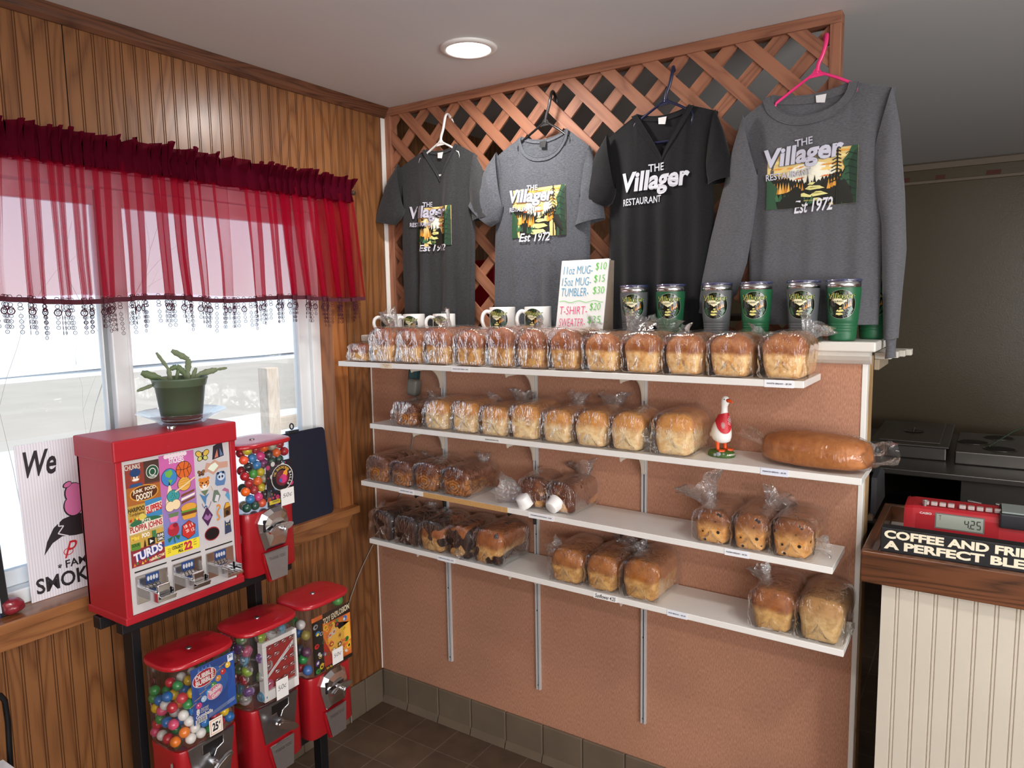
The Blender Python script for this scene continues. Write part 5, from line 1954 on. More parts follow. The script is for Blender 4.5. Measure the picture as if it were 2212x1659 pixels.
for (s_, x0, x1, y0, c) in (('11oz MUG-', 0.012, 0.118, 0.205, BL), ('$10', 0.128, 0.166, 0.213, GR), ('15oz MUG-', 0.01, 0.116, 0.168, BL), ('$15', 0.126, 0.164, 0.174, GR), ('TUMBLER-', 0.01, 0.11, 0.134, BL), ('$30', 0.126, 0.166, 0.137, GR), ('T-SHIRT-', 0.01, 0.112, 0.075, PK), ('$20', 0.12, 0.158, 0.085, GR), ('SWEATER-', 0.012, 0.108, 0.036, PK), ('$35', 0.116, 0.162, 0.044, GR)):
    a.text(s_, x0, y0, x1, y0 + 0.026, c, 1, -0.012, 0.06)
a.line([(0.006 + 0.01 * k, 0.116 + 0.003 * sin(k * 1.1)) for k in range(17)], 0.0016, GR, 1)
a.obj('lettering', pb, pb)

# ------------------------------------------------------------------ goose figurine
GX, GY = 1.449, -0.105
gz = shelf_z(2, GX)
go = thing('goose_figurine', 'small white goose figurine in a red bandana on a green base', 'figurine', (GX, GY, gz), radians(-30))
M_GW = plain('#f3f2ef', 0.22, name='glazed_white')
s = MB()


def ell_ring(c, rx, ry, n=20, tilt=0.0):
    return [(c[0] + rx * cos(2 * pi * k / n), c[1] + ry * sin(2 * pi * k / n), c[2] + tilt * rx * cos(2 * pi * k / n)) for k in range(n)]


rings = []
for x, z, rx, ry, tl in ((0.004, 0.036, 0.004, 0.004, 0), (0.004, 0.038, 0.016, 0.014, 0.0), (0.003, 0.046, 0.0265, 0.023, -0.1), (0.002, 0.058, 0.0305, 0.0265, -0.15), (0.003, 0.070, 0.030, 0.0265, -0.2), (0.005, 0.084, 0.0265, 0.024, -0.2), (0.009, 0.098, 0.021, 0.0195, -0.15), (0.012, 0.110, 0.0145, 0.014, -0.1), (0.013, 0.120, 0.0105, 0.0105, 0), (0.013, 0.132, 0.0088, 0.0088, 0), (0.013, 0.142, 0.009, 0.009, 0), (0.015, 0.150, 0.0115, 0.0105, 0), (0.017, 0.158, 0.013, 0.0112, 0), (0.017, 0.165, 0.0115, 0.0098, 0), (0.016, 0.170, 0.007, 0.006, 0), (0.016, 0.1715, 0.001, 0.001, 0)):
    rings.append(ell_ring((x, 0, z), rx, ry, 24, tl))
loft(s, rings, 0, True, True, True)
s.tube([(-0.022, 0, 0.06), (-0.034, 0, 0.056), (-0.042, 0, 0.05)], [0.014, 0.009, 0.002], 10)
obj('goose_body', s, M_GW, go)
s = MB()
loft(s, [ell_ring((0.026, 0, 0.160), 0.0001, 0.0001, 12), [(0.026, 0.0075 * cos(a), 0.160 + 0.0065 * sin(a)) for a in [2 * pi * k / 12 for k in range(12)]], [(0.036, 0.005 * cos(a), 0.158 + 0.004 * sin(a)) for a in [2 * pi * k / 12 for k in range(12)]], [(0.043, 0.0025 * cos(a), 0.156 + 0.0018 * sin(a)) for a in [2 * pi * k / 12 for k in range(12)]]], 0, True, False, True)
obj('bill', s, plain('#e8541d', 0.3, name='orange_glaze'), go)
s = MB()
for sy in (-1, 1):
    s.ball((0.0225, sy * 0.0098, 0.163), 0.0016, 8, 6)
obj('eyes', s, plain('#14120f', 0.15), go)
for sy in (-1, 1):
    s = MB()
    s.tube([(0.002, sy * 0.0125, 0.042), (0.003, sy * 0.0135, 0.028), (0.004, sy * 0.0135, 0.019)], [0.0065, 0.005, 0.0045], 10)
    s.prism([(0.0, sy * 0.0115), (0.0, sy * 0.0155), (0.024, sy * 0.0265), (0.028, sy * 0.02), (0.031, sy * 0.0145), (0.027, sy * 0.010), (0.024, sy * 0.0045)][::sy], 0.0162, 0.0205)
    obj('foot', s, plain('#e8541d', 0.3, name='orange_glaze'), go)
s = MB()


def bandana(u, v):
    a_ = -pi + 2 * pi * u
    z0 = 0.121 + 0.004 * cos(a_)
    drop = 0.022 + 0.03 * max(0.0, cos(a_ + 0.5)) ** 1.5
    z = z0 - drop * v
    t_ = max(0.0, min(1.0, (0.121 - z) / 0.05))
    r_ = 0.0125 + 0.018 * t_ ** 0.85
    return (0.012 - 0.007 * t_ + (r_ + 0.002) * cos(a_), r_ * sin(a_) * 0.95, z - 0.2 * r_ * cos(a_) * t_)


s.grid(bandana, 40, 12, 0, cu=True)
s.grid(lambda u, v: tuple(c * 0.985 if i < 2 else c for i, c in enumerate(bandana(u, v))), 40, 12, 0, cu=True)
bd = obj('bandana', s, plain('#c31f2c', 0.45, name='red_glaze'), go)


def bmap(p, q, h_):
    b_ = bandana(0.5 + p, q)
    d = Vector((b_[0] - 0.008, b_[1], 0)).normalized()
    return tuple(Vector(b_) + d * (0.0006 + h_))


a = Art(bmap, 0.0002, 0.4)
for cx, cy, sc_ in ((0.03, 0.45, 1.0), (-0.13, 0.62, 0.6), (0.2, 0.5, 0.6)):
    for k in range(7):
        a.oval(cx + 0.05 * sc_ * cos(k * 0.9), cy + 0.2 * sc_ * sin(k * 0.9), 0.018 * sc_, 0.07 * sc_, '#f2e9e6', 0, 0, 8)
        a.oval(cx + 0.05 * sc_ * cos(k * 0.9), cy + 0.2 * sc_ * sin(k * 0.9), 0.013 * sc_, 0.05 * sc_, '#b51b28', 1, 0, 8)
    a.oval(cx, cy, 0.034 * sc_, 0.14 * sc_, '#2a0d12', 0, 0, 10)
    a.oval(cx, cy, 0.024 * sc_, 0.1 * sc_, '#f2e9e6', 1, 0, 10)
    a.oval(cx, cy, 0.014 * sc_, 0.06 * sc_, '#c31f2c', 2, 0, 10)
a.obj('bandana_pattern', bd)
s = MB()


def gbase(u, v):
    a_ = 2 * pi * u
    r_ = (0.0, 0.5, 0.85, 1.0, 1.02, 1.0)[min(5, int(v * 5 + 0.5))]
    z = (0.0175, 0.0172, 0.015, 0.009, 0.004, 0.0005)[min(5, int(v * 5 + 0.5))]
    n_ = 0.0018 * noise.noise(Vector((cos(a_) * 4 * r_, sin(a_) * 4 * r_, 2))) if r_ < 1.01 else 0
    return (0.004 + 0.040 * r_ * cos(a_), 0.034 * r_ * sin(a_), z + n_)


s.grid(gbase, 40, 6, 0, cu=True)
gb = obj('grass_base', s, plain('#3f5f1f', 0.5, var=0.6, vscale=420, bump=0.9, bscale=380, name='painted_turf'), go)
s = MB()
for c, r_ in (((0.02, -0.026, 0.009), 0.009), ((0.029, -0.017, 0.008), 0.008), ((0.012, -0.031, 0.007), 0.006)):
    s.ball(c, r_, 12, 8, 0, (1, 0.8, 0.8))
obj('stones', s, plain('#8f979c', 0.5), gb)
a = Art(lambda p, q, h_: ((0.004 + (0.0408 + h_) * cos(0.05 + p), (0.0345 + h_) * sin(0.05 + p), 0.009 + q)), 0.0003, 0.4)
a.text('AMERICA', -0.5, -0.0025, 0.38, 0.0025, '#f2f0e8', 1, 0.01)
a.obj('lettering', gb)


# ------------------------------------------------------------------ vending machines
M_RED = plain('#ae1f2b', 0.42, spec=0.35, coat=0.04, var=0.05, vscale=40, bump=0.12, bscale=500, name='red_powder_coat')
M_RED2 = plain('#ad1c27', 0.25, coat=0.3, var=0.05, vscale=14, name='red_lid_enamel')
M_RED3 = plain('#a61a23', 0.3, coat=0.2, var=0.08, vscale=20, name='red_body_enamel')
M_GLOBE = clear('clear_globe', (0.97, 0.965, 0.96), 0.03, 0.03, 0.008, (1, 1, 1), edge=0.28)
M_INK = plain('#15131a', 0.5)

# the black stand
rk = thing('vending_stand', 'black square-tube metal stand carrying the red vending machines', 'stand', (0.16, -0.83, 0.0))
for a_ in ((0.118, 0.164, -1.12, -1.095, 0.8255), (0.118, 0.164, -0.722, -0.697, 0.8255), (0.245, 0.28, -0.59, -0.558, 0.252)):
    s = MB().rbox(a_[0], a_[1], a_[2], a_[3], 0.0, a_[4], 0.002)
    obj('leg', s, M_BLACK, rk, rk)
s = MB()
s.rbox(0.128, 0.162, -1.198, -0.64, 0.826, 0.8585, 0.002)
s.rbox(0.215, 0.245, -1.185, -0.64, 0.826, 0.8585, 0.002)
obj('upper_rail', s, M_BLACK, rk, rk)
s = MB()
s.rbox(0.205, 0.285, -1.12, -0.49, 0.2525, 0.2843, 0.002)
for y in (-1.108, -0.71):
    s.rbox(0.1645, 0.2045, y - 0.012, y + 0.012, 0.255, 0.282, 0.002)
obj('lower_rail', s, M_BLACK, rk, rk)
s = MB()
for y in (-1.1075, -0.7095):
    s.rbox(0.165, 0.42, y - 0.012, y + 0.012, 0.0, 0.03, 0.002)
obj('foot_bar', s, M_BLACK, rk, rk)

# sticker machine
SX, SY0, SY1, SZ0, SZ1 = 0.28, -1.192, -0.842, 0.8605, 1.336
st = thing('sticker_vending_machine', 'large red sticker vending machine with three picture cards and coin slides', 'vending machine', (0.185, -1.017, SZ0))
s = MB()
s.rbox(0.094, 0.106, SY0 + 0.003, SY1 - 0.003, SZ0, 1.30, 0.002)
s.rbox(0.094, SX, SY0 + 0.003, SY0 + 0.021, SZ0, 1.30, 0.003)
s.rbox(0.094, SX, SY1 - 0.021, SY1 - 0.003, SZ0, 1.30, 0.003)
s.rbox(0.094, SX + 0.002, SY0, SY1, SZ0, SZ0 + 0.02, 0.003)
obj('cabinet', s, M_RED, st, st)
obj('lid', MB().rbox(0.090, SX + 0.004, SY0 - 0.001, SY1 + 0.001, 1.281, SZ1, 0.004), M_RED, st, st)
s = MB().lathe([(0.011, 0.0), (0.011, 0.006), (0.0095, 0.008), (0.0001, 0.0082)], (0.232, -1.005, SZ1 + 0.0002), 20)
obj('lid_lock', s, M_CHROME, st, st)
obj('front_panel', MB().rbox(0.255, SX - 0.004, SY0 + 0.0215, SY1 - 0.0215, SZ0 + 0.0205, 1.2805, 0.001), plain('#cdc8c8', 0.3, name='panel_white'), st, st)
PX = SX - 0.0038
PY = SY0 + 0.0215
PW = SY1 - SY0 - 0.043
CB, CT = 1.004, 1.279      # card foot and top
FM = lambda dx=0.0: plane_map((PX + dx, PY, CB), (0, 1, 0), (0, 0, 1), (1, 0, 0))
CH = CT - CB
# left card: mock snack wrappers
a = Art(FM(), 0.00022, 0.35)
x0, x1 = 0.006, 0.096
a.rect(x0, 0, x1, CH - 0.008, '#7a3b34', 0)
for (p0, q0, p1, q1, c) in ((0.006, 0.205, 0.055, 0.267, '#8e3b30'), (0.055, 0.21, 0.096, 0.267, '#4b332c'), (0.006, 0.16, 0.096, 0.206, '#a8642d'), (0.006, 0.118, 0.052, 0.160, '#c19a45'), (0.052, 0.112, 0.096, 0.166, '#3f86b8'), (0.006, 0.085, 0.096, 0.118, '#c2b48a'), (0.006, 0.042, 0.096, 0.085, '#c9a24a'), (0.006, 0.0, 0.096, 0.046, '#8f2d3a')):
    a.rect(p0, q0, p1, q1, c, 1)
a.text('CHUNKS', 0.006, 0.252, 0.046, 0.265, '#d8d3c8', 3, 0.02)
a.oval(0.032, 0.243, 0.014, 0.011, '#22406e', 3)
a.oval(0.032, 0.229, 0.0125, 0.011, '#9c5b35', 2)
a.oval(0.032, 0.225, 0.009, 0.0035, '#efe9df', 4)
for dx in (-0.004, 0.004):
    a.oval(0.032 + dx, 0.231, 0.002, 0.0025, '#f4efe6', 4)
a.poly([(0.018, 0.215), (0.046, 0.215), (0.05, 0.207), (0.014, 0.207)], '#2c4f80', 3)
a.oval(0.077, 0.237, 0.017, 0.018, '#e9e6de', 3)
a.oval(0.077, 0.237, 0.0155, 0.0165, '#23503c', 4)
a.oval(0.077, 0.237, 0.009, 0.0098, '#e9e6de', 5)
a.oval(0.077, 0.237, 0.007, 0.0078, '#23503c', 6)
a.text('COFFEE', 0.067, 0.2225, 0.087, 0.227, '#efece4', 7, 0.02)
a.oval(0.052, 0.187, 0.038, 0.021, '#d99b3d', 2)
a.oval(0.052, 0.187, 0.035, 0.0185, '#5a2c14', 3)
a.text('JUNK  FOOD', 0.022, 0.188, 0.083, 0.2, '#f0e6d0', 4, 0.03, 0, 0.06)
a.text('DOODY', 0.03, 0.171, 0.074, 0.187, '#f0e6d0', 4, 0.035, 0, 0.06)
a.text('HARIPOO', 0.007, 0.143, 0.05, 0.155, '#1d1915', 3, 0.03)
a.text('Turdybears', 0.009, 0.131, 0.048, 0.141, '#3a2a1d', 3, 0.01)
a.text('SLIPPERS', 0.053, 0.132, 0.096, 0.152, '#c22b2f', 4, 0.04, 0.1, 0.12)
a.poly([(0.052, 0.13), (0.096, 0.135), (0.096, 0.157), (0.052, 0.151)], '#e8e1d2', 2)
for k in range(8):
    a.oval(0.012 + 0.0055 * k, 0.122 + 0.003 * (k % 2), 0.003, 0.004, ('#b7352e', '#d98b2e', '#4a7a3a', '#e2c24a')[k % 4], 3)
a.oval(0.041, 0.126, 0.0085, 0.009, '#d9c55a', 4)
a.oval(0.051, 0.112, 0.042, 0.011, '#2f6a4a', 2)
a.text('PIZZA', 0.04, 0.11, 0.064, 0.119, '#e9e4d4', 4, 0.02)
a.poly([(0.006, 0.086), (0.096, 0.092), (0.096, 0.112), (0.05, 0.110), (0.006, 0.104)], '#e9e1d0', 3)
a.text('PLOPPA JOHNS', 0.008, 0.087, 0.094, 0.108, '#b0262c', 5, 0.03, 0, 0.04)
a.text('Mini', 0.01, 0.07, 0.03, 0.08, '#f1d04a', 3, 0.05)
a.text('POO', 0.037, 0.071, 0.058, 0.083, '#ece7db', 3, 0.05)
a.rect(0.064, 0.062, 0.075, 0.083, '#3f7a4a', 3)
a.text('RUNS', 0.078, 0.062, 0.095, 0.07, '#ece7db', 4, 0.04)
a.rect(0.076, 0.05, 0.096, 0.072, '#1c1a1c', 3)
a.text('DMC', 0.078, 0.052, 0.095, 0.06, '#ece7db', 4, 0.04)
a.rect(0.052, 0.047, 0.071, 0.066, '#1c1a1c', 3)
a.poly([(0.057, 0.051), (0.067, 0.056), (0.057, 0.062)], '#ece7db', 4)
a.rect(0.008, 0.044, 0.032, 0.062, '#5c8a34', 3)
a.text('SOUR', 0.01, 0.053, 0.03, 0.061, '#26401a', 4, 0.03)
a.poly([(0.04, 0.046), (0.047, 0.046), (0.046, 0.058), (0.044, 0.067), (0.042, 0.058)], '#4a241c', 3)
a.text('TURDS', 0.012, 0.018, 0.09, 0.042, '#e8e3ee', 4, 0.045, 0.1, 0.16)
a.oval(0.055, 0.03, 0.04, 0.013, '#33407f', 2, 0.16)
a.text('rainBLOW', 0.052, 0.006, 0.095, 0.015, '#f0e4c0', 4, 0.02, 0, 0.12)
for k in range(12):
    a.poly([(0.01 + 0.007 * k, 0.003 + 0.003 * (k % 3)), (0.017 + 0.007 * k, 0.003 + 0.003 * (k % 3)), (0.0135 + 0.007 * k, 0.011 + 0.003 * (k % 3))], ('#d9862e', '#3f8a4a', '#c2344a', '#e0c04a')[k % 4], 3)
a.obj('picture_card', st, st, 'left card of mock snack wrappers')
# middle card: purple to blue, stickers of round things
a = Art(FM(), 0.00022, 0.35)
x0, x1 = 0.0965, 0.196


def lerp3(c, d, t_):
    c, d = hexc(c), hexc(d)
    return tuple(round(c[i] + (d[i] - c[i]) * t_, 4) for i in range(3))


for k in range(16):
    a.rect(x0, 0.03 + (CH - 0.032) * k / 16, x1, 0.03 + (CH - 0.032) * (k + 1) / 16, lerp3('#4c8cc8', '#c966a8', min(1, k / 11)), 0)
a.rect(x0, 0, x1, 0.03, '#eedb3c', 0)
a.text('STICKERS', 0.124, 0.247, 0.166, 0.262, '#f4eef2', 2, 0.03)
for k in range(7):
    a.oval(0.116 + 0.009 * k, 0.268, 0.006, 0.006, '#f0dfe8', 1)
cx, cy = 0.122, 0.212
a.oval(cx, cy, 0.0225, 0.024, M_INK, 2)
a.oval(cx, cy, 0.0212, 0.0227, '#3f82c0', 3)
a.poly([(cx - 0.012, cy + 0.016), (cx + 0.006, cy + 0.02), (cx + 0.01, cy + 0.008), (cx, cy - 0.002), (cx - 0.01, cy + 0.004)], '#6fae4a', 4)
a.poly([(cx - 0.004, cy - 0.006), (cx + 0.008, cy - 0.008), (cx + 0.002, cy - 0.02)], '#6fae4a', 4)
cx, cy = 0.164, 0.224
a.oval(cx, cy, 0.0228, 0.024, M_INK, 3)
a.oval(cx, cy, 0.0215, 0.0227, '#d8662a', 4)
a.line([(cx - 0.021, cy + 0.004), (cx, cy + 0.001), (cx + 0.021, cy + 0.006)], 0.0013, M_INK, 5)
a.line([(cx + 0.004, cy + 0.0225), (cx - 0.001, cy), (cx + 0.002, cy - 0.0225)], 0.0013, M_INK, 5)
a.line([(cx - 0.015, cy + 0.017), (cx - 0.008, cy + 0.002), (cx - 0.016, cy - 0.015)], 0.0013, M_INK, 5)
a.line([(cx + 0.016, cy + 0.015), (cx + 0.009, cy), (cx + 0.015, cy - 0.016)], 0.0013, M_INK, 5)
cx, cy = 0.163, 0.186
a.oval(cx, cy, 0.0195, 0.0195, M_INK, 3)
a.oval(cx, cy, 0.0183, 0.0183, '#e3ac4e', 4)
for k in range(4):
    a.line([(cx - 0.016, cy + 0.01 - 0.006 * k), (cx + 0.016, cy + 0.013 - 0.006 * k)], 0.0016, '#cf8d34', 5)
a.line([(cx - 0.028, cy - 0.016), (cx + 0.0, cy - 0.004), (cx + 0.031, cy + 0.012)], 0.004, '#e9cfa0', 6)
a.poly([(0.118, 0.19), (0.123, 0.19), (0.137, 0.135), (0.105, 0.135)], '#efd9b0', 3)
a.poly([(0.1175, 0.192), (0.1235, 0.192), (0.1205, 0.201)], M_INK, 4)
cx, cy = 0.129, 0.160
a.oval(cx, cy, 0.0182, 0.017, M_INK, 4)
a.oval(cx, cy, 0.017, 0.0158, '#3f9a9c', 5)
for k in range(9):
    a.oval(cx + 0.011 * cos(k * 2.4) * (0.3 + k / 12), cy + 0.010 * sin(k * 2.4) * (0.3 + k / 12), 0.0011, 0.0011, M_INK, 6)
for dx, dy in ((-0.008, -0.026), (0.009, -0.024)):
    a.oval(cx - 0.003 + dx, cy + dy, 0.0135, 0.0145, M_INK, 5)
    a.oval(cx - 0.003 + dx, cy + dy, 0.0125, 0.0135, '#f0d8ae', 6)
a.poly([(cx - 0.018, cy - 0.045), (cx + 0.012, cy - 0.045), (cx + 0.008, cy - 0.056), (cx - 0.014, cy - 0.056)], '#6a7f5a', 6)
a.poly([(cx - 0.016, cy - 0.056), (cx + 0.01, cy - 0.056), (cx + 0.006, cy - 0.07), (cx - 0.012, cy - 0.07)], '#e583b4', 6)
for q, c in ((0.157, '#7a4a2c'), (0.147, '#f2ece2'), (0.138, '#7a4a2c')):
    a.poly([(0.15, q - 0.006), (0.19, q + 0.003), (0.192, q + 0.009), (0.152, q + 0.001)], c, 4)
a.oval(0.171, 0.118, 0.024, 0.013, M_INK, 4)
a.oval(0.171, 0.119, 0.0228, 0.0118, '#e0a13e', 5)
a.rect(0.147, 0.108, 0.194, 0.113, '#5f9a3a', 6)
a.rect(0.149, 0.100, 0.193, 0.108, '#6a3a24', 6)
a.poly([(0.149, 0.1), (0.193, 0.1), (0.188, 0.088), (0.154, 0.088)], '#e0a13e', 5)
cx, cy = 0.123, 0.069
a.oval(cx, cy, 0.0165, 0.0175, '#b02a3a', 4)
a.oval(cx - 0.004, cy + 0.010, 0.0085, 0.0075, '#cf3f4f', 5)
a.oval(cx + 0.006, cy + 0.012, 0.0075, 0.006, '#8f1f2e', 6)
a.line([(cx, cy - 0.016), (cx + 0.002, cy - 0.036)], 0.003, '#2f6a3a', 4)
a.poly([(cx - 0.018, cy - 0.02), (cx - 0.002, cy - 0.017), (cx - 0.014, cy - 0.032)], '#2f6a3a', 4)
a.poly([(cx + 0.018, cy - 0.018), (cx + 0.002, cy - 0.016), (cx + 0.013, cy - 0.031)], '#2f6a3a', 4)
cx, cy = 0.166, 0.058
a.poly([(cx + 0.0225 * cos(k * pi / 3 + 0.4), cy + 0.026 * sin(k * pi / 3 + 0.4)) for k in range(6)], M_INK, 4)
a.poly([(cx + 0.021 * cos(k * pi / 3 + 0.4), cy + 0.0245 * sin(k * pi / 3 + 0.4)) for k in range(6)], '#c8342e', 5)
for s_, dx, dy in (('20', -0.004, -0.002), ('18', -0.008, 0.011), ('11', 0.008, 0.012), ('12', 0.012, -0.002)):
    a.text(s_, cx + dx - 0.0045, cy + dy - 0.0045, cx + dx + 0.0045, cy + dy + 0.0045, '#f3e6df', 6, 0.02, 0, 0.3)
a.text('COLLECT', 0.116, 0.0155, 0.147, 0.0245, M_INK, 2, 0.04)
a.text('ALL', 0.132, 0.004, 0.147, 0.0125, M_INK, 2, 0.04)
a.text('22', 0.150, 0.004, 0.174, 0.027, '#c2264a', 2, 0.05)
for sg in (0, 1):
    for k in range(3):
        xx = 0.108 if not sg else 0.183
        a.line([(xx - 0.005, 0.010 + 0.006 * k + (0.003 if sg else 0)), (xx + 0.004, 0.012 + 0.004 * k + (0.004 * k if sg else 0))], 0.0011, '#7a2a24', 2)
a.obj('picture_card', st, st, 'middle purple and blue card, collect all 22')
# right card: animals on white
a = Art(FM(), 0.00022, 0.35)
x0, x1 = 0.1965, 0.3
a.rect(x0, 0.006, x1 - 0.002, CH, '#c9c5c8', 0)


def butterfly(cx, cy, r_, c, c2):
    for sx in (-1, 1):
        a.oval(cx + sx * r_ * 0.55, cy + r_ * 0.3, r_ * 0.55, r_ * 0.42, M_INK, 1, sx * 0.6)
        a.oval(cx + sx * r_ * 0.55, cy + r_ * 0.3, r_ * 0.46, r_ * 0.33, c, 2, sx * 0.6)
        a.oval(cx + sx * r_ * 0.42, cy - r_ * 0.38, r_ * 0.4, r_ * 0.35, M_INK, 1, -sx * 0.5)
        a.oval(cx + sx * r_ * 0.42, cy - r_ * 0.38, r_ * 0.31, r_ * 0.26, c2, 2, -sx * 0.5)
    a.line([(cx, cy + r_ * 0.5), (cx, cy - r_ * 0.6)], r_ * 0.12, M_INK, 3)


butterfly(0.222, 0.252, 0.02, '#d7b24f', '#c9c66a')
a.poly([(0.251, 0.234), (0.288, 0.24), (0.285, 0.276), (0.272, 0.278), (0.256, 0.272)], '#2a2430', 1)
a.poly([(0.258, 0.238), (0.27, 0.24), (0.268, 0.262)], '#c97a6a', 2)
a.poly([(0.276, 0.24), (0.285, 0.243), (0.276, 0.264)], '#5a7aa8', 2)
a.poly([(0.203, 0.196), (0.225, 0.21), (0.232, 0.23), (0.245, 0.226), (0.258, 0.234), (0.272, 0.224), (0.299, 0.222), (0.299, 0.205), (0.27, 0.206), (0.252, 0.192), (0.235, 0.204)], '#c79a86', 1)
a.poly([(0.235, 0.212), (0.245, 0.221), (0.259, 0.226), (0.269, 0.214), (0.252, 0.2)], '#e4ecd9', 2)
butterfly(0.215, 0.204, 0.011, '#8a5a34', '#6a4228')
for cx, cy, c in ((0.222, 0.172, '#d98436'),):
    a.oval(cx, cy, 0.0165, 0.018, '#e9e2d8', 1)
    a.oval(cx, cy + 0.003, 0.0155, 0.015, c, 2)
    for sx in (-1, 1):
        a.oval(cx + sx * 0.012, cy + 0.014, 0.005, 0.005, c, 3)
        a.oval(cx + sx * 0.006, cy + 0.004, 0.003, 0.002, M_INK, 4)
        a.line([(cx + sx * 0.015, cy), (cx + sx * 0.008, cy - 0.002)], 0.0013, M_INK, 4)
        a.line([(cx + sx * 0.014, cy + 0.006), (cx + sx * 0.009, cy + 0.008)], 0.0013, M_INK, 4)
    a.oval(cx, cy - 0.006, 0.007, 0.006, '#f0e9df', 3)
    a.oval(cx, cy - 0.003, 0.003, 0.002, '#5a2c24', 5)
    a.poly([(cx - 0.012, cy - 0.018), (cx + 0.012, cy - 0.018), (cx, cy - 0.034)], '#6a7a5a', 2)
cx, cy = 0.272, 0.178
a.poly([(cx - 0.017, cy - 0.014), (cx - 0.012, cy - 0.02), (cx + 0.012, cy - 0.022), (cx + 0.017, cy - 0.008), (cx + 0.017, cy + 0.014), (cx + 0.006, cy + 0.02), (cx - 0.012, cy + 0.016)], '#5c7fae', 1)
a.oval(cx + 0.003, cy + 0.004, 0.012, 0.011, '#c9d4e4', 2)
for dx in (-0.006, 0.01):
    a.oval(cx + dx, cy + 0.015, 0.004, 0.004, '#1d2740', 3)
    a.oval(cx + dx * 0.6 + 0.001, cy + 0.004, 0.003, 0.004, '#1d2740', 3)
a.poly([(0.205, 0.148), (0.22, 0.138), (0.236, 0.144), (0.226, 0.132), (0.222, 0.112), (0.214, 0.128)], '#4f7fae', 1)
a.poly([(0.222, 0.112), (0.214, 0.105), (0.228, 0.107)], '#3a6a9a', 1)
a.poly([(0.243, 0.12), (0.25, 0.148), (0.262, 0.146), (0.27, 0.128), (0.262, 0.112), (0.248, 0.113)], '#6a7a6a', 1)
a.poly([(0.25, 0.118), (0.256, 0.134), (0.266, 0.13), (0.26, 0.112)], '#d9d4e0', 2)
a.line([(0.246, 0.148), (0.242, 0.162)], 0.0018, '#d9a54a', 2)
a.poly([(0.274, 0.142), (0.284, 0.148), (0.297, 0.14), (0.299, 0.118), (0.292, 0.12), (0.288, 0.136)], '#b0688a', 1)
a.poly([(0.284, 0.126), (0.299, 0.104), (0.299, 0.124), (0.292, 0.136)], '#5a9ac2', 1)
cx, cy = 0.225, 0.079
a.poly([(cx, cy + 0.028), (cx + 0.017, cy), (cx, cy - 0.028), (cx - 0.017, cy)], '#4a2550', 1)
a.poly([(cx - 0.012, cy - 0.002), (cx - 0.004, cy + 0.008), (cx + 0.002, cy), (cx + 0.008, cy + 0.007), (cx + 0.012, cy - 0.004), (cx, cy - 0.012)], '#9a6a9e', 2)
for sx in (-1, 1):
    a.line([(cx + sx * 0.004, cy + 0.022), (cx + sx * 0.012, cy + 0.033), (cx + sx * 0.014, cy + 0.04)], 0.0014, '#4a2550', 2)
a.tube_pts = [(0.255, 0.1), (0.262, 0.104), (0.266, 0.096), (0.258, 0.088), (0.256, 0.078), (0.262, 0.068), (0.258, 0.06), (0.254, 0.064)]
a.line(a.tube_pts, 0.0052, '#d98a3a', 2)
a.oval(0.261, 0.08, 0.009, 0.022, '#a8bcd4', 1)
a.poly([(0.276, 0.062), (0.298, 0.066), (0.299, 0.09), (0.294, 0.104), (0.284, 0.104), (0.277, 0.09)], '#6a4426', 1)
a.poly([(0.279, 0.088), (0.298, 0.092), (0.293, 0.103), (0.285, 0.103)], '#d9a23a', 2)
a.oval(0.288, 0.074, 0.006, 0.007, '#2a1a12', 2)
a.oval(0.236, 0.027, 0.0235, 0.0195, '#a02a34', 1)
a.oval(0.236, 0.027, 0.0215, 0.0165, '#1a1016', 2)
a.poly([(0.276, 0.013), (0.298, 0.016), (0.296, 0.04), (0.296, 0.054), (0.29, 0.046), (0.283, 0.046), (0.278, 0.055)], '#34405c', 1)
for dx in (-0.004, 0.004):
    a.oval(0.287 + dx, 0.04, 0.002, 0.002, '#c9b84a', 2)
a.obj('picture_card', st, st, 'right white card of animal stickers')
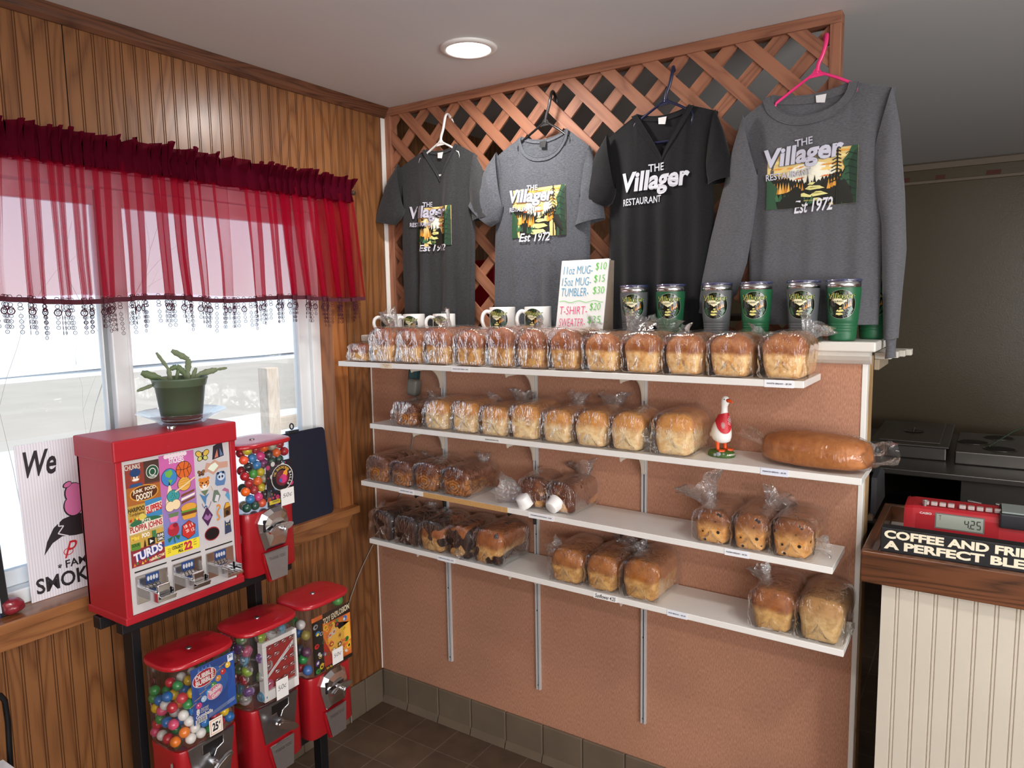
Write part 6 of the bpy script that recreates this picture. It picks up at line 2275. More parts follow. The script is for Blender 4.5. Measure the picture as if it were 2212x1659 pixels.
# glossy plastic cover over the cards
# coin slides
for k in range(3):
    yc = PY + 0.055 + 0.100 * k
    o_ = MB()
    s = MB()
    s.box(PX, PX + 0.0008, yc - 0.043, yc + 0.043, 0.989, 0.9925)
    obj('sticker_slot', s, M_INK, st, st)
    s = MB().rbox(PX + 0.0002, PX + 0.004, yc - 0.043, yc + 0.043, 0.906, 0.98, 0.0015)
    pl = obj('coin_plate', s, M_CHROME, st, st)
    a = Art(plane_map((PX + 0.0041, yc, 0.96), (0, 1, 0), (0, 0, 1), (1, 0, 0)), 0.0002, 0.4)
    a.rect(-0.018, -0.008, 0.018, 0.018, '#28467e', 0)
    for j in range(4):
        a.oval(-0.0115 + 0.0077 * j, 0.006, 0.0032, 0.0065, '#c9c9cc', 1)
    a.obj('coin_window', pl, st)
    out = (0.068, 0.066, 0.072)[k]
    s = MB()
    s.rbox(PX + 0.002, PX + out, yc - 0.024, yc + 0.024, 0.918, 0.926, 0.001)
    s.rbox(PX + 0.002, PX + out, yc - 0.026, yc - 0.0225, 0.918, 0.943, 0.001)
    s.rbox(PX + 0.002, PX + out * 0.9, yc + 0.0225, yc + 0.026, 0.918, 0.943, 0.001)
    if k < 2:
        s.rbox(PX + 0.004, PX + out * 0.72, yc - 0.0205, yc + 0.0205, 0.927, 0.944, 0.002)
        s.rbox(PX + out * 0.66, PX + out * 0.78, yc - 0.016, yc + 0.018, 0.93, 0.957, 0.003)
        s.rbox(PX + out * 0.78, PX + out + 0.006, yc - 0.02, yc + 0.022, 0.926, 0.932, 0.001)
    else:
        s.rbox(PX + 0.004, PX + out * 0.45, yc - 0.0205, yc + 0.0205, 0.927, 0.944, 0.002)
        for j in range(4):
            s.box(PX + out * 0.5, PX + out, yc - 0.017 + 0.0095 * j, yc - 0.0125 + 0.0095 * j, 0.926, 0.9285)
    obj('coin_slide', s, M_CHROME, pl, st)
    s = MB()
    for j in range(4):
        yy = yc - 0.0145 + 0.0096 * j
        s.tube([(PX + 0.0052, yy - 0.001, 0.96), (PX + 0.008, yy, 0.95), (PX + 0.014, yy + 0.001, 0.9455)], 0.0008, 5)
    obj('coin_guides', s, M_INK, pl, st)


def globe_machine(label, xc, yc, z0, zg0, zg1, mech, hx=0.0785, hy=0.101, scuffs=0):
    """Bulk vending machine facing +x: base, clear globe, lid, coin mechanism and chute door."""
    t_ = thing('bulk_vending_machine', label, 'vending machine', (xc, yc, z0), 0, 'globe vending machines on the stand')
    bx, by = hx - 0.004, hy - 0.007
    s = MB()
    R_ = lambda sx, sy, z, p=7.0: [(p_[0] * 1, p_[1], z - z0) for p_ in sq_ring(sx, sy, 56, p)]
    loft(s, [R_(bx * 0.96, by * 0.97, z0), R_(bx, by, z0 + 0.004), R_(bx * 0.985, by * 0.97, zg0 - 0.028), R_(bx * 0.99, by * 0.98, zg0 - 0.006), R_(bx * 0.97, by * 0.96, zg0 - 0.0005)], 0, True)
    base = obj('base', s, M_RED3, t_)
    if scuffs:
        a = Art(plane_map((0, -by - 0.0002, 0), (1, 0, 0), (0, 0, 1), (0, -1, 0)), 0.0002, 0.6)
        rs = random.Random(scuffs)
        for k in range(5):
            cx, cz = rs.uniform(0.02, bx - 0.02), rs.uniform(0.06, zg0 - z0 - 0.03)
            a.poly([(cx + rs.uniform(0.002, 0.007) * cos(q), cz + rs.uniform(0.004, 0.016) * sin(q)) for q in [0.9 * j for j in range(7)]], '#a3938f', 0)
        a.obj('paint_chips', base)
    s = MB()
    zz = lambda z: z - z0
    G = lambda f, z: [(p_[0] * f, p_[1] * f, zz(z)) for p_ in sq_ring(hx - 0.001, hy - 0.002, 56, 4.0)]
    loft(s, [G(0.9, zg0 + 0.001), G(0.975, zg0 + 0.003), G(1.0, zg0 + 0.012), G(1.0, zg0 + 0.03), G(0.995, (zg0 + zg1) / 2), G(1.0, zg1 - 0.001)], 0, True, True, False)
    obj('globe', s, M_GLOBE, t_)
    s = MB()
    Ld = lambda f, z: [(p_[0] * f, p_[1] * f, zz(z)) for p_ in sq_ring(hx + 0.006, hy + 0.0045, 64, 3.5)]
    loft(s, [Ld(0.985, zg1), Ld(1.0, zg1 + 0.0015), Ld(1.0, zg1 + 0.006), Ld(0.985, zg1 + 0.0095), Ld(0.965, zg1 + 0.0115), Ld(0.95, zg1 + 0.012), Ld(0.6, zg1 + 0.0125)], 0, True)
    ld = obj('lid', s, M_RED2, t_)
    s = MB().lathe([(0.008, 0.0), (0.0078, 0.0022), (0.006, 0.003), (0.0001, 0.0028)], (0, 0, zz(zg1 + 0.0125)), 20)
    s.box(-0.0015, 0.0015, -0.005, 0.005, zz(zg1 + 0.0153), zz(zg1 + 0.016))
    obj('lock', s, M_STEEL, ld)
    # coin mechanism on the front (+x)
    fx = bx * 0.992
    T = Matrix(((0, 0, 1, fx), (1, 0, 0, 0), (0, 1, 0, 0), (0, 0, 0, 1)))    # (u, v, h) -> (fx + h, u, v)
    zt = zz(zg0) - 0.002
    if mech == 'plate':
        s = MB().prism([(-0.07, zt + 0.004), (-0.052, zt - 0.112), (0.052, zt - 0.112), (0.07, zt + 0.004)][::1][::-1][::-1], 0.0003, 0.006, xf=T)
        pl = obj('coin_plate', s, M_STEEL, t_)
        s = MB()
        s.prism([(-0.03, zt - 0.004), (-0.03, zt - 0.03), (-0.01, zt - 0.03), (-0.004, zt - 0.048), (0.004, zt - 0.048), (0.012, zt - 0.03), (0.034, zt - 0.022), (0.034, zt - 0.004)][::-1], 0.006, 0.0068, 0, xf=T)
        obj('coin_slot', s, plain('#55565a', 0.35, 1.0), pl)
        s = MB()
        s.tube([(fx + 0.0072, -0.03, zt - 0.002), (fx + 0.0072, -0.03, zt - 0.03), (fx + 0.0072, -0.01, zt - 0.031)], 0.0016, 6)
        s.tube([(fx + 0.0072, 0.034, zt - 0.002), (fx + 0.0072, 0.034, zt - 0.024), (fx + 0.0072, 0.012, zt - 0.032), (fx + 0.0072, 0.004, zt - 0.048)], 0.0016, 6)
        obj('slot_rim', s, M_CHROME, pl)
        hz = zt - 0.068
    else:
        s = MB()
        O_ = [(-0.036, zt - 0.118), (-0.052, zt - 0.06), (-0.056, zt - 0.03), (-0.04, zt - 0.004), (-0.01, zt + 0.006), (0.03, zt + 0.006), (0.05, zt - 0.012), (0.056, zt - 0.04), (0.05, zt - 0.08), (0.04, zt - 0.118)]
        c_ = (0.0, zt - 0.045)
        rings = [[(p[0], p[1], 0.0003) for p in O_], [(p[0], p[1], 0.008) for p in O_], [(c_[0] + (p[0] - c_[0]) * 0.78, c_[1] + (p[1] - c_[1]) * 0.8, 0.022) for p in O_], [(c_[0] + (p[0] - c_[0]) * 0.45, c_[1] + (p[1] - c_[1]) * 0.45, 0.026) for p in O_]]
        loft(s, rings, 0, False, False, True, xf=T)
        pl = obj('coin_housing', s, M_CHROME, t_)
        s = MB().box(fx + 0.018, fx + 0.0225, -0.046, -0.036, zt - 0.056, zt - 0.02)
        obj('coin_slot', s, M_INK, pl)
        hz = zt - 0.052
    s = MB()
    s.lathe([(0.011, 0.0), (0.011, 0.012), (0.007, 0.016), (0.007, 0.03)], (0, 0, 0), 18, xf=Matrix.Translation((fx + (0.006 if mech == 'plate' else 0.022), 0.004, hz)) @ Matrix.Rotation(pi / 2, 4, 'Y'))
    ang = {'plate': 0.55, 'dome': 0.12}[mech]
    xf = Matrix.Translation((fx + (0.03 if mech == 'plate' else 0.034), 0.004, hz)) @ Matrix.Rotation(-ang if mech == 'plate' and yc > -0.9 else ang, 4, 'X')
    hp = [(-0.043, -0.003), (-0.03, -0.010), (0.0, -0.0125), (0.03, -0.010), (0.043, -0.003), (0.043, 0.003), (0.03, 0.010), (0.0, 0.0125), (-0.03, 0.010), (-0.043, 0.003)]
    T2 = Matrix(((0, 0, 1, 0), (1, 0, 0, 0), (0, 1, 0, 0), (0, 0, 0, 1)))
    s.prism(hp, 0.0, 0.008, 0, xf=xf @ T2)
    s.prism([(p[0] * 0.8, p[1] * 0.62) for p in hp], 0.008, 0.0095, 0, xf=xf @ T2)
    obj('turn_handle', s, M_CHROME, pl)
    # chute with its door
    dz = zt - (0.124 if mech == 'plate' else 0.126)
    s = MB()
    s.prism([(-0.045, dz + 0.002), (-0.045, dz - 0.02), (-0.028, dz - 0.09), (0.028, dz - 0.09), (0.045, dz - 0.02), (0.045, dz + 0.002)][::-1], 0.0003, 0.012, 0, xf=T)
    ch = obj('chute', s, M_RED3, t_)
    s = MB()
    D = Matrix.Translation((fx + 0.0128, 0, dz)) @ Matrix.Rotation(radians(-7), 4, 'Y') @ T2
    s.prism([(-0.043, 0.0), (-0.029, -0.083), (0.029, -0.083), (0.043, 0.0)], 0.0, 0.0016, 0, xf=D)
    for q in (-0.012, -0.026):
        s.prism([(-0.032, q - 0.0008), (0.032, q - 0.0008), (0.032, q + 0.0008), (-0.032, q + 0.0008)], 0.0016, 0.0022, 0, xf=D)
    for dx in (-0.032, 0.032):
        s.prism([(dx - 0.0008, -0.026), (dx + 0.0008, -0.026), (dx + 0.0008, -0.012), (dx - 0.0008, -0.012)], 0.0016, 0.0022, 0, xf=D)
    dr = obj('chute_door', s, plain('#a8a5a5', 0.38, 0.9, var=0.08, vscale=80, name='brushed_door'), ch)
    a = Art(lambda p, q, h_, D=D: tuple(D @ Vector((p, q, 0.0018 + h_))), 0.0002, 0.4)
    a.text('THANK YOU', -0.029, -0.0235, 0.029, -0.0145, plain('#6f6c6c', 0.4, 0.9), 0, 0.0)
    a.obj('embossing', dr)
    s = MB().tube([(fx + 0.012, -0.044, dz + 0.001), (fx + 0.012, 0.044, dz + 0.001)], 0.0022, 8)
    obj('hinge', s, M_STEEL, ch)
    return t_, fx, zz


XC, ZB, ZG0, ZG1 = 0.268, 0.285, 0.490, 0.7175
YC = (-1.022, -0.798, -0.583)
g1, fx, zz = globe_machine('red gumball machine with blue label, frontmost of the lower row', XC, YC[0], ZB, ZG0, ZG1, 'plate', scuffs=3)
g2, _, _ = globe_machine('red machine of toy capsules with a white-framed ring display, middle of the lower row', XC, YC[1], ZB, ZG0, ZG1, 'plate')
g3, _, _ = globe_machine('red toy machine with fiery yellow placard, nearest the bread wall', XC, YC[2], ZB, ZG0, ZG1, 'dome')
XU, YU, ZUB, ZU0, ZU1 = 0.205, -0.734, 0.8592, 1.052, 1.246
g4, _, _ = globe_machine('red bouncy ball machine beside the sticker machine on the upper row', XU, YU, ZUB, ZU0, ZU1, 'dome', scuffs=8)
GF = XC + 0.077         # inner face of the lower globes


def front_map(xf_, y, z):
    return plane_map((xf_, y, z), (0, 1, 0), (0, 0, 1), (1, 0, 0))


def note(a, x, z, w_, h_, s_, color='#1c1b1f', paper='#ebe8e6'):
    a.rect(x, z, x + w_, z + h_, paper, 6)
    a.text(s_, x + w_ * 0.14, z + h_ * 0.42, x + w_ * 0.86, z + h_ * 0.72, color, 7, -0.01, 0.15, 0.06)


# gumball label, inside the front of the globe
a = Art(front_map(GF - 0.0035, YC[0], ZG0), 0.0002, 0.4)
a.rect(-0.045, 0.058, 0.087, 0.214, '#2a4f9a', 0)
for r_, c in ((0.075, '#31599f'), (0.06, '#2a4a92'), (0.045, '#3461aa')):
    a.oval(0.02, 0.15, min(r_, 0.062), min(r_, 0.06), c, 0, 0, 28)
a.oval(-0.006, 0.178, 0.036, 0.0235, '#e6dfe2', 2, 0.1)
a.oval(-0.006, 0.178, 0.034, 0.0215, '#b3222f', 3, 0.1)
a.text('DUBBLE', -0.033, 0.179, 0.022, 0.193, '#f3ece6', 4, 0.04, 0, 0.06)
a.text('BUBBLE', -0.033, 0.163, 0.022, 0.177, '#f3ece6', 4, 0.04, 0, 0.06)
for k in range(4):
    a.poly([(-0.026 + 0.011 * k, 0.199), (-0.017 + 0.011 * k, 0.199), (-0.0215 + 0.011 * k, 0.210)], '#5d83c4', 3)
for k, c in enumerate(('#d8437c', '#b9d4e8', '#3f9ad6', '#4f9a3a', '#e39a36', '#d0342e', '#e8b83a')):
    cx, cz = -0.027 + 0.0155 * k, 0.107 + 0.0125 * k
    a.oval(cx, cz, 0.0085, 0.0085, c, 2)
    a.oval(cx - 0.002, cz + 0.002, 0.002, 0.002, '#f4f2ee', 3)
    a.text(('Strawberry', 'Pineapple', 'Blueberry', 'Lemon-Lime', 'Orange', 'Cherry', 'Banana')[k], cx - 0.028, cz + 0.006, cx - 0.006, cz + 0.0105, '#e0b84a', 3, 0.01, 0.2, 0.3)
a.oval(0.022, 0.124, 0.024, 0.0185, '#e6dfe2', 3, 0.3)
a.oval(0.022, 0.124, 0.0228, 0.0172, '#df7f9c', 4, 0.3)
a.text('Bubble', 0.004, 0.124, 0.04, 0.137, '#f6ece8', 5, 0.03, 0.15, 0.25)
a.text('Gum', 0.011, 0.11, 0.036, 0.122, '#f6ece8', 5, 0.03, 0.15, 0.25)
a.text('8', -0.036, 0.083, -0.026, 0.099, '#f3ece6', 3, 0.05)
for k, s_ in enumerate(('Assorted', 'FRUIT', 'FLAVORS')):
    a.text(s_, -0.023, 0.094 - 0.005 * k, 0.0, 0.098 - 0.005 * k, '#e6dfd2', 3, 0.01)
a.text('Gumballs', -0.038, 0.072, 0.012, 0.083, '#f3ece6', 3, 0.03)
a.rect(-0.04, 0.059, -0.006, 0.0705, '#e9e7e8', 2)
for k in range(13):
    a.rect(-0.038 + 0.0024 * k, 0.0605, -0.038 + 0.0024 * k + (0.0014 if k % 3 else 0.0007), 0.0695, M_INK, 3)
for k in range(6):
    a.line([(0.0, 0.0695 - 0.0018 * k), (0.082, 0.083 - 0.0018 * k)], 0.0006, '#a9b8d6', 3)
a.rect(0.066, 0.19, 0.083, 0.21, '#dfe3ec', 3)
a.text('30', 0.069, 0.199, 0.08, 0.208, '#22345f', 4, 0.02)
a.obj('label_card', g1, g1, 'blue gum label with a ladder of coloured balls')
a = Art(front_map(GF + 0.0008, YC[0], ZG0), 0.00025, 0.35)
a.rect(-0.004, 0.006, 0.037, 0.052, '#e9e3da', 0)
a.rect(0.0, 0.010, 0.033, 0.048, '#d98a4a', 1)
a.rect(0.0015, 0.0115, 0.0315, 0.0465, '#efe9df', 2)
a.text('25', 0.005, 0.017, 0.023, 0.041, M_INK, 3, 0.04)
a.text('¢', 0.0245, 0.029, 0.030, 0.040, M_INK, 3, 0.03)
a.obj('price_sticker', g1, g1, '25 cent price sticker')

# gumballs: only those the glass shows
GUM = {'red': '#c22637', 'orange': '#ef7f1d', 'yellow': '#eac11f', 'green': '#2f8f48', 'blue': '#1f72bd', 'white': '#e9e6e2', 'pink': '#e2527c'}
ORD = ['first', 'second', 'third', 'fourth', 'fifth', 'sixth', 'seventh', 'eighth', 'ninth']
ROWN = ['bottom row', 'second row up', 'third row up', 'fourth row up', 'fifth row up', 'sixth row up', 'seventh row up']
rg = random.Random(21)
ball_me = {}


def ball_obj(name, r_, mat, loc, label, cat, group):
    key = (round(r_, 4), mat.name)
    if key not in ball_me:
        o = obj(name, MB().ball((0, 0, 0), r_, 20, 14), mat)
        ball_me[key] = o.data
    else:
        o = bpy.data.objects.new(name, ball_me[key])
        COL.objects.link(o)
    o.location = loc
    o.rotation_euler = (rg.uniform(0, 6), rg.uniform(0, 6), rg.uniform(0, 6))
    return tag(o, label, cat, group)


SEQ_L = ['pink', 'white', 'red', 'orange', 'green', 'yellow', 'green', 'blue', 'white', 'red', 'green', 'red', 'orange', 'blue', 'yellow', 'green', 'blue', 'pink', 'red', 'orange', 'white', 'blue', 'green', 'yellow']
RG = 0.0142
placed = []
n_b = 0


def free(p, r_, lst, k=1.86):
    return all((p - q).length > k * min(r_, qr) or (p - q).length > (r_ + qr) * 0.94 for q, qr in lst)


x_in, y_l = XC + 0.0745 - RG - 0.002, YC[0] - 0.0955 + RG
for row in range(6):
    z = ZG0 + 0.006 + RG + row * RG * 1.72
    off = (row % 2) * RG
    # along the side facing the camera, from the back to the front corner
    n_s = 4 if row < 5 else 3
    for k in range(n_s):
        p = Vector((XC - 0.052 + off * 0.7 + k * 2.12 * RG + rg.uniform(-.001, .001), y_l + rg.uniform(0, 0.0025), z + rg.uniform(-.0015, .0015) - (0.004 if row == 0 else 0) * 0))
        if free(p, RG, placed):
            c = SEQ_L[n_b % len(SEQ_L)]
            n_b += 1
            placed.append((p, RG))
            ball_obj('gumball', RG, plain(GUM[c], 0.16, coat=0.5, name='gumball_' + c), p, '%s gumball, %s from left, %s, near side of the globe' % (c, ORD[k], ROWN[row]), 'gumball', 'gumballs in the globe')
    for k in range(6):
        p = Vector((x_in + rg.uniform(-.002, 0), y_l + 0.004 + off + k * 2.1 * RG, z + rg.uniform(-.0015, .0015)))
        if p.y > YC[0] + 0.092 - RG:
            continue
        if free(p, RG, placed):
            c = SEQ_L[(n_b * 5 + row) % len(SEQ_L)]
            n_b += 1
            placed.append((p, RG))
            ball_obj('gumball', RG, plain(GUM[c], 0.16, coat=0.5, name='gumball_' + c), p, '%s gumball, %s from left, %s, front of the globe' % (c, ORD[k], ROWN[row]), 'gumball', 'gumballs in the globe')
# the heap behind them
for row in range(6):
    for i in range(2):
        for j in range(4):
            p = Vector((XC - 0.048 + 0.034 * i + 0.01 * (row % 2), YC[0] - 0.045 + 0.033 * j + 0.008 * (row % 2), ZG0 + 0.006 + RG + row * RG * 1.75 + 0.002))
            if row < 4 and (i == 0 or j > 0):
                continue
            if free(p, RG, placed):
                c = SEQ_L[(n_b * 7 + 3) % len(SEQ_L)]
                n_b += 1
                placed.append((p, RG))
                ball_obj('gumball', RG, plain(GUM[c], 0.16, coat=0.5, name='gumball_' + c), p, '%s gumball inside the heap, level with the %s' % (c, ROWN[min(row, 6)]), 'gumball', 'gumballs in the globe')

# toy capsules in the middle globe
CAPC = {'clear green': '#7fbf5a', 'pink': '#d9628e', 'light blue': '#6fb4d4', 'lime': '#b4d24a', 'red': '#c2333f', 'purple': '#8a5aa8', 'white': '#dcdad8'}
M_CAPT = clear('capsule_clear', (0.94, 0.95, 0.93), 0.05, 0.05, 0.05, (1, 1, 1), edge=0.35)


def capsule_parts(c):
    r_ = 0.0165
    h1 = MB().lathe([(0.0001, r_), (r_ * 0.45, r_ * 0.9), (r_ * 0.8, r_ * 0.6), (r_ * 0.98, r_ * 0.15), (r_, 0.0)], seg=20)
    h2 = MB().lathe([(r_ * 1.05, 0.0025), (r_ * 1.07, -0.001), (r_ * 1.02, -0.006), (r_ * 0.85, -0.0105), (r_ * 0.5, -0.0125), (0.0001, -0.013)], seg=20)
    h2.lathe([(r_ * 0.75, -0.0122), (r_ * 0.72, -0.0138), (r_ * 0.6, -0.0138), (r_ * 0.58, -0.0125)], seg=20)
    return h1, h2


cap_cache = {}
rc = random.Random(8)
placed2 = []
CR = 0.0172
names = list(CAPC)
cnt = 0
for row in range(7):
    z = ZG0 + 0.006 + CR + row * CR * 1.78
    spots = [(XC - 0.05 + 2.15 * CR * k + (row % 2) * CR, YC[1] - 0.09 + CR, 'near side', k) for k in range(3)] + [(XC + 0.074 - CR - 0.001, YC[1] - 0.088 + CR + (row % 2) * CR + 2.12 * CR * k, 'front', k) for k in range(5)]
    for px, py, where_, k in spots:
        if where_ == 'front' and 1.2 < k and row < 6:
            continue
        p = Vector((px, py, z + rc.uniform(-0.002, 0.002)))
        if p.y > YC[1] + 0.092 - CR or not free(p, CR, placed2, 1.9):
            continue
        placed2.append((p, CR))
        c = names[(cnt * 3 + row) % len(names)]
        cnt += 1
        t_ = thing('toy_capsule', '%s toy capsule, %s from left, %s, %s of the middle globe' % (c, ORD[k], ROWN[row], where_), 'capsule', p, 0, 'toy capsules in the middle globe')
        t_.rotation_euler = (rc.uniform(-2, 2), rc.uniform(-2, 2), rc.uniform(0, 6))
        if c not in cap_cache:
            h1, h2 = capsule_parts(c)
            o1 = obj('clear_half', h1, M_CAPT, t_)
            o2 = obj('cap', h2, clear('capsule_' + c.replace(' ', '_'), CAPC[c], 0.06, 0.08, 0.42, CAPC[c], edge=0.35), t_)
            cap_cache[c] = (o1.data, o2.data)
        else:
            for nm, me in zip(('clear_half', 'cap'), cap_cache[c]):
                o = bpy.data.objects.new(nm, me)
                COL.objects.link(o)
                o.parent = t_
# ring display
s = MB()
DX, DY0, DY1, DZ0, DZ1 = GF - 0.004, YC[1] - 0.042, YC[1] + 0.084, ZG0 + 0.010, ZG0 + 0.192
s.rbox(DX - 0.022, DX, DY0, DY0 + 0.014, DZ0 + 0.0302, DZ1 - 0.0142, 0.0005)
s.rbox(DX - 0.022, DX, DY1 - 0.006, DY1, DZ0 + 0.0302, DZ1 - 0.0142, 0.0005)
s.rbox(DX - 0.022, DX, DY0, DY1, DZ1 - 0.014, DZ1, 0.001)
s.rbox(DX - 0.022, DX, DY0, DY1, DZ0, DZ0 + 0.03, 0.001)
s.box(DX - 0.021, DX - 0.010, DY0 + 0.002, DY1 - 0.002, DZ0 + 0.002, DZ1 - 0.002, 1)
dc = obj('display_frame', s, [plain('#e4e0de', 0.5, name='speckled_card'), plain('#a02420', 0.6, name='red_velvet')], g2, g2, 'white framed red card of metal rings')
s = MB()
rr_ = random.Random(3)
for i in range(4):
    for j in range(5):
        cy_, cz_ = DY0 + 0.027 + 0.0275 * i, DZ0 + 0.045 + 0.028 * j
        if abs((cz_ - DZ0 - 0.06) - 0.75 * (cy_ - DY0)) < 0.012:
            continue
        torus_pts = [(DX - 0.007 + 0.003 * sin(q), cy_ + 0.0085 * cos(q), cz_ + 0.0055 * sin(q)) for q in [2 * pi * k / 12 for k in range(12)]]
        s.tube(torus_pts, 0.0016, 5, 0, closed=True)
        s.ball((DX - 0.006, cy_ + rr_.uniform(-.006, .006), cz_ + 0.005), 0.0028, 8, 6)
obj('rings', s, M_CHROME, dc, g2)
a = Art(front_map(DX - 0.0088, DY0, DZ0), 0.0002, 0.4)
a.poly([(0.016, 0.062), (0.02, 0.075), (0.118, 0.148), (0.118, 0.134)], '#e3e0e0', 0)
a.line([(0.02 + 0.0075 * k, 0.069 + 0.0057 * k + 0.003 * sin(k * 1.7)) for k in range(13)], 0.0012, '#5a5a60', 1)
for k in range(26):
    a.oval(0.0035 + 0.007 * (k % 2), 0.006 + 0.0068 * k, 0.0008, 0.0008, '#77757a', 30)
a.obj('display_print', dc, g2)
a = Art(front_map(GF + 0.0008, YC[1], ZG0), 0.00025, 0.4)
note(a, -0.006, 0.0, 0.044, 0.062, '50¢')
a.obj('price_note', g2, g2, 'handwritten 50 cent note')

# right globe: toy placard and a few toys
a = Art(front_map(GF - 0.0035, YC[2], ZG0), 0.0002, 0.4)
a.rect(-0.072, 0.008, 0.09, 0.196, '#d2652a', 0)
a.rect(-0.072, 0.008, -0.028, 0.182, '#1d1813', 1)
a.rect(-0.028, 0.16, 0.09, 0.196, '#26190f', 1)
a.poly([(-0.028, 0.02), (0.09, 0.03), (0.09, 0.16), (0.03, 0.15), (-0.028, 0.165)], '#dd7a2c', 1)
a.poly([(0.0, 0.05), (0.09, 0.07), (0.085, 0.13), (0.04, 0.12), (0.02, 0.15), (-0.01, 0.11)], '#eeb54a', 2)
a.poly([(-0.028, 0.012), (0.02, 0.012), (-0.005, 0.07), (-0.02, 0.1), (-0.028, 0.12)], '#b3301f', 2)
a.text('TOY EXPLOSION', -0.026, 0.166, 0.088, 0.186, '#dccfae', 3, 0.03, 0.15, 0.12)
for k, (cx, cz, c, c2) in enumerate(((-0.05, 0.14, '#2f86c8', '#1d5a90'), (-0.058, 0.165, '#8d8f92', '#26190f'), (-0.018, 0.148, '#e8b52a', '#a8761a'), (0.03, 0.14, '#3a3030', '#c23a2a'), (0.066, 0.148, '#3f74b8', '#2a4f86'), (-0.056, 0.10, '#b52a24', '#7a1a18'), (-0.043, 0.065, '#23211f', '#d8d4cc'), (0.0, 0.115, '#c9c7c2', '#d2652a'), (0.016, 0.121, '#c9c7c2', '#d2652a'), (0.04, 0.1, '#d9a53a', '#8a5a1a'), (0.004, 0.084, '#b5322a', '#e8d24a'), (0.038, 0.07, '#2a1a14', '#e9e4da'), (0.07, 0.075, '#3f7a34', '#2a5a24'), (-0.056, 0.045, '#5a3a7a', '#e9e4da'), (-0.04, 0.028, '#e0b82a', '#1c1a16'), (-0.055, 0.018, '#3f8a3a', '#1f5a24'), (0.012, 0.062, '#c9a24a', '#e9e4da'), (0.06, 0.115, '#e3c03a', '#a8761a'), (0.078, 0.05, '#e0b82a', '#1c1a16'))):
    a.oval(cx, cz, 0.0098, 0.0082, c, 4, 0.3 * (k % 5), 14)
    a.oval(cx + 0.001, cz, 0.0052, 0.004, c2, 5, 0.3 * (k % 5), 10)
rq = random.Random(14)
for k in range(34):
    cx, cz = rq.uniform(-0.066, 0.082), rq.uniform(0.03, 0.155)
    cc = rq.choice(('#e0b82a', '#c9c7c2', '#b5322a', '#2a1f18', '#3f7ab8', '#3f8a3a', '#d9653a', '#f0d06a'))
    q = rq.uniform(0, 3)
    if k % 3:
        a.ring(cx, cz, 0.006, 0.0045, 0.0016, cc, 5, 10, q)
    else:
        a.poly([(cx + 0.008 * cos(q + t_) * rq.uniform(0.5, 1), cz + 0.007 * sin(q + t_) * rq.uniform(0.5, 1)) for t_ in (0, 1.2, 2.4, 3.6, 4.8)], cc, 5)
a.rect(-0.028, 0.008, 0.09, 0.02, '#1d1813', 7)
a.text('Fish Me', -0.024, 0.010, 0.0, 0.018, '#d8a53a', 8, 0.02)
a.n = 400
note(a, 0.002, 0.012, 0.046, 0.05, '50¢')
a.obj('placard', g3, g3, 'fiery yellow and black toy placard with a 50 cent note')
TOYC = [('#2f9a4a', 'green'), ('#7a3a24', 'brown'), ('#d8d4d0', 'white'), ('#7a5a2a', 'tan'), ('#b02a3a', 'red'), ('#4a4f5a', 'grey'), ('#3a6ab0', 'blue'), ('#5a2a4a', 'plum'), ('#8a7a2a', 'mustard')]
pl4 = []
for row in range(6):
    for k in range(4):
        c, nm = TOYC[(row * 5 + k * 2) % 9]
        p = Vector((XC - 0.054 + 0.034 * k + 0.012 * (row % 2), YC[2] - 0.0945 + 0.0165 + rg.uniform(0, 0.004), ZG0 + 0.008 + 0.0165 + 0.029 * row + rg.uniform(-.002, .002)))
        if p.x > XC + 0.05 or not free(p, 0.0162, pl4, 1.9):
            continue
        pl4.append((p, 0.0162))
        ball_obj('toy_capsule', 0.0162, plain(c, 0.3, coat=0.3), p, '%s toy ball in the placard globe, %s from left, %s' % (nm, ORD[k], ROWN[row]), 'toy', 'toys in the placard globe')
ball_obj('toy_capsule', 0.0185, plain('#4f9a4a', 0.3, coat=0.3), (XC + 0.05, YC[2] + 0.06, ZG1 - 0.022), 'pale green toy ball above the placard, under the lid', 'toy', 'toys in the placard globe')

# bouncy balls in the upper globe
UF = XU + 0.077
a = Art(front_map(UF - 0.0035, YU, ZU0), 0.0002, 0.35)
a.rect(-0.012, 0.006, 0.09, 0.14, '#1b1620', 0)
rb2 = random.Random(6)
for k in range(70):
    cx, cz, r_ = rb2.uniform(-0.009, 0.087), rb2.uniform(0.01, 0.137), rb2.choice((0.002, 0.003, 0.004, 0.0075))
    a.oval(max(-0.012 + r_, cx), cz, r_, r_, rb2.choice(('#c9405a', '#d98a2e', '#3f8ac0', '#7a4a94', '#c2366a', '#b04a2a', '#8a8f3a', '#e6e2dc')), 1 + (k % 3), 0, 12)
a.oval(0.046, 0.088, 0.041, 0.041, '#e6e2dc', 5, 0, 32)
a.oval(0.046, 0.088, 0.0385, 0.0385, '#17131a', 6, 0, 32)
a.oval(0.046, 0.086, 0.024, 0.024, '#7a2030', 7, 0, 24)
a.poly([(0.04, 0.08), (0.052, 0.105), (0.064, 0.112), (0.066, 0.098), (0.056, 0.08)], '#e39a36', 8)
a.oval(0.049, 0.083, 0.0135, 0.0135, '#cf3a7a', 9)
a.oval(0.038, 0.08, 0.005, 0.006, '#3f6ab8', 10)
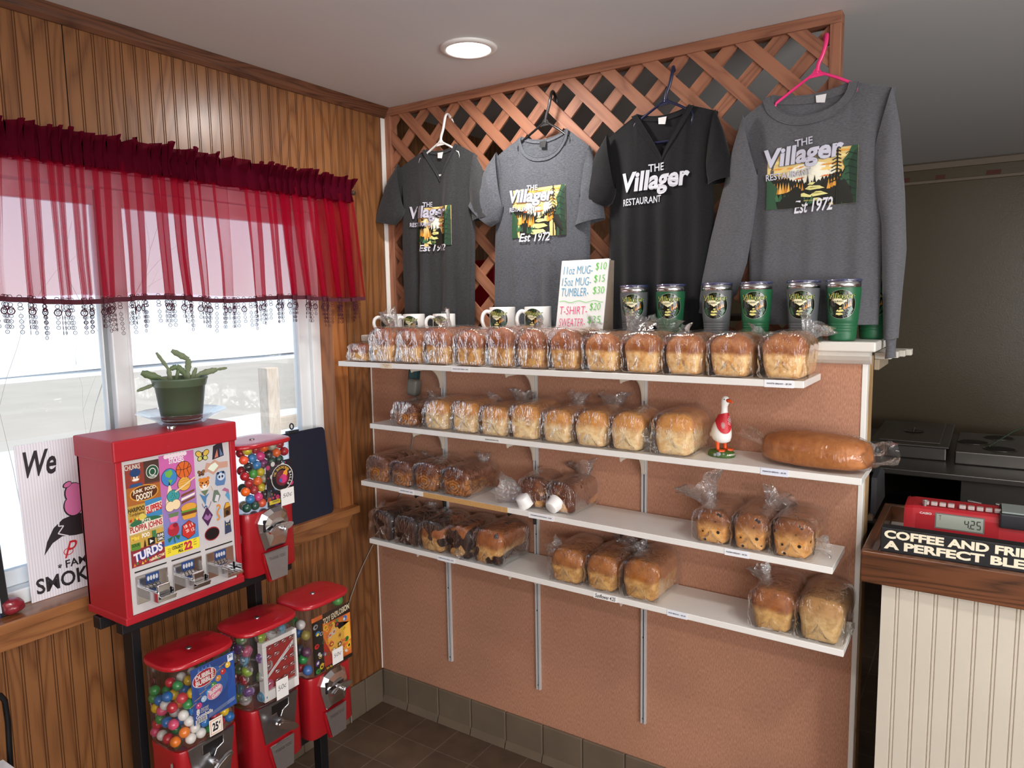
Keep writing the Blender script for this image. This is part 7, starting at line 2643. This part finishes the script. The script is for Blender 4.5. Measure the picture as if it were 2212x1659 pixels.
for i, chx in enumerate('HI-BOUNCING'):
    q = 2.75 - 2.0 * i / 10
    cx, cz = 0.046 + 0.0312 * cos(q), 0.088 + 0.0312 * sin(q)
    if chx != ' ':
        a.text(chx, cx - 0.0032 * (0.5 if chx in 'I-' else 1), cz - 0.004, cx + 0.0032 * (0.5 if chx in 'I-' else 1), cz + (0.004 if chx != '-' else -0.002), '#d9a94a', 9, 0.03, 0, q - pi / 2)
for i, chx in enumerate('BALLS'):
    q = 0.35 - 1.2 * i / 4
    cx, cz = 0.046 + 0.0312 * cos(q), 0.088 + 0.0312 * sin(q)
    a.text(chx, cx - 0.003, cz - 0.004, cx + 0.003, cz + 0.004, '#e6e2dc', 9, 0.03, 0, q - pi / 2)
a.rect(-0.006, 0.012, 0.034, 0.024, '#e6cf3a', 5)
a.text('WARNING', 0.004, 0.017, 0.03, 0.022, M_INK, 6, 0.02)
a.obj('label_card', g4, g4, 'dark card of coloured balls with a round badge')
a = Art(front_map(UF + 0.0008, YU, ZU0), 0.00025, 0.4)
note(a, 0.034, 0.0, 0.05, 0.052, '50¢')
a.obj('price_note', g4, g4, 'handwritten 50 cent note')
BB = {'red': '#a81f2a', 'orange': '#e8661f', 'yellow': '#c9b41f', 'green': '#3f9a3a', 'blue': '#2f7ab8', 'purple': '#7a2a6a', 'pink': '#e03a86', 'black': '#1b1a20', 'frosted': '#a8a48a', 'dark green': '#1f4a3c', 'coral': '#e8593a'}
seqb = ['dark green', 'dark green', 'coral', 'blue', 'pink', 'black', 'orange', 'red', 'yellow', 'red', 'orange', 'frosted', 'red', 'green', 'yellow', 'black', 'blue', 'purple']
RB = 0.0138
pl3 = []
cnt = 0
for row in range(8):
    z = ZU0 + 0.006 + RB + row * RB * 1.74
    for k in range(7):
        p = Vector((UF - 0.002 - RB + rg.uniform(-0.001, 0), YU - 0.09 + RB + (row % 2) * RB + 2.1 * RB * k, z + rg.uniform(-.001, .001)))
        if p.y > YU + 0.091 - RB:
            continue
        if row < 5 and k > 2:
            continue
        if not free(p, RB, pl3):
            continue
        pl3.append((p, RB))
        c = seqb[cnt % len(seqb)]
        cnt += 1
        if row < 6 and k > 1:
            p.x -= 0.006
        ball_obj('bouncy_ball', RB, plain(BB[c], 0.22, coat=0.3, var=0.25 if cnt % 3 == 0 else 0.0, vscale=90, name='bouncy_' + c.replace(' ', '_')), p, '%s bouncy ball, %s from left, %s of the upper globe' % (c, ORD[k], (ROWN + ['eighth row up'])[row]), 'bouncy ball', 'bouncy balls in the upper globe')
for row in range(7):
    for k in range(4):
        p = Vector((UF - 0.044 + 0.006 * (row % 2), YU - 0.066 + 0.034 * k + 0.012 * (row % 2), ZU0 + 0.02 + 0.0265 * row))
        if free(p, RB, pl3):
            pl3.append((p, RB))
            c = seqb[(cnt * 5) % len(seqb)]
            cnt += 1
            ball_obj('bouncy_ball', RB, plain(BB[c], 0.22, coat=0.3, name='bouncy_' + c.replace(' ', '_')), p, '%s bouncy ball deeper in the upper globe, %s, %s from left' % (c, ROWN[min(6, row)], ORD[k]), 'bouncy ball', 'bouncy balls in the upper globe')


# ------------------------------------------------------------------ plant on the sticker machine
TZ = 1.3364
PXC, PYC = 0.172, -0.935
pt = thing('glass_plate', 'clear fluted glass plate under the plant pot on the red machine', 'plate', (PXC, PYC, TZ))
M_PLATE = clear('plate_glass', (0.95, 0.97, 0.97), 0.05, 0.02, 0.0, edge=0.45)
s = MB()
prof = [(0.052, 0.0), (0.058, 0.002), (0.072, 0.014), (0.098, 0.026), (0.116, 0.034), (0.118, 0.0365), (0.114, 0.0365), (0.096, 0.0295), (0.07, 0.018), (0.054, 0.006), (0.0001, 0.005)]
n = 64
v, f = [], []
for r_, z in prof:
    for k in range(n):
        t_ = 2 * pi * k / n
        fl = 1 + 0.012 * cos(16 * t_) * (r_ > 0.06)
        v.append((r_ * fl * cos(t_), r_ * fl * sin(t_), z))
for i in range(len(prof) - 1):
    for k in range(n):
        l = (k + 1) % n
        f.append((i * n + k, i * n + l, (i + 1) * n + l, (i + 1) * n + k))
s.add(v, f, 0, True)
obj('plate_dish', s, M_PLATE, pt)
PZ = TZ + 0.008
pl_ = thing('potted_cactus', 'scraggly holiday cactus cuttings in a dark green plastic pot', 'plant', (PXC, PYC, PZ))
s = MB().lathe([(0.0001, 0.0), (0.051, 0.0), (0.053, 0.002), (0.0655, 0.098), (0.067, 0.098), (0.0685, 0.1), (0.0725, 0.116), (0.0738, 0.118), (0.0738, 0.1215), (0.0715, 0.122), (0.0695, 0.119), (0.0665, 0.1), (0.062, 0.09)], seg=48)
obj('pot', s, plain('#56664f', 0.35, var=0.06, vscale=20, name='green_pot_plastic'), pl_)
s = MB()
s.grid(lambda u, v: (0.064 * v * cos(2 * pi * u), 0.064 * v * sin(2 * pi * u), 0.103 + 0.005 * noise.noise(Vector((v * 6 * cos(2 * pi * u), v * 6 * sin(2 * pi * u), 3)))), 40, 12, 0, cu=True)
obj('soil', s, plain('#3a2417', 0.9, var=0.5, vscale=160, bump=0.8, bscale=250, name='potting_soil'), pl_)
M_CAC = plain('#56693f', 0.5, var=0.25, vscale=60, name='cactus_pad')
M_CAC2 = plain('#6f7a5a', 0.6, var=0.3, vscale=60, name='cactus_wood')


def pad_chain(mb, p, segs, w0):
    """A flattened jointed stem: list of (direction, length, width)."""
    p = Vector(p)
    for d, l, w_ in segs:
        d = Vector(d).normalized()
        sd = d.cross(Vector((0.8, -0.6, 0.0))).normalized()
        if sd.length < 0.5:
            sd = Vector((0, 1, 0))
        nn = d.cross(sd).normalized()
        rings = []
        for j in range(9):
            t_ = j / 8
            ww = w_ * (0.35 + 0.65 * sin(pi * min(1, 0.12 + 0.8 * t_)) ** 0.6) * (1 + (0.14 if j % 3 == 0 else -0.06))
            c_ = p + d * (l * t_)
            rings.append([tuple(c_ + sd * ww * cos(q) + nn * ww * 0.3 * sin(q)) for q in [2 * pi * k / 10 for k in range(10)]])
        loft(mb, rings, 0, True, True, True)
        p = p + d * (l * 0.94)
    return p


r_ = Vector((0.5, 0.86, 0)).normalized()      # across the picture
for segs, base, mt in (
        ([((-0.1 * r_.x, -0.1 * r_.y, 1), 0.05, 0.0065), ((-0.55 * r_.x, -0.55 * r_.y, 0.95), 0.055, 0.005)], -0.022, M_CAC2),
        ([((-0.9 * r_.x, -0.9 * r_.y, 0.5), 0.045, 0.009), ((-1.0 * r_.x, -1.0 * r_.y, 0.45), 0.05, 0.011)], -0.012, M_CAC),
        ([((-1.0 * r_.x, -1.0 * r_.y, 0.15), 0.05, 0.007), ((-1.0 * r_.x, -1.0 * r_.y, -0.35), 0.05, 0.005)], -0.015, M_CAC2),
        ([((0.3 * r_.x, 0.3 * r_.y, 1), 0.055, 0.005)], -0.014, M_CAC),
        ([((0.06 * r_.x, 0.06 * r_.y, 1), 0.04, 0.007), ((0.12 * r_.x, 0.12 * r_.y, 1), 0.036, 0.0085), ((-0.85 * r_.x, -0.85 * r_.y, 0.55), 0.05, 0.0085)], 0.02, M_CAC2),
        ([((-0.2 * r_.x, -0.2 * r_.y, 1), 0.035, 0.006), ((-0.5 * r_.x, -0.5 * r_.y, 0.6), 0.03, 0.009), ((-0.9 * r_.x, -0.9 * r_.y, -0.4), 0.02, 0.007)], 0.02, M_CAC),
        ([((0.4 * r_.x, 0.4 * r_.y, 1), 0.05, 0.006)], 0.026, M_CAC2),
        ([((0.6 * r_.x, 0.6 * r_.y, 0.7), 0.04, 0.007), ((1.0 * r_.x, 1.0 * r_.y, 0.22), 0.048, 0.0085), ((1.0 * r_.x, 1.0 * r_.y, 0.12), 0.03, 0.004)], 0.028, M_CAC2)):
    s = MB()
    pad_chain(s, (base * r_.x, base * r_.y, 0.10), segs, 0.006)
    obj('stem', s, mt, pl_)

# ------------------------------------------------------------------ on the window sill
SILLZ = 0.8822
bb = thing('clipboard_panel', 'large dark navy panel with rounded corners and a clip, standing on the sill', 'clipboard', (0.0, -0.37, SILLZ))
ux = Vector((0.0, 1, 0))
uy = Vector((-0.10, 0, 1)).normalized()
nr = ux.cross(uy)
O = Vector((0.026, -0.50, SILLZ))
xf = Matrix(((ux.x, uy.x, nr.x, O.x), (ux.y, uy.y, nr.y, O.y), (ux.z, uy.z, nr.z, O.z), (0, 0, 0, 1)))
W_, H_, R_ = 0.245, 0.328, 0.016
pts = []
for cx, cy, a0 in ((W_ - R_, R_, -pi / 2), (W_ - R_, H_ - R_, 0), (R_, H_ - R_, pi / 2), (R_, R_, pi)):
    pts += [(cx + R_ * cos(a0 + q * pi / 12), cy + R_ * sin(a0 + q * pi / 12)) for q in range(7)]
obj('board', MB().prism(pts, -0.012, 0.0, 0, xf), plain('#12172a', 0.55, name='navy_board'), bb, bb)
s = MB()
s.rbox(0.075, 0.125, H_ - 0.004, H_ + 0.008, -0.014, 0.003, 0.002, 0, 2, xf)
s.tube([xf @ Vector((0.1 + 0.008 * cos(q), H_ + 0.022 + 0.010 * sin(q), -0.005)) for q in [2 * pi * k / 14 for k in range(14)]], 0.0028, 6, closed=True)
obj('clip', s, plain('#3a3d42', 0.35, 0.7), bb, bb)

sg = thing('window_sign', 'white corrugated plastic sign with a pig in a black jacket, leaning in the window', 'sign', (-0.04, -1.17, SILLZ))
uy = Vector((-0.05, 0, 1)).normalized()
nr = Vector((0, 1, 0)).cross(uy)
O = Vector((-0.032, -1.272, SILLZ + 0.0005))
sm = plane_map(O, (0, 1, 0), uy, nr)
SW, SH = 0.24, 0.425


def corr():
    m, nt, N, L, p = base_mat('corrugated_plastic')
    t_ = N.new('ShaderNodeTexCoord')
    w_ = N.new('ShaderNodeTexWave')
    w_.bands_direction = 'Y'
    w_.inputs['Scale'].default_value = 45
    L.new(t_.outputs['Object'], w_.inputs['Vector'])
    r = ramp(N, [(0.0, '#d4d3e0'), (0.35, '#edecf2')])
    L.new(w_.outputs['Fac'], r.inputs['Fac'])
    L.new(r.outputs['Color'], p.inputs['Base Color'])
    p.inputs['Roughness'].default_value = 0.35
    p.inputs['Transmission Weight'].default_value = 0.0
    return m


xf = Matrix(((0, uy.x, nr.x, O.x), (1, uy.y, nr.y, O.y), (0, uy.z, nr.z, O.z), (0, 0, 0, 1)))
obj('panel', MB().rbox(0, SW, 0, SH, -0.0045, 0, 0.0008, 0, 1, xf), corr(), sg, sg)
a = Art(sm, 0.0004, 0.5)
INK2 = '#2a262b'
a.text('We', 0.018, 0.335, 0.098, 0.405, INK2, 1, 0.022, 0.3, 0.0)
a.obj('lettering', sg, sg)
a = Art(sm, 0.0004, 0.5)
a.poly([(0.042, 0.118), (0.052, 0.152), (0.072, 0.186), (0.098, 0.205), (0.126, 0.21), (0.126, 0.152), (0.092, 0.158), (0.066, 0.146)], INK2, 1)
a.poly([(0.126, 0.152), (0.2, 0.15), (0.2, 0.21), (0.126, 0.21)], INK2, 1)
a.line([(0.088, 0.204), (0.085, 0.188), (0.098, 0.186), (0.082, 0.168), (0.108, 0.155)], 0.003, '#e9e7ee', 2)
a.oval(0.128, 0.235, 0.026, 0.03, INK2, 2)
a.oval(0.129, 0.236, 0.0235, 0.0275, '#e07fb4', 3)
a.oval(0.134, 0.27, 0.026, 0.03, INK2, 1)
a.oval(0.135, 0.27, 0.0235, 0.0275, '#e07fb4', 3)
a.oval(0.118, 0.297, 0.013, 0.008, INK2, 4, 0.4)
a.oval(0.119, 0.297, 0.0105, 0.006, '#e07fb4', 5, 0.4)
a.obj('pig_emblem', sg, sg)
a = Art(sm, 0.0004, 0.5)
a.text('P', 0.092, 0.095, 0.128, 0.14, '#cf2f38', 2, 0.0, 0.45)
a.ring(0.103, 0.112, 0.012, 0.009, 0.002, '#cf2f38', 2)
a.text('*', 0.072, 0.072, 0.083, 0.084, INK2, 1, 0.02)
a.text('FAMOUS', 0.092, 0.068, 0.21, 0.09, INK2, 1, 0.02)
a.text('SMOKED', 0.014, 0.018, 0.208, 0.06, INK2, 1, 0.022)
a.obj('lettering', sg, sg)

s = MB()
s.grid(lambda u, v: tuple(Vector((-0.004, -1.328, SILLZ + 0.021)) + Vector((0.024 * sin(pi * v) * cos(2 * pi * u), 0.026 * sin(pi * v) * sin(2 * pi * u), -0.021 * cos(pi * v))) * (1 + 0.22 * noise.noise(Vector((sin(pi * v) * cos(2 * pi * u) * 1.6, sin(pi * v) * sin(2 * pi * u) * 1.6, cos(pi * v) * 1.6 + 4))))), 36, 20, 0, cu=True)
tag(obj('painted_rock', s, plain('#8a2733', 0.25, coat=0.4, var=0.4, vscale=50, bump=0.3, bscale=60, name='painted_rock')), 'small glossy red painted rock on the window sill', 'rock')

ls = thing('leaning_placard', 'black framed placard with a barcode leaning in the window at the far left', 'sign', (-0.02, -1.42, SILLZ))
O = Vector((0.0, -1.58, SILLZ + 0.0005))
uy = Vector((-0.12, 0, 1)).normalized()
nr = Vector((0, 1, 0)).cross(uy)
xf = Matrix(((0, uy.x, nr.x, O.x), (1, uy.y, nr.y, O.y), (0, uy.z, nr.z, O.z), (0, 0, 0, 1)))
obj('panel', MB().rbox(0, 0.245, 0, 0.40, -0.01, 0, 0.002, 0, 1, xf), plain('#15161b', 0.3), ls, ls)
a = Art(plane_map(O, (0, 1, 0), uy, nr), 0.0003, 0.3)
a.rect(0.022, 0.012, 0.226, 0.385, '#c9d3da', 0)
a.rect(0.024, 0.062, 0.222, 0.383, '#1b1d24', 1)
a.rect(0.024, 0.0, 0.222, 0.014, '#25305a', 1)
for k in range(10):
    a.rect(0.196 + 0.0026 * k, 0.022, 0.196 + 0.0026 * k + (0.0016 if k % 2 else 0.0008), 0.052, '#1a1a1e', 1)
a.obj('poster', ls, ls)

# black wire rack end and papers at the very left
s = MB()
s.tube([(0.3, -1.62, 0.828), (0.3, -1.50, 0.832), (0.3, -1.484, 0.826), (0.3, -1.4765, 0.81), (0.3, -1.4745, 0.76), (0.3, -1.49, 0.3), (0.3, -1.50, 0.0)], 0.006, 10)
s.tube([(0.42, -1.62, 0.828), (0.42, -1.585, 0.82), (0.42, -1.575, 0.5), (0.42, -1.58, 0.0)], 0.006, 10)
s.box(0.29, 0.44, -1.62, -1.492, 0.652, 0.658)
tag(obj('wire_stand', s, plain('#131316', 0.3, 0.3)), 'bent black tube frame of a stand cut off at the left edge', 'stand')
s = MB()
for k in range(4):
    s.rbox(0.31, 0.425, -1.60, -1.488 - 0.002 * k, 0.6585 + 0.007 * k, 0.665 + 0.007 * k, 0.001)
tag(obj('paper_stack', s, plain('#cfd0d6', 0.6)), 'pale stack of leaflets at the bottom left corner', 'papers')

# ------------------------------------------------------------------ counter at the right
ct = thing('service_counter', 'cream beadboard counter with a dark oak rim', 'counter', (2.4, -0.05, 0))
s = MB()
CX0, CX1, CYF = 1.878, 3.2, -0.178
ys = [(CX0, 0)]
k = 0
while CX0 + 0.034 + 0.0405 * k < CX1 - 0.01:
    c = CX0 + 0.034 + 0.0405 * k
    for d in (-0.0035, 0.0035):
        ys += [(c + d - 0.0022, 0), (c + d - 0.0005, 0.003), (c + d + 0.0005, 0.003), (c + d + 0.0022, 0)]
    k += 1
ys.append((CX1, 0))
for (a_, d0), (b_, d1) in zip(ys, ys[1:]):
    s.add([(a_, CYF + d0, 0.0), (b_, CYF + d1, 0.0), (b_, CYF + d1, 0.965), (a_, CYF + d0, 0.965)], [(0, 1, 2, 3)], 0)
s.box(CX0, CX1, CYF + 0.0032, 0.30, 0.0, 0.965)
obj('beadboard_front', s, plain('#cbc2b3', 0.42, var=0.05, vscale=7, name='cream_beadboard'), ct, ct)
s = MB()
s.rbox(1.831, CX1, -0.202, -0.182, 0.958, 1.0385, 0.003)
obj('front_rim', s, M_DARKOAK, ct, ct)
s = MB()
s.rbox(1.831, 1.852, -0.1815, 0.27, 0.958, 1.0385, 0.003)
s.rbox(1.831, CX1, 0.271, 0.29, 0.958, 1.0385, 0.003)
obj('side_rim', s, wood('dark_oak_end', '#6b3f25', '#38200f', 'Y', 0.9, 0.35, 0.3, 5.0), ct, ct)
obj('counter_top', MB().rbox(1.853, CX1 - 0.001, -0.1815, 0.27, 0.966, 0.99, 0.002), plain('#b9b4ac', 0.3), ct, ct)

cs = thing('counter_sign', 'long black wooden block sign with cream capitals about coffee and friends', 'sign', (2.1, -0.15, 1.0385))
s = MB().rbox(1.8705, 2.43, -0.178, -0.143, 0.9905, 1.097, 0.002)
obj('block', s, plain('#17161a', 0.5, var=0.2, vscale=30, name='black_sign_paint'), cs, cs)
a = Art(plane_map((1.8705, -0.178, 1.0385), (1, 0, 0), (0, 0, 1), (0, -1, 0)), 0.0004, 0.55)
a.text('COFFEE AND FRIENDS', 0.008, 0.0325, 0.372, 0.0535, '#e9e0c6', 0, 0.045)
a.text('A PERFECT BLEND', 0.008, 0.006, 0.355, 0.0275, '#e9e0c6', 0, 0.045)
a.obj('lettering', cs, cs)

# cash register
RX0, RX1, RY0, RY1 = 1.905, 2.36, 0.0, 0.13
cr = thing('cash_register', 'red cash register with a grey display reading 4.25', 'cash register', (2.12, 0.06, 0.99))
s = MB()
prof = [(RY0 + 0.012, 0.9905), (RY0, 1.0), (RY0, 1.052), (RY0 + 0.012, 1.106), (RY0 + 0.02, 1.111), (RY1 - 0.02, 1.113), (RY1, 1.105), (RY1, 0.9905)]
loft(s, [[(RX0 + 0.006, y, z) for y, z in prof], [(RX0 + 0.024, y, z) for y, z in prof]][:1] + [[(RX0 + 0.0, y + (0.002 if y < 0.1 else 0), z - 0.004 if z > 1.1 else z) for y, z in prof], [(RX0 + 0.02, y, z) for y, z in prof], [(RX1, y, z) for y, z in prof]], 0, False)
obj('housing', s, plain('#b3202b', 0.35, coat=0.15, name='register_red'), cr, cr)
uy = Vector((0, 0.014, 0.056)).normalized()
rm = plane_map((1.932, RY0, 1.054), (1, 0, 0), uy, Vector((1, 0, 0)).cross(uy))
a = Art(rm, 0.0006, 0.2)
a.rect(0.0, 0.0, 0.182, 0.056, '#a81c28', 0)
a.rect(0.044, 0.008, 0.152, 0.048, '#6f6a68', 1)
a.rect(0.047, 0.011, 0.149, 0.045, '#9fa79c', 2)
a.text('CASIO', 0.009, 0.040, 0.036, 0.0455, '#e6dede', 2, 0.03)


def seg_digit(a_, ch, x, y, w_, h_, c):
    S_ = {'4': 'bcfg', '2': 'abged', '5': 'afgcd', 'T': ''}[ch]
    x1, ym, y1, d = x + w_, y + h_ / 2, y + h_, 0.0011
    L_ = {'a': ((x, y1), (x1, y1)), 'b': ((x1, ym + d), (x1, y1 - d)), 'c': ((x1, y + d), (x1, ym - d)), 'd': ((x, y), (x1, y)), 'e': ((x, y + d), (x, ym - d)), 'f': ((x, ym + d), (x, y1 - d)), 'g': ((x, ym), (x1, ym))}
    for k_ in S_:
        a_.line(L_[k_], 0.0021, c, 3)


DI = '#2c322c'
a.text('T', 0.053, 0.03, 0.058, 0.042, DI, 3, -0.01)
seg_digit(a, '4', 0.110, 0.018, 0.0075, 0.019, DI)
seg_digit(a, '2', 0.123, 0.018, 0.0075, 0.019, DI)
seg_digit(a, '5', 0.136, 0.018, 0.0075, 0.019, DI)
a.oval(0.1205, 0.018, 0.0013, 0.0013, DI, 3)
a.obj('display', cr, cr, 'grey liquid crystal display')
for k in range(9):
    x = 1.945 + 0.019 * k + (0.006 if k > 3 else 0)
    s = MB().rbox(x, x + 0.015, RY0 + 0.03, RY0 + 0.045, 1.1125, 1.122, 0.002)
    obj('key', s, plain('#b9a9a6', 0.4), cr, cr)
s = MB().tube([(1.951, RY0 + 0.026, 1.111), (1.951, RY0 + 0.026, 1.124)], 0.004, 8)
s.lathe([(0.0001, 0), (0.006, 0.0), (0.006, 0.003), (0.0001, 0.003)], (1.951, RY0 + 0.026, 1.124), 14)
obj('mode_key', s, plain('#a8a2a0', 0.3, 0.6), cr, cr)
s = MB()
s.rbox(2.114, RX1 - 0.002, RY0 - 0.004, RY0 + 0.10, 1.085, 1.122, 0.004)
obj('printer_cover', s, plain('#2a2a2e', 0.35), cr, cr)
s = MB().rbox(2.118, RX1 - 0.006, RY0 + 0.002, RY0 + 0.09, 1.1222, 1.126, 0.001)
obj('printer_window', s, plain('#8f9a96', 0.15), cr, cr)

# things between the partition and the counter
s = MB().rbox(1.835, 1.875, 0.32, 0.5, 0.62, 0.86, 0.004)
tag(obj('yellow_bin', s, plain('#b8901f', 0.5)), 'yellow bin edge in the dark gap under the counter rim', 'bin')
s = MB()
s.prism([(0.12, 1.045), (0.34, 1.045), (0.30, 1.135), (0.2, 1.165), (0.12, 1.15)], 1.812, 1.826, 0, xf=Matrix(((0, 0, 1, 0), (1, 0, 0, 0), (0, 1, 0, 0), (0, 0, 0, 1))))
tag(obj('card_reader', s, plain('#2d2e33', 0.4)), 'dark slanted device at the inner end of the partition, by the counter', 'device')
o = MB()
o.box(1.8085, 1.82, 0.1, 0.34, 1.03, 1.045)
tag(obj('wall_bracket_shelf', o, plain('#5a4a3c', 0.6)), 'narrow brown ledge on the end of the partition carrying the dark device', 'ledge')
sr = thing('slatted_rack', 'small whitewashed slatted rack under the sweatshirt cuff behind the cap', 'rack', (1.83, 0.2, 1.47))
for k in range(4):
    y = 0.105 + 0.055 * k
    obj('slat', MB().rbox(1.8085, 1.85 + 0.012 * k, y, y + 0.045, 1.488, 1.506, 0.002), plain('#c9c4b8', 0.6, var=0.15, vscale=40), sr, sr)
obj('bearer', MB().rbox(1.8085, 1.822, 0.102, 0.32, 1.458, 1.4875, 0.002), plain('#a89a84', 0.6, var=0.2, vscale=40), sr, sr)

# ------------------------------------------------------------------ kitchen behind
sb = thing('steam_table', 'stainless steel steam table against the back wall of the kitchen', 'steam table', (2.0, 2.3, 0))
M_SS = plain('#7f7c78', 0.35, 0.9, var=0.1, vscale=10, name='kitchen_steel')
s = MB()
s.rbox(1.2, 3.4, 1.62, 2.75, 0.835, 0.862, 0.004)
obj('table_top', s, M_SS, sb, sb)
s = MB().rbox(2.0, 3.4, 1.68, 1.70, 0.25, 0.834, 0.002)
fp = obj('front_panel', s, M_SS, sb, sb)
for i in range(4):
    for j in range(2):
        x = 2.03 + 0.105 * i
        s = MB().tube([(x, 1.677, 0.735 - 0.028 * j), (x + 0.052, 1.677, 0.73 - 0.028 * j)], 0.0055, 8)
        obj('vent_louver', s, plain('#b9b7b3', 0.3, 0.9), fp, sb)
s = MB().lathe([(0.022, 0.0), (0.022, 0.006), (0.016, 0.02), (0.0001, 0.021)], (0, 0, 0), 20, xf=Matrix.Translation((2.125, 1.679, 0.60)) @ Matrix.Rotation(pi / 2, 4, 'X'))
obj('knob', s, M_BLACK, fp, sb)
s = MB()
s.box(1.3, 1.98, 2.3, 2.32, 0.1, 0.834)
s.box(1.3, 1.98, 1.75, 2.3, 0.55, 0.575)
s.box(1.3, 1.33, 1.7, 2.3, 0.0, 0.834)
obj('under_shelf', s, plain('#2a1f19', 0.6), sb, sb)
pn = thing('steam_pan', 'rectangular steel pan with a lid on the steam table, nearest the partition', 'pan', (1.76, 2.25, 0.862))
s = MB().rbox(1.60, 1.93, 1.9, 2.62, 0.8625, 0.925, 0.006)
obj('pan_body', s, M_SS, pn, pn)
s = MB().rbox(1.59, 1.94, 1.885, 2.635, 0.926, 0.934, 0.004)
s.rbox(1.63, 1.90, 1.95, 2.57, 0.934, 0.941, 0.003)
ld = obj('lid', s, M_SS, pn, pn)
s = MB()
s.lathe([(0.0001, 0.0), (0.045, 0.001), (0.048, 0.003)], (1.765, 2.25, 0.9412), 24, 0)
s.tube([(1.765, 2.21, 0.942), (1.765, 2.22, 0.956), (1.765, 2.28, 0.956), (1.765, 2.29, 0.942)], 0.005, 8)
obj('lid_handle', s, M_SS, ld, pn)
pc = thing('soup_well_cover', 'flat steel cover with three dark round wells and a ladle on the steam table', 'steam pan cover', (2.15, 2.1, 0.862))
s = MB().rbox(1.965, 2.6, 1.86, 2.45, 0.8625, 0.925, 0.006)
obj('cover', s, M_SS, pc, pc)
for x, y in ((2.035, 2.14), (2.145, 2.33), (2.145, 2.0)):
    s = MB().lathe([(0.062, 0.0), (0.066, 0.002), (0.07, 0.0), (0.062, 0.0)], (x, y, 0.9265), 32)
    o = obj('well_rim', s, M_SS, pc, pc)
    obj('well_inset', MB().lathe([(0.0001, 0.0), (0.061, 0.0)], (x, y, 0.9262), 32), plain('#0f0e0e', 0.5), o, pc)
s = MB().tube([(2.10, 2.02, 0.93), (2.20, 2.12, 1.0), (2.27, 2.16, 1.03)], 0.004, 8)
obj('ladle_handle', s, plain('#3a4a3a', 0.4), pc, pc)
s = MB()
s.rbox(1.3, 3.4, 2.872, 2.8895, 2.315, 2.332, 0.002)
s.rbox(1.3, 3.4, 2.872, 2.8895, 2.395, 2.43, 0.002)
struct('trim_7', s, plain('#77695a', 0.5), 'painted batten along the top of the kitchen wall')
a = Art(plane_map((1.5, 2.889, 2.332), (1, 0, 0), (0, 0, 1), (0, -1, 0)), 0.001, 0.7)
for x, w_ in ((0.10, 0.04), (0.27, 0.05), (0.52, 0.07)):
    a.poly([(x, 0.005), (x + w_, 0.003), (x + w_ * 1.05, 0.028), (x + 0.004, 0.03)], '#5a2c1f', 0)
o = a.obj('peeled_paint')
tag(o, 'patches of peeled paint showing red-brown along the kitchen wall batten', 'paint patch', kind='structure')
s = MB().rbox(-0.02, 0.16, 0.66, 0.8, 1.62, 1.86, 0.01)
tag(obj('red_bag', s, plain('#b01824', 0.5)), 'red packet seen through the lattice at its bottom left corner', 'packet')
ks = MB().rbox(0.0005, 1.6, 0.55, 0.95, 1.58, 1.6, 0.003)
ks.box(0.0005, 0.02, 0.55, 0.95, 1.3, 1.58)
ks.box(1.58, 1.6, 0.55, 0.95, 0.0, 1.58)
tag(obj('kitchen_shelf', ks, plain('#3a2c22', 0.6)), 'dark kitchen shelf behind the lattice', 'shelf')
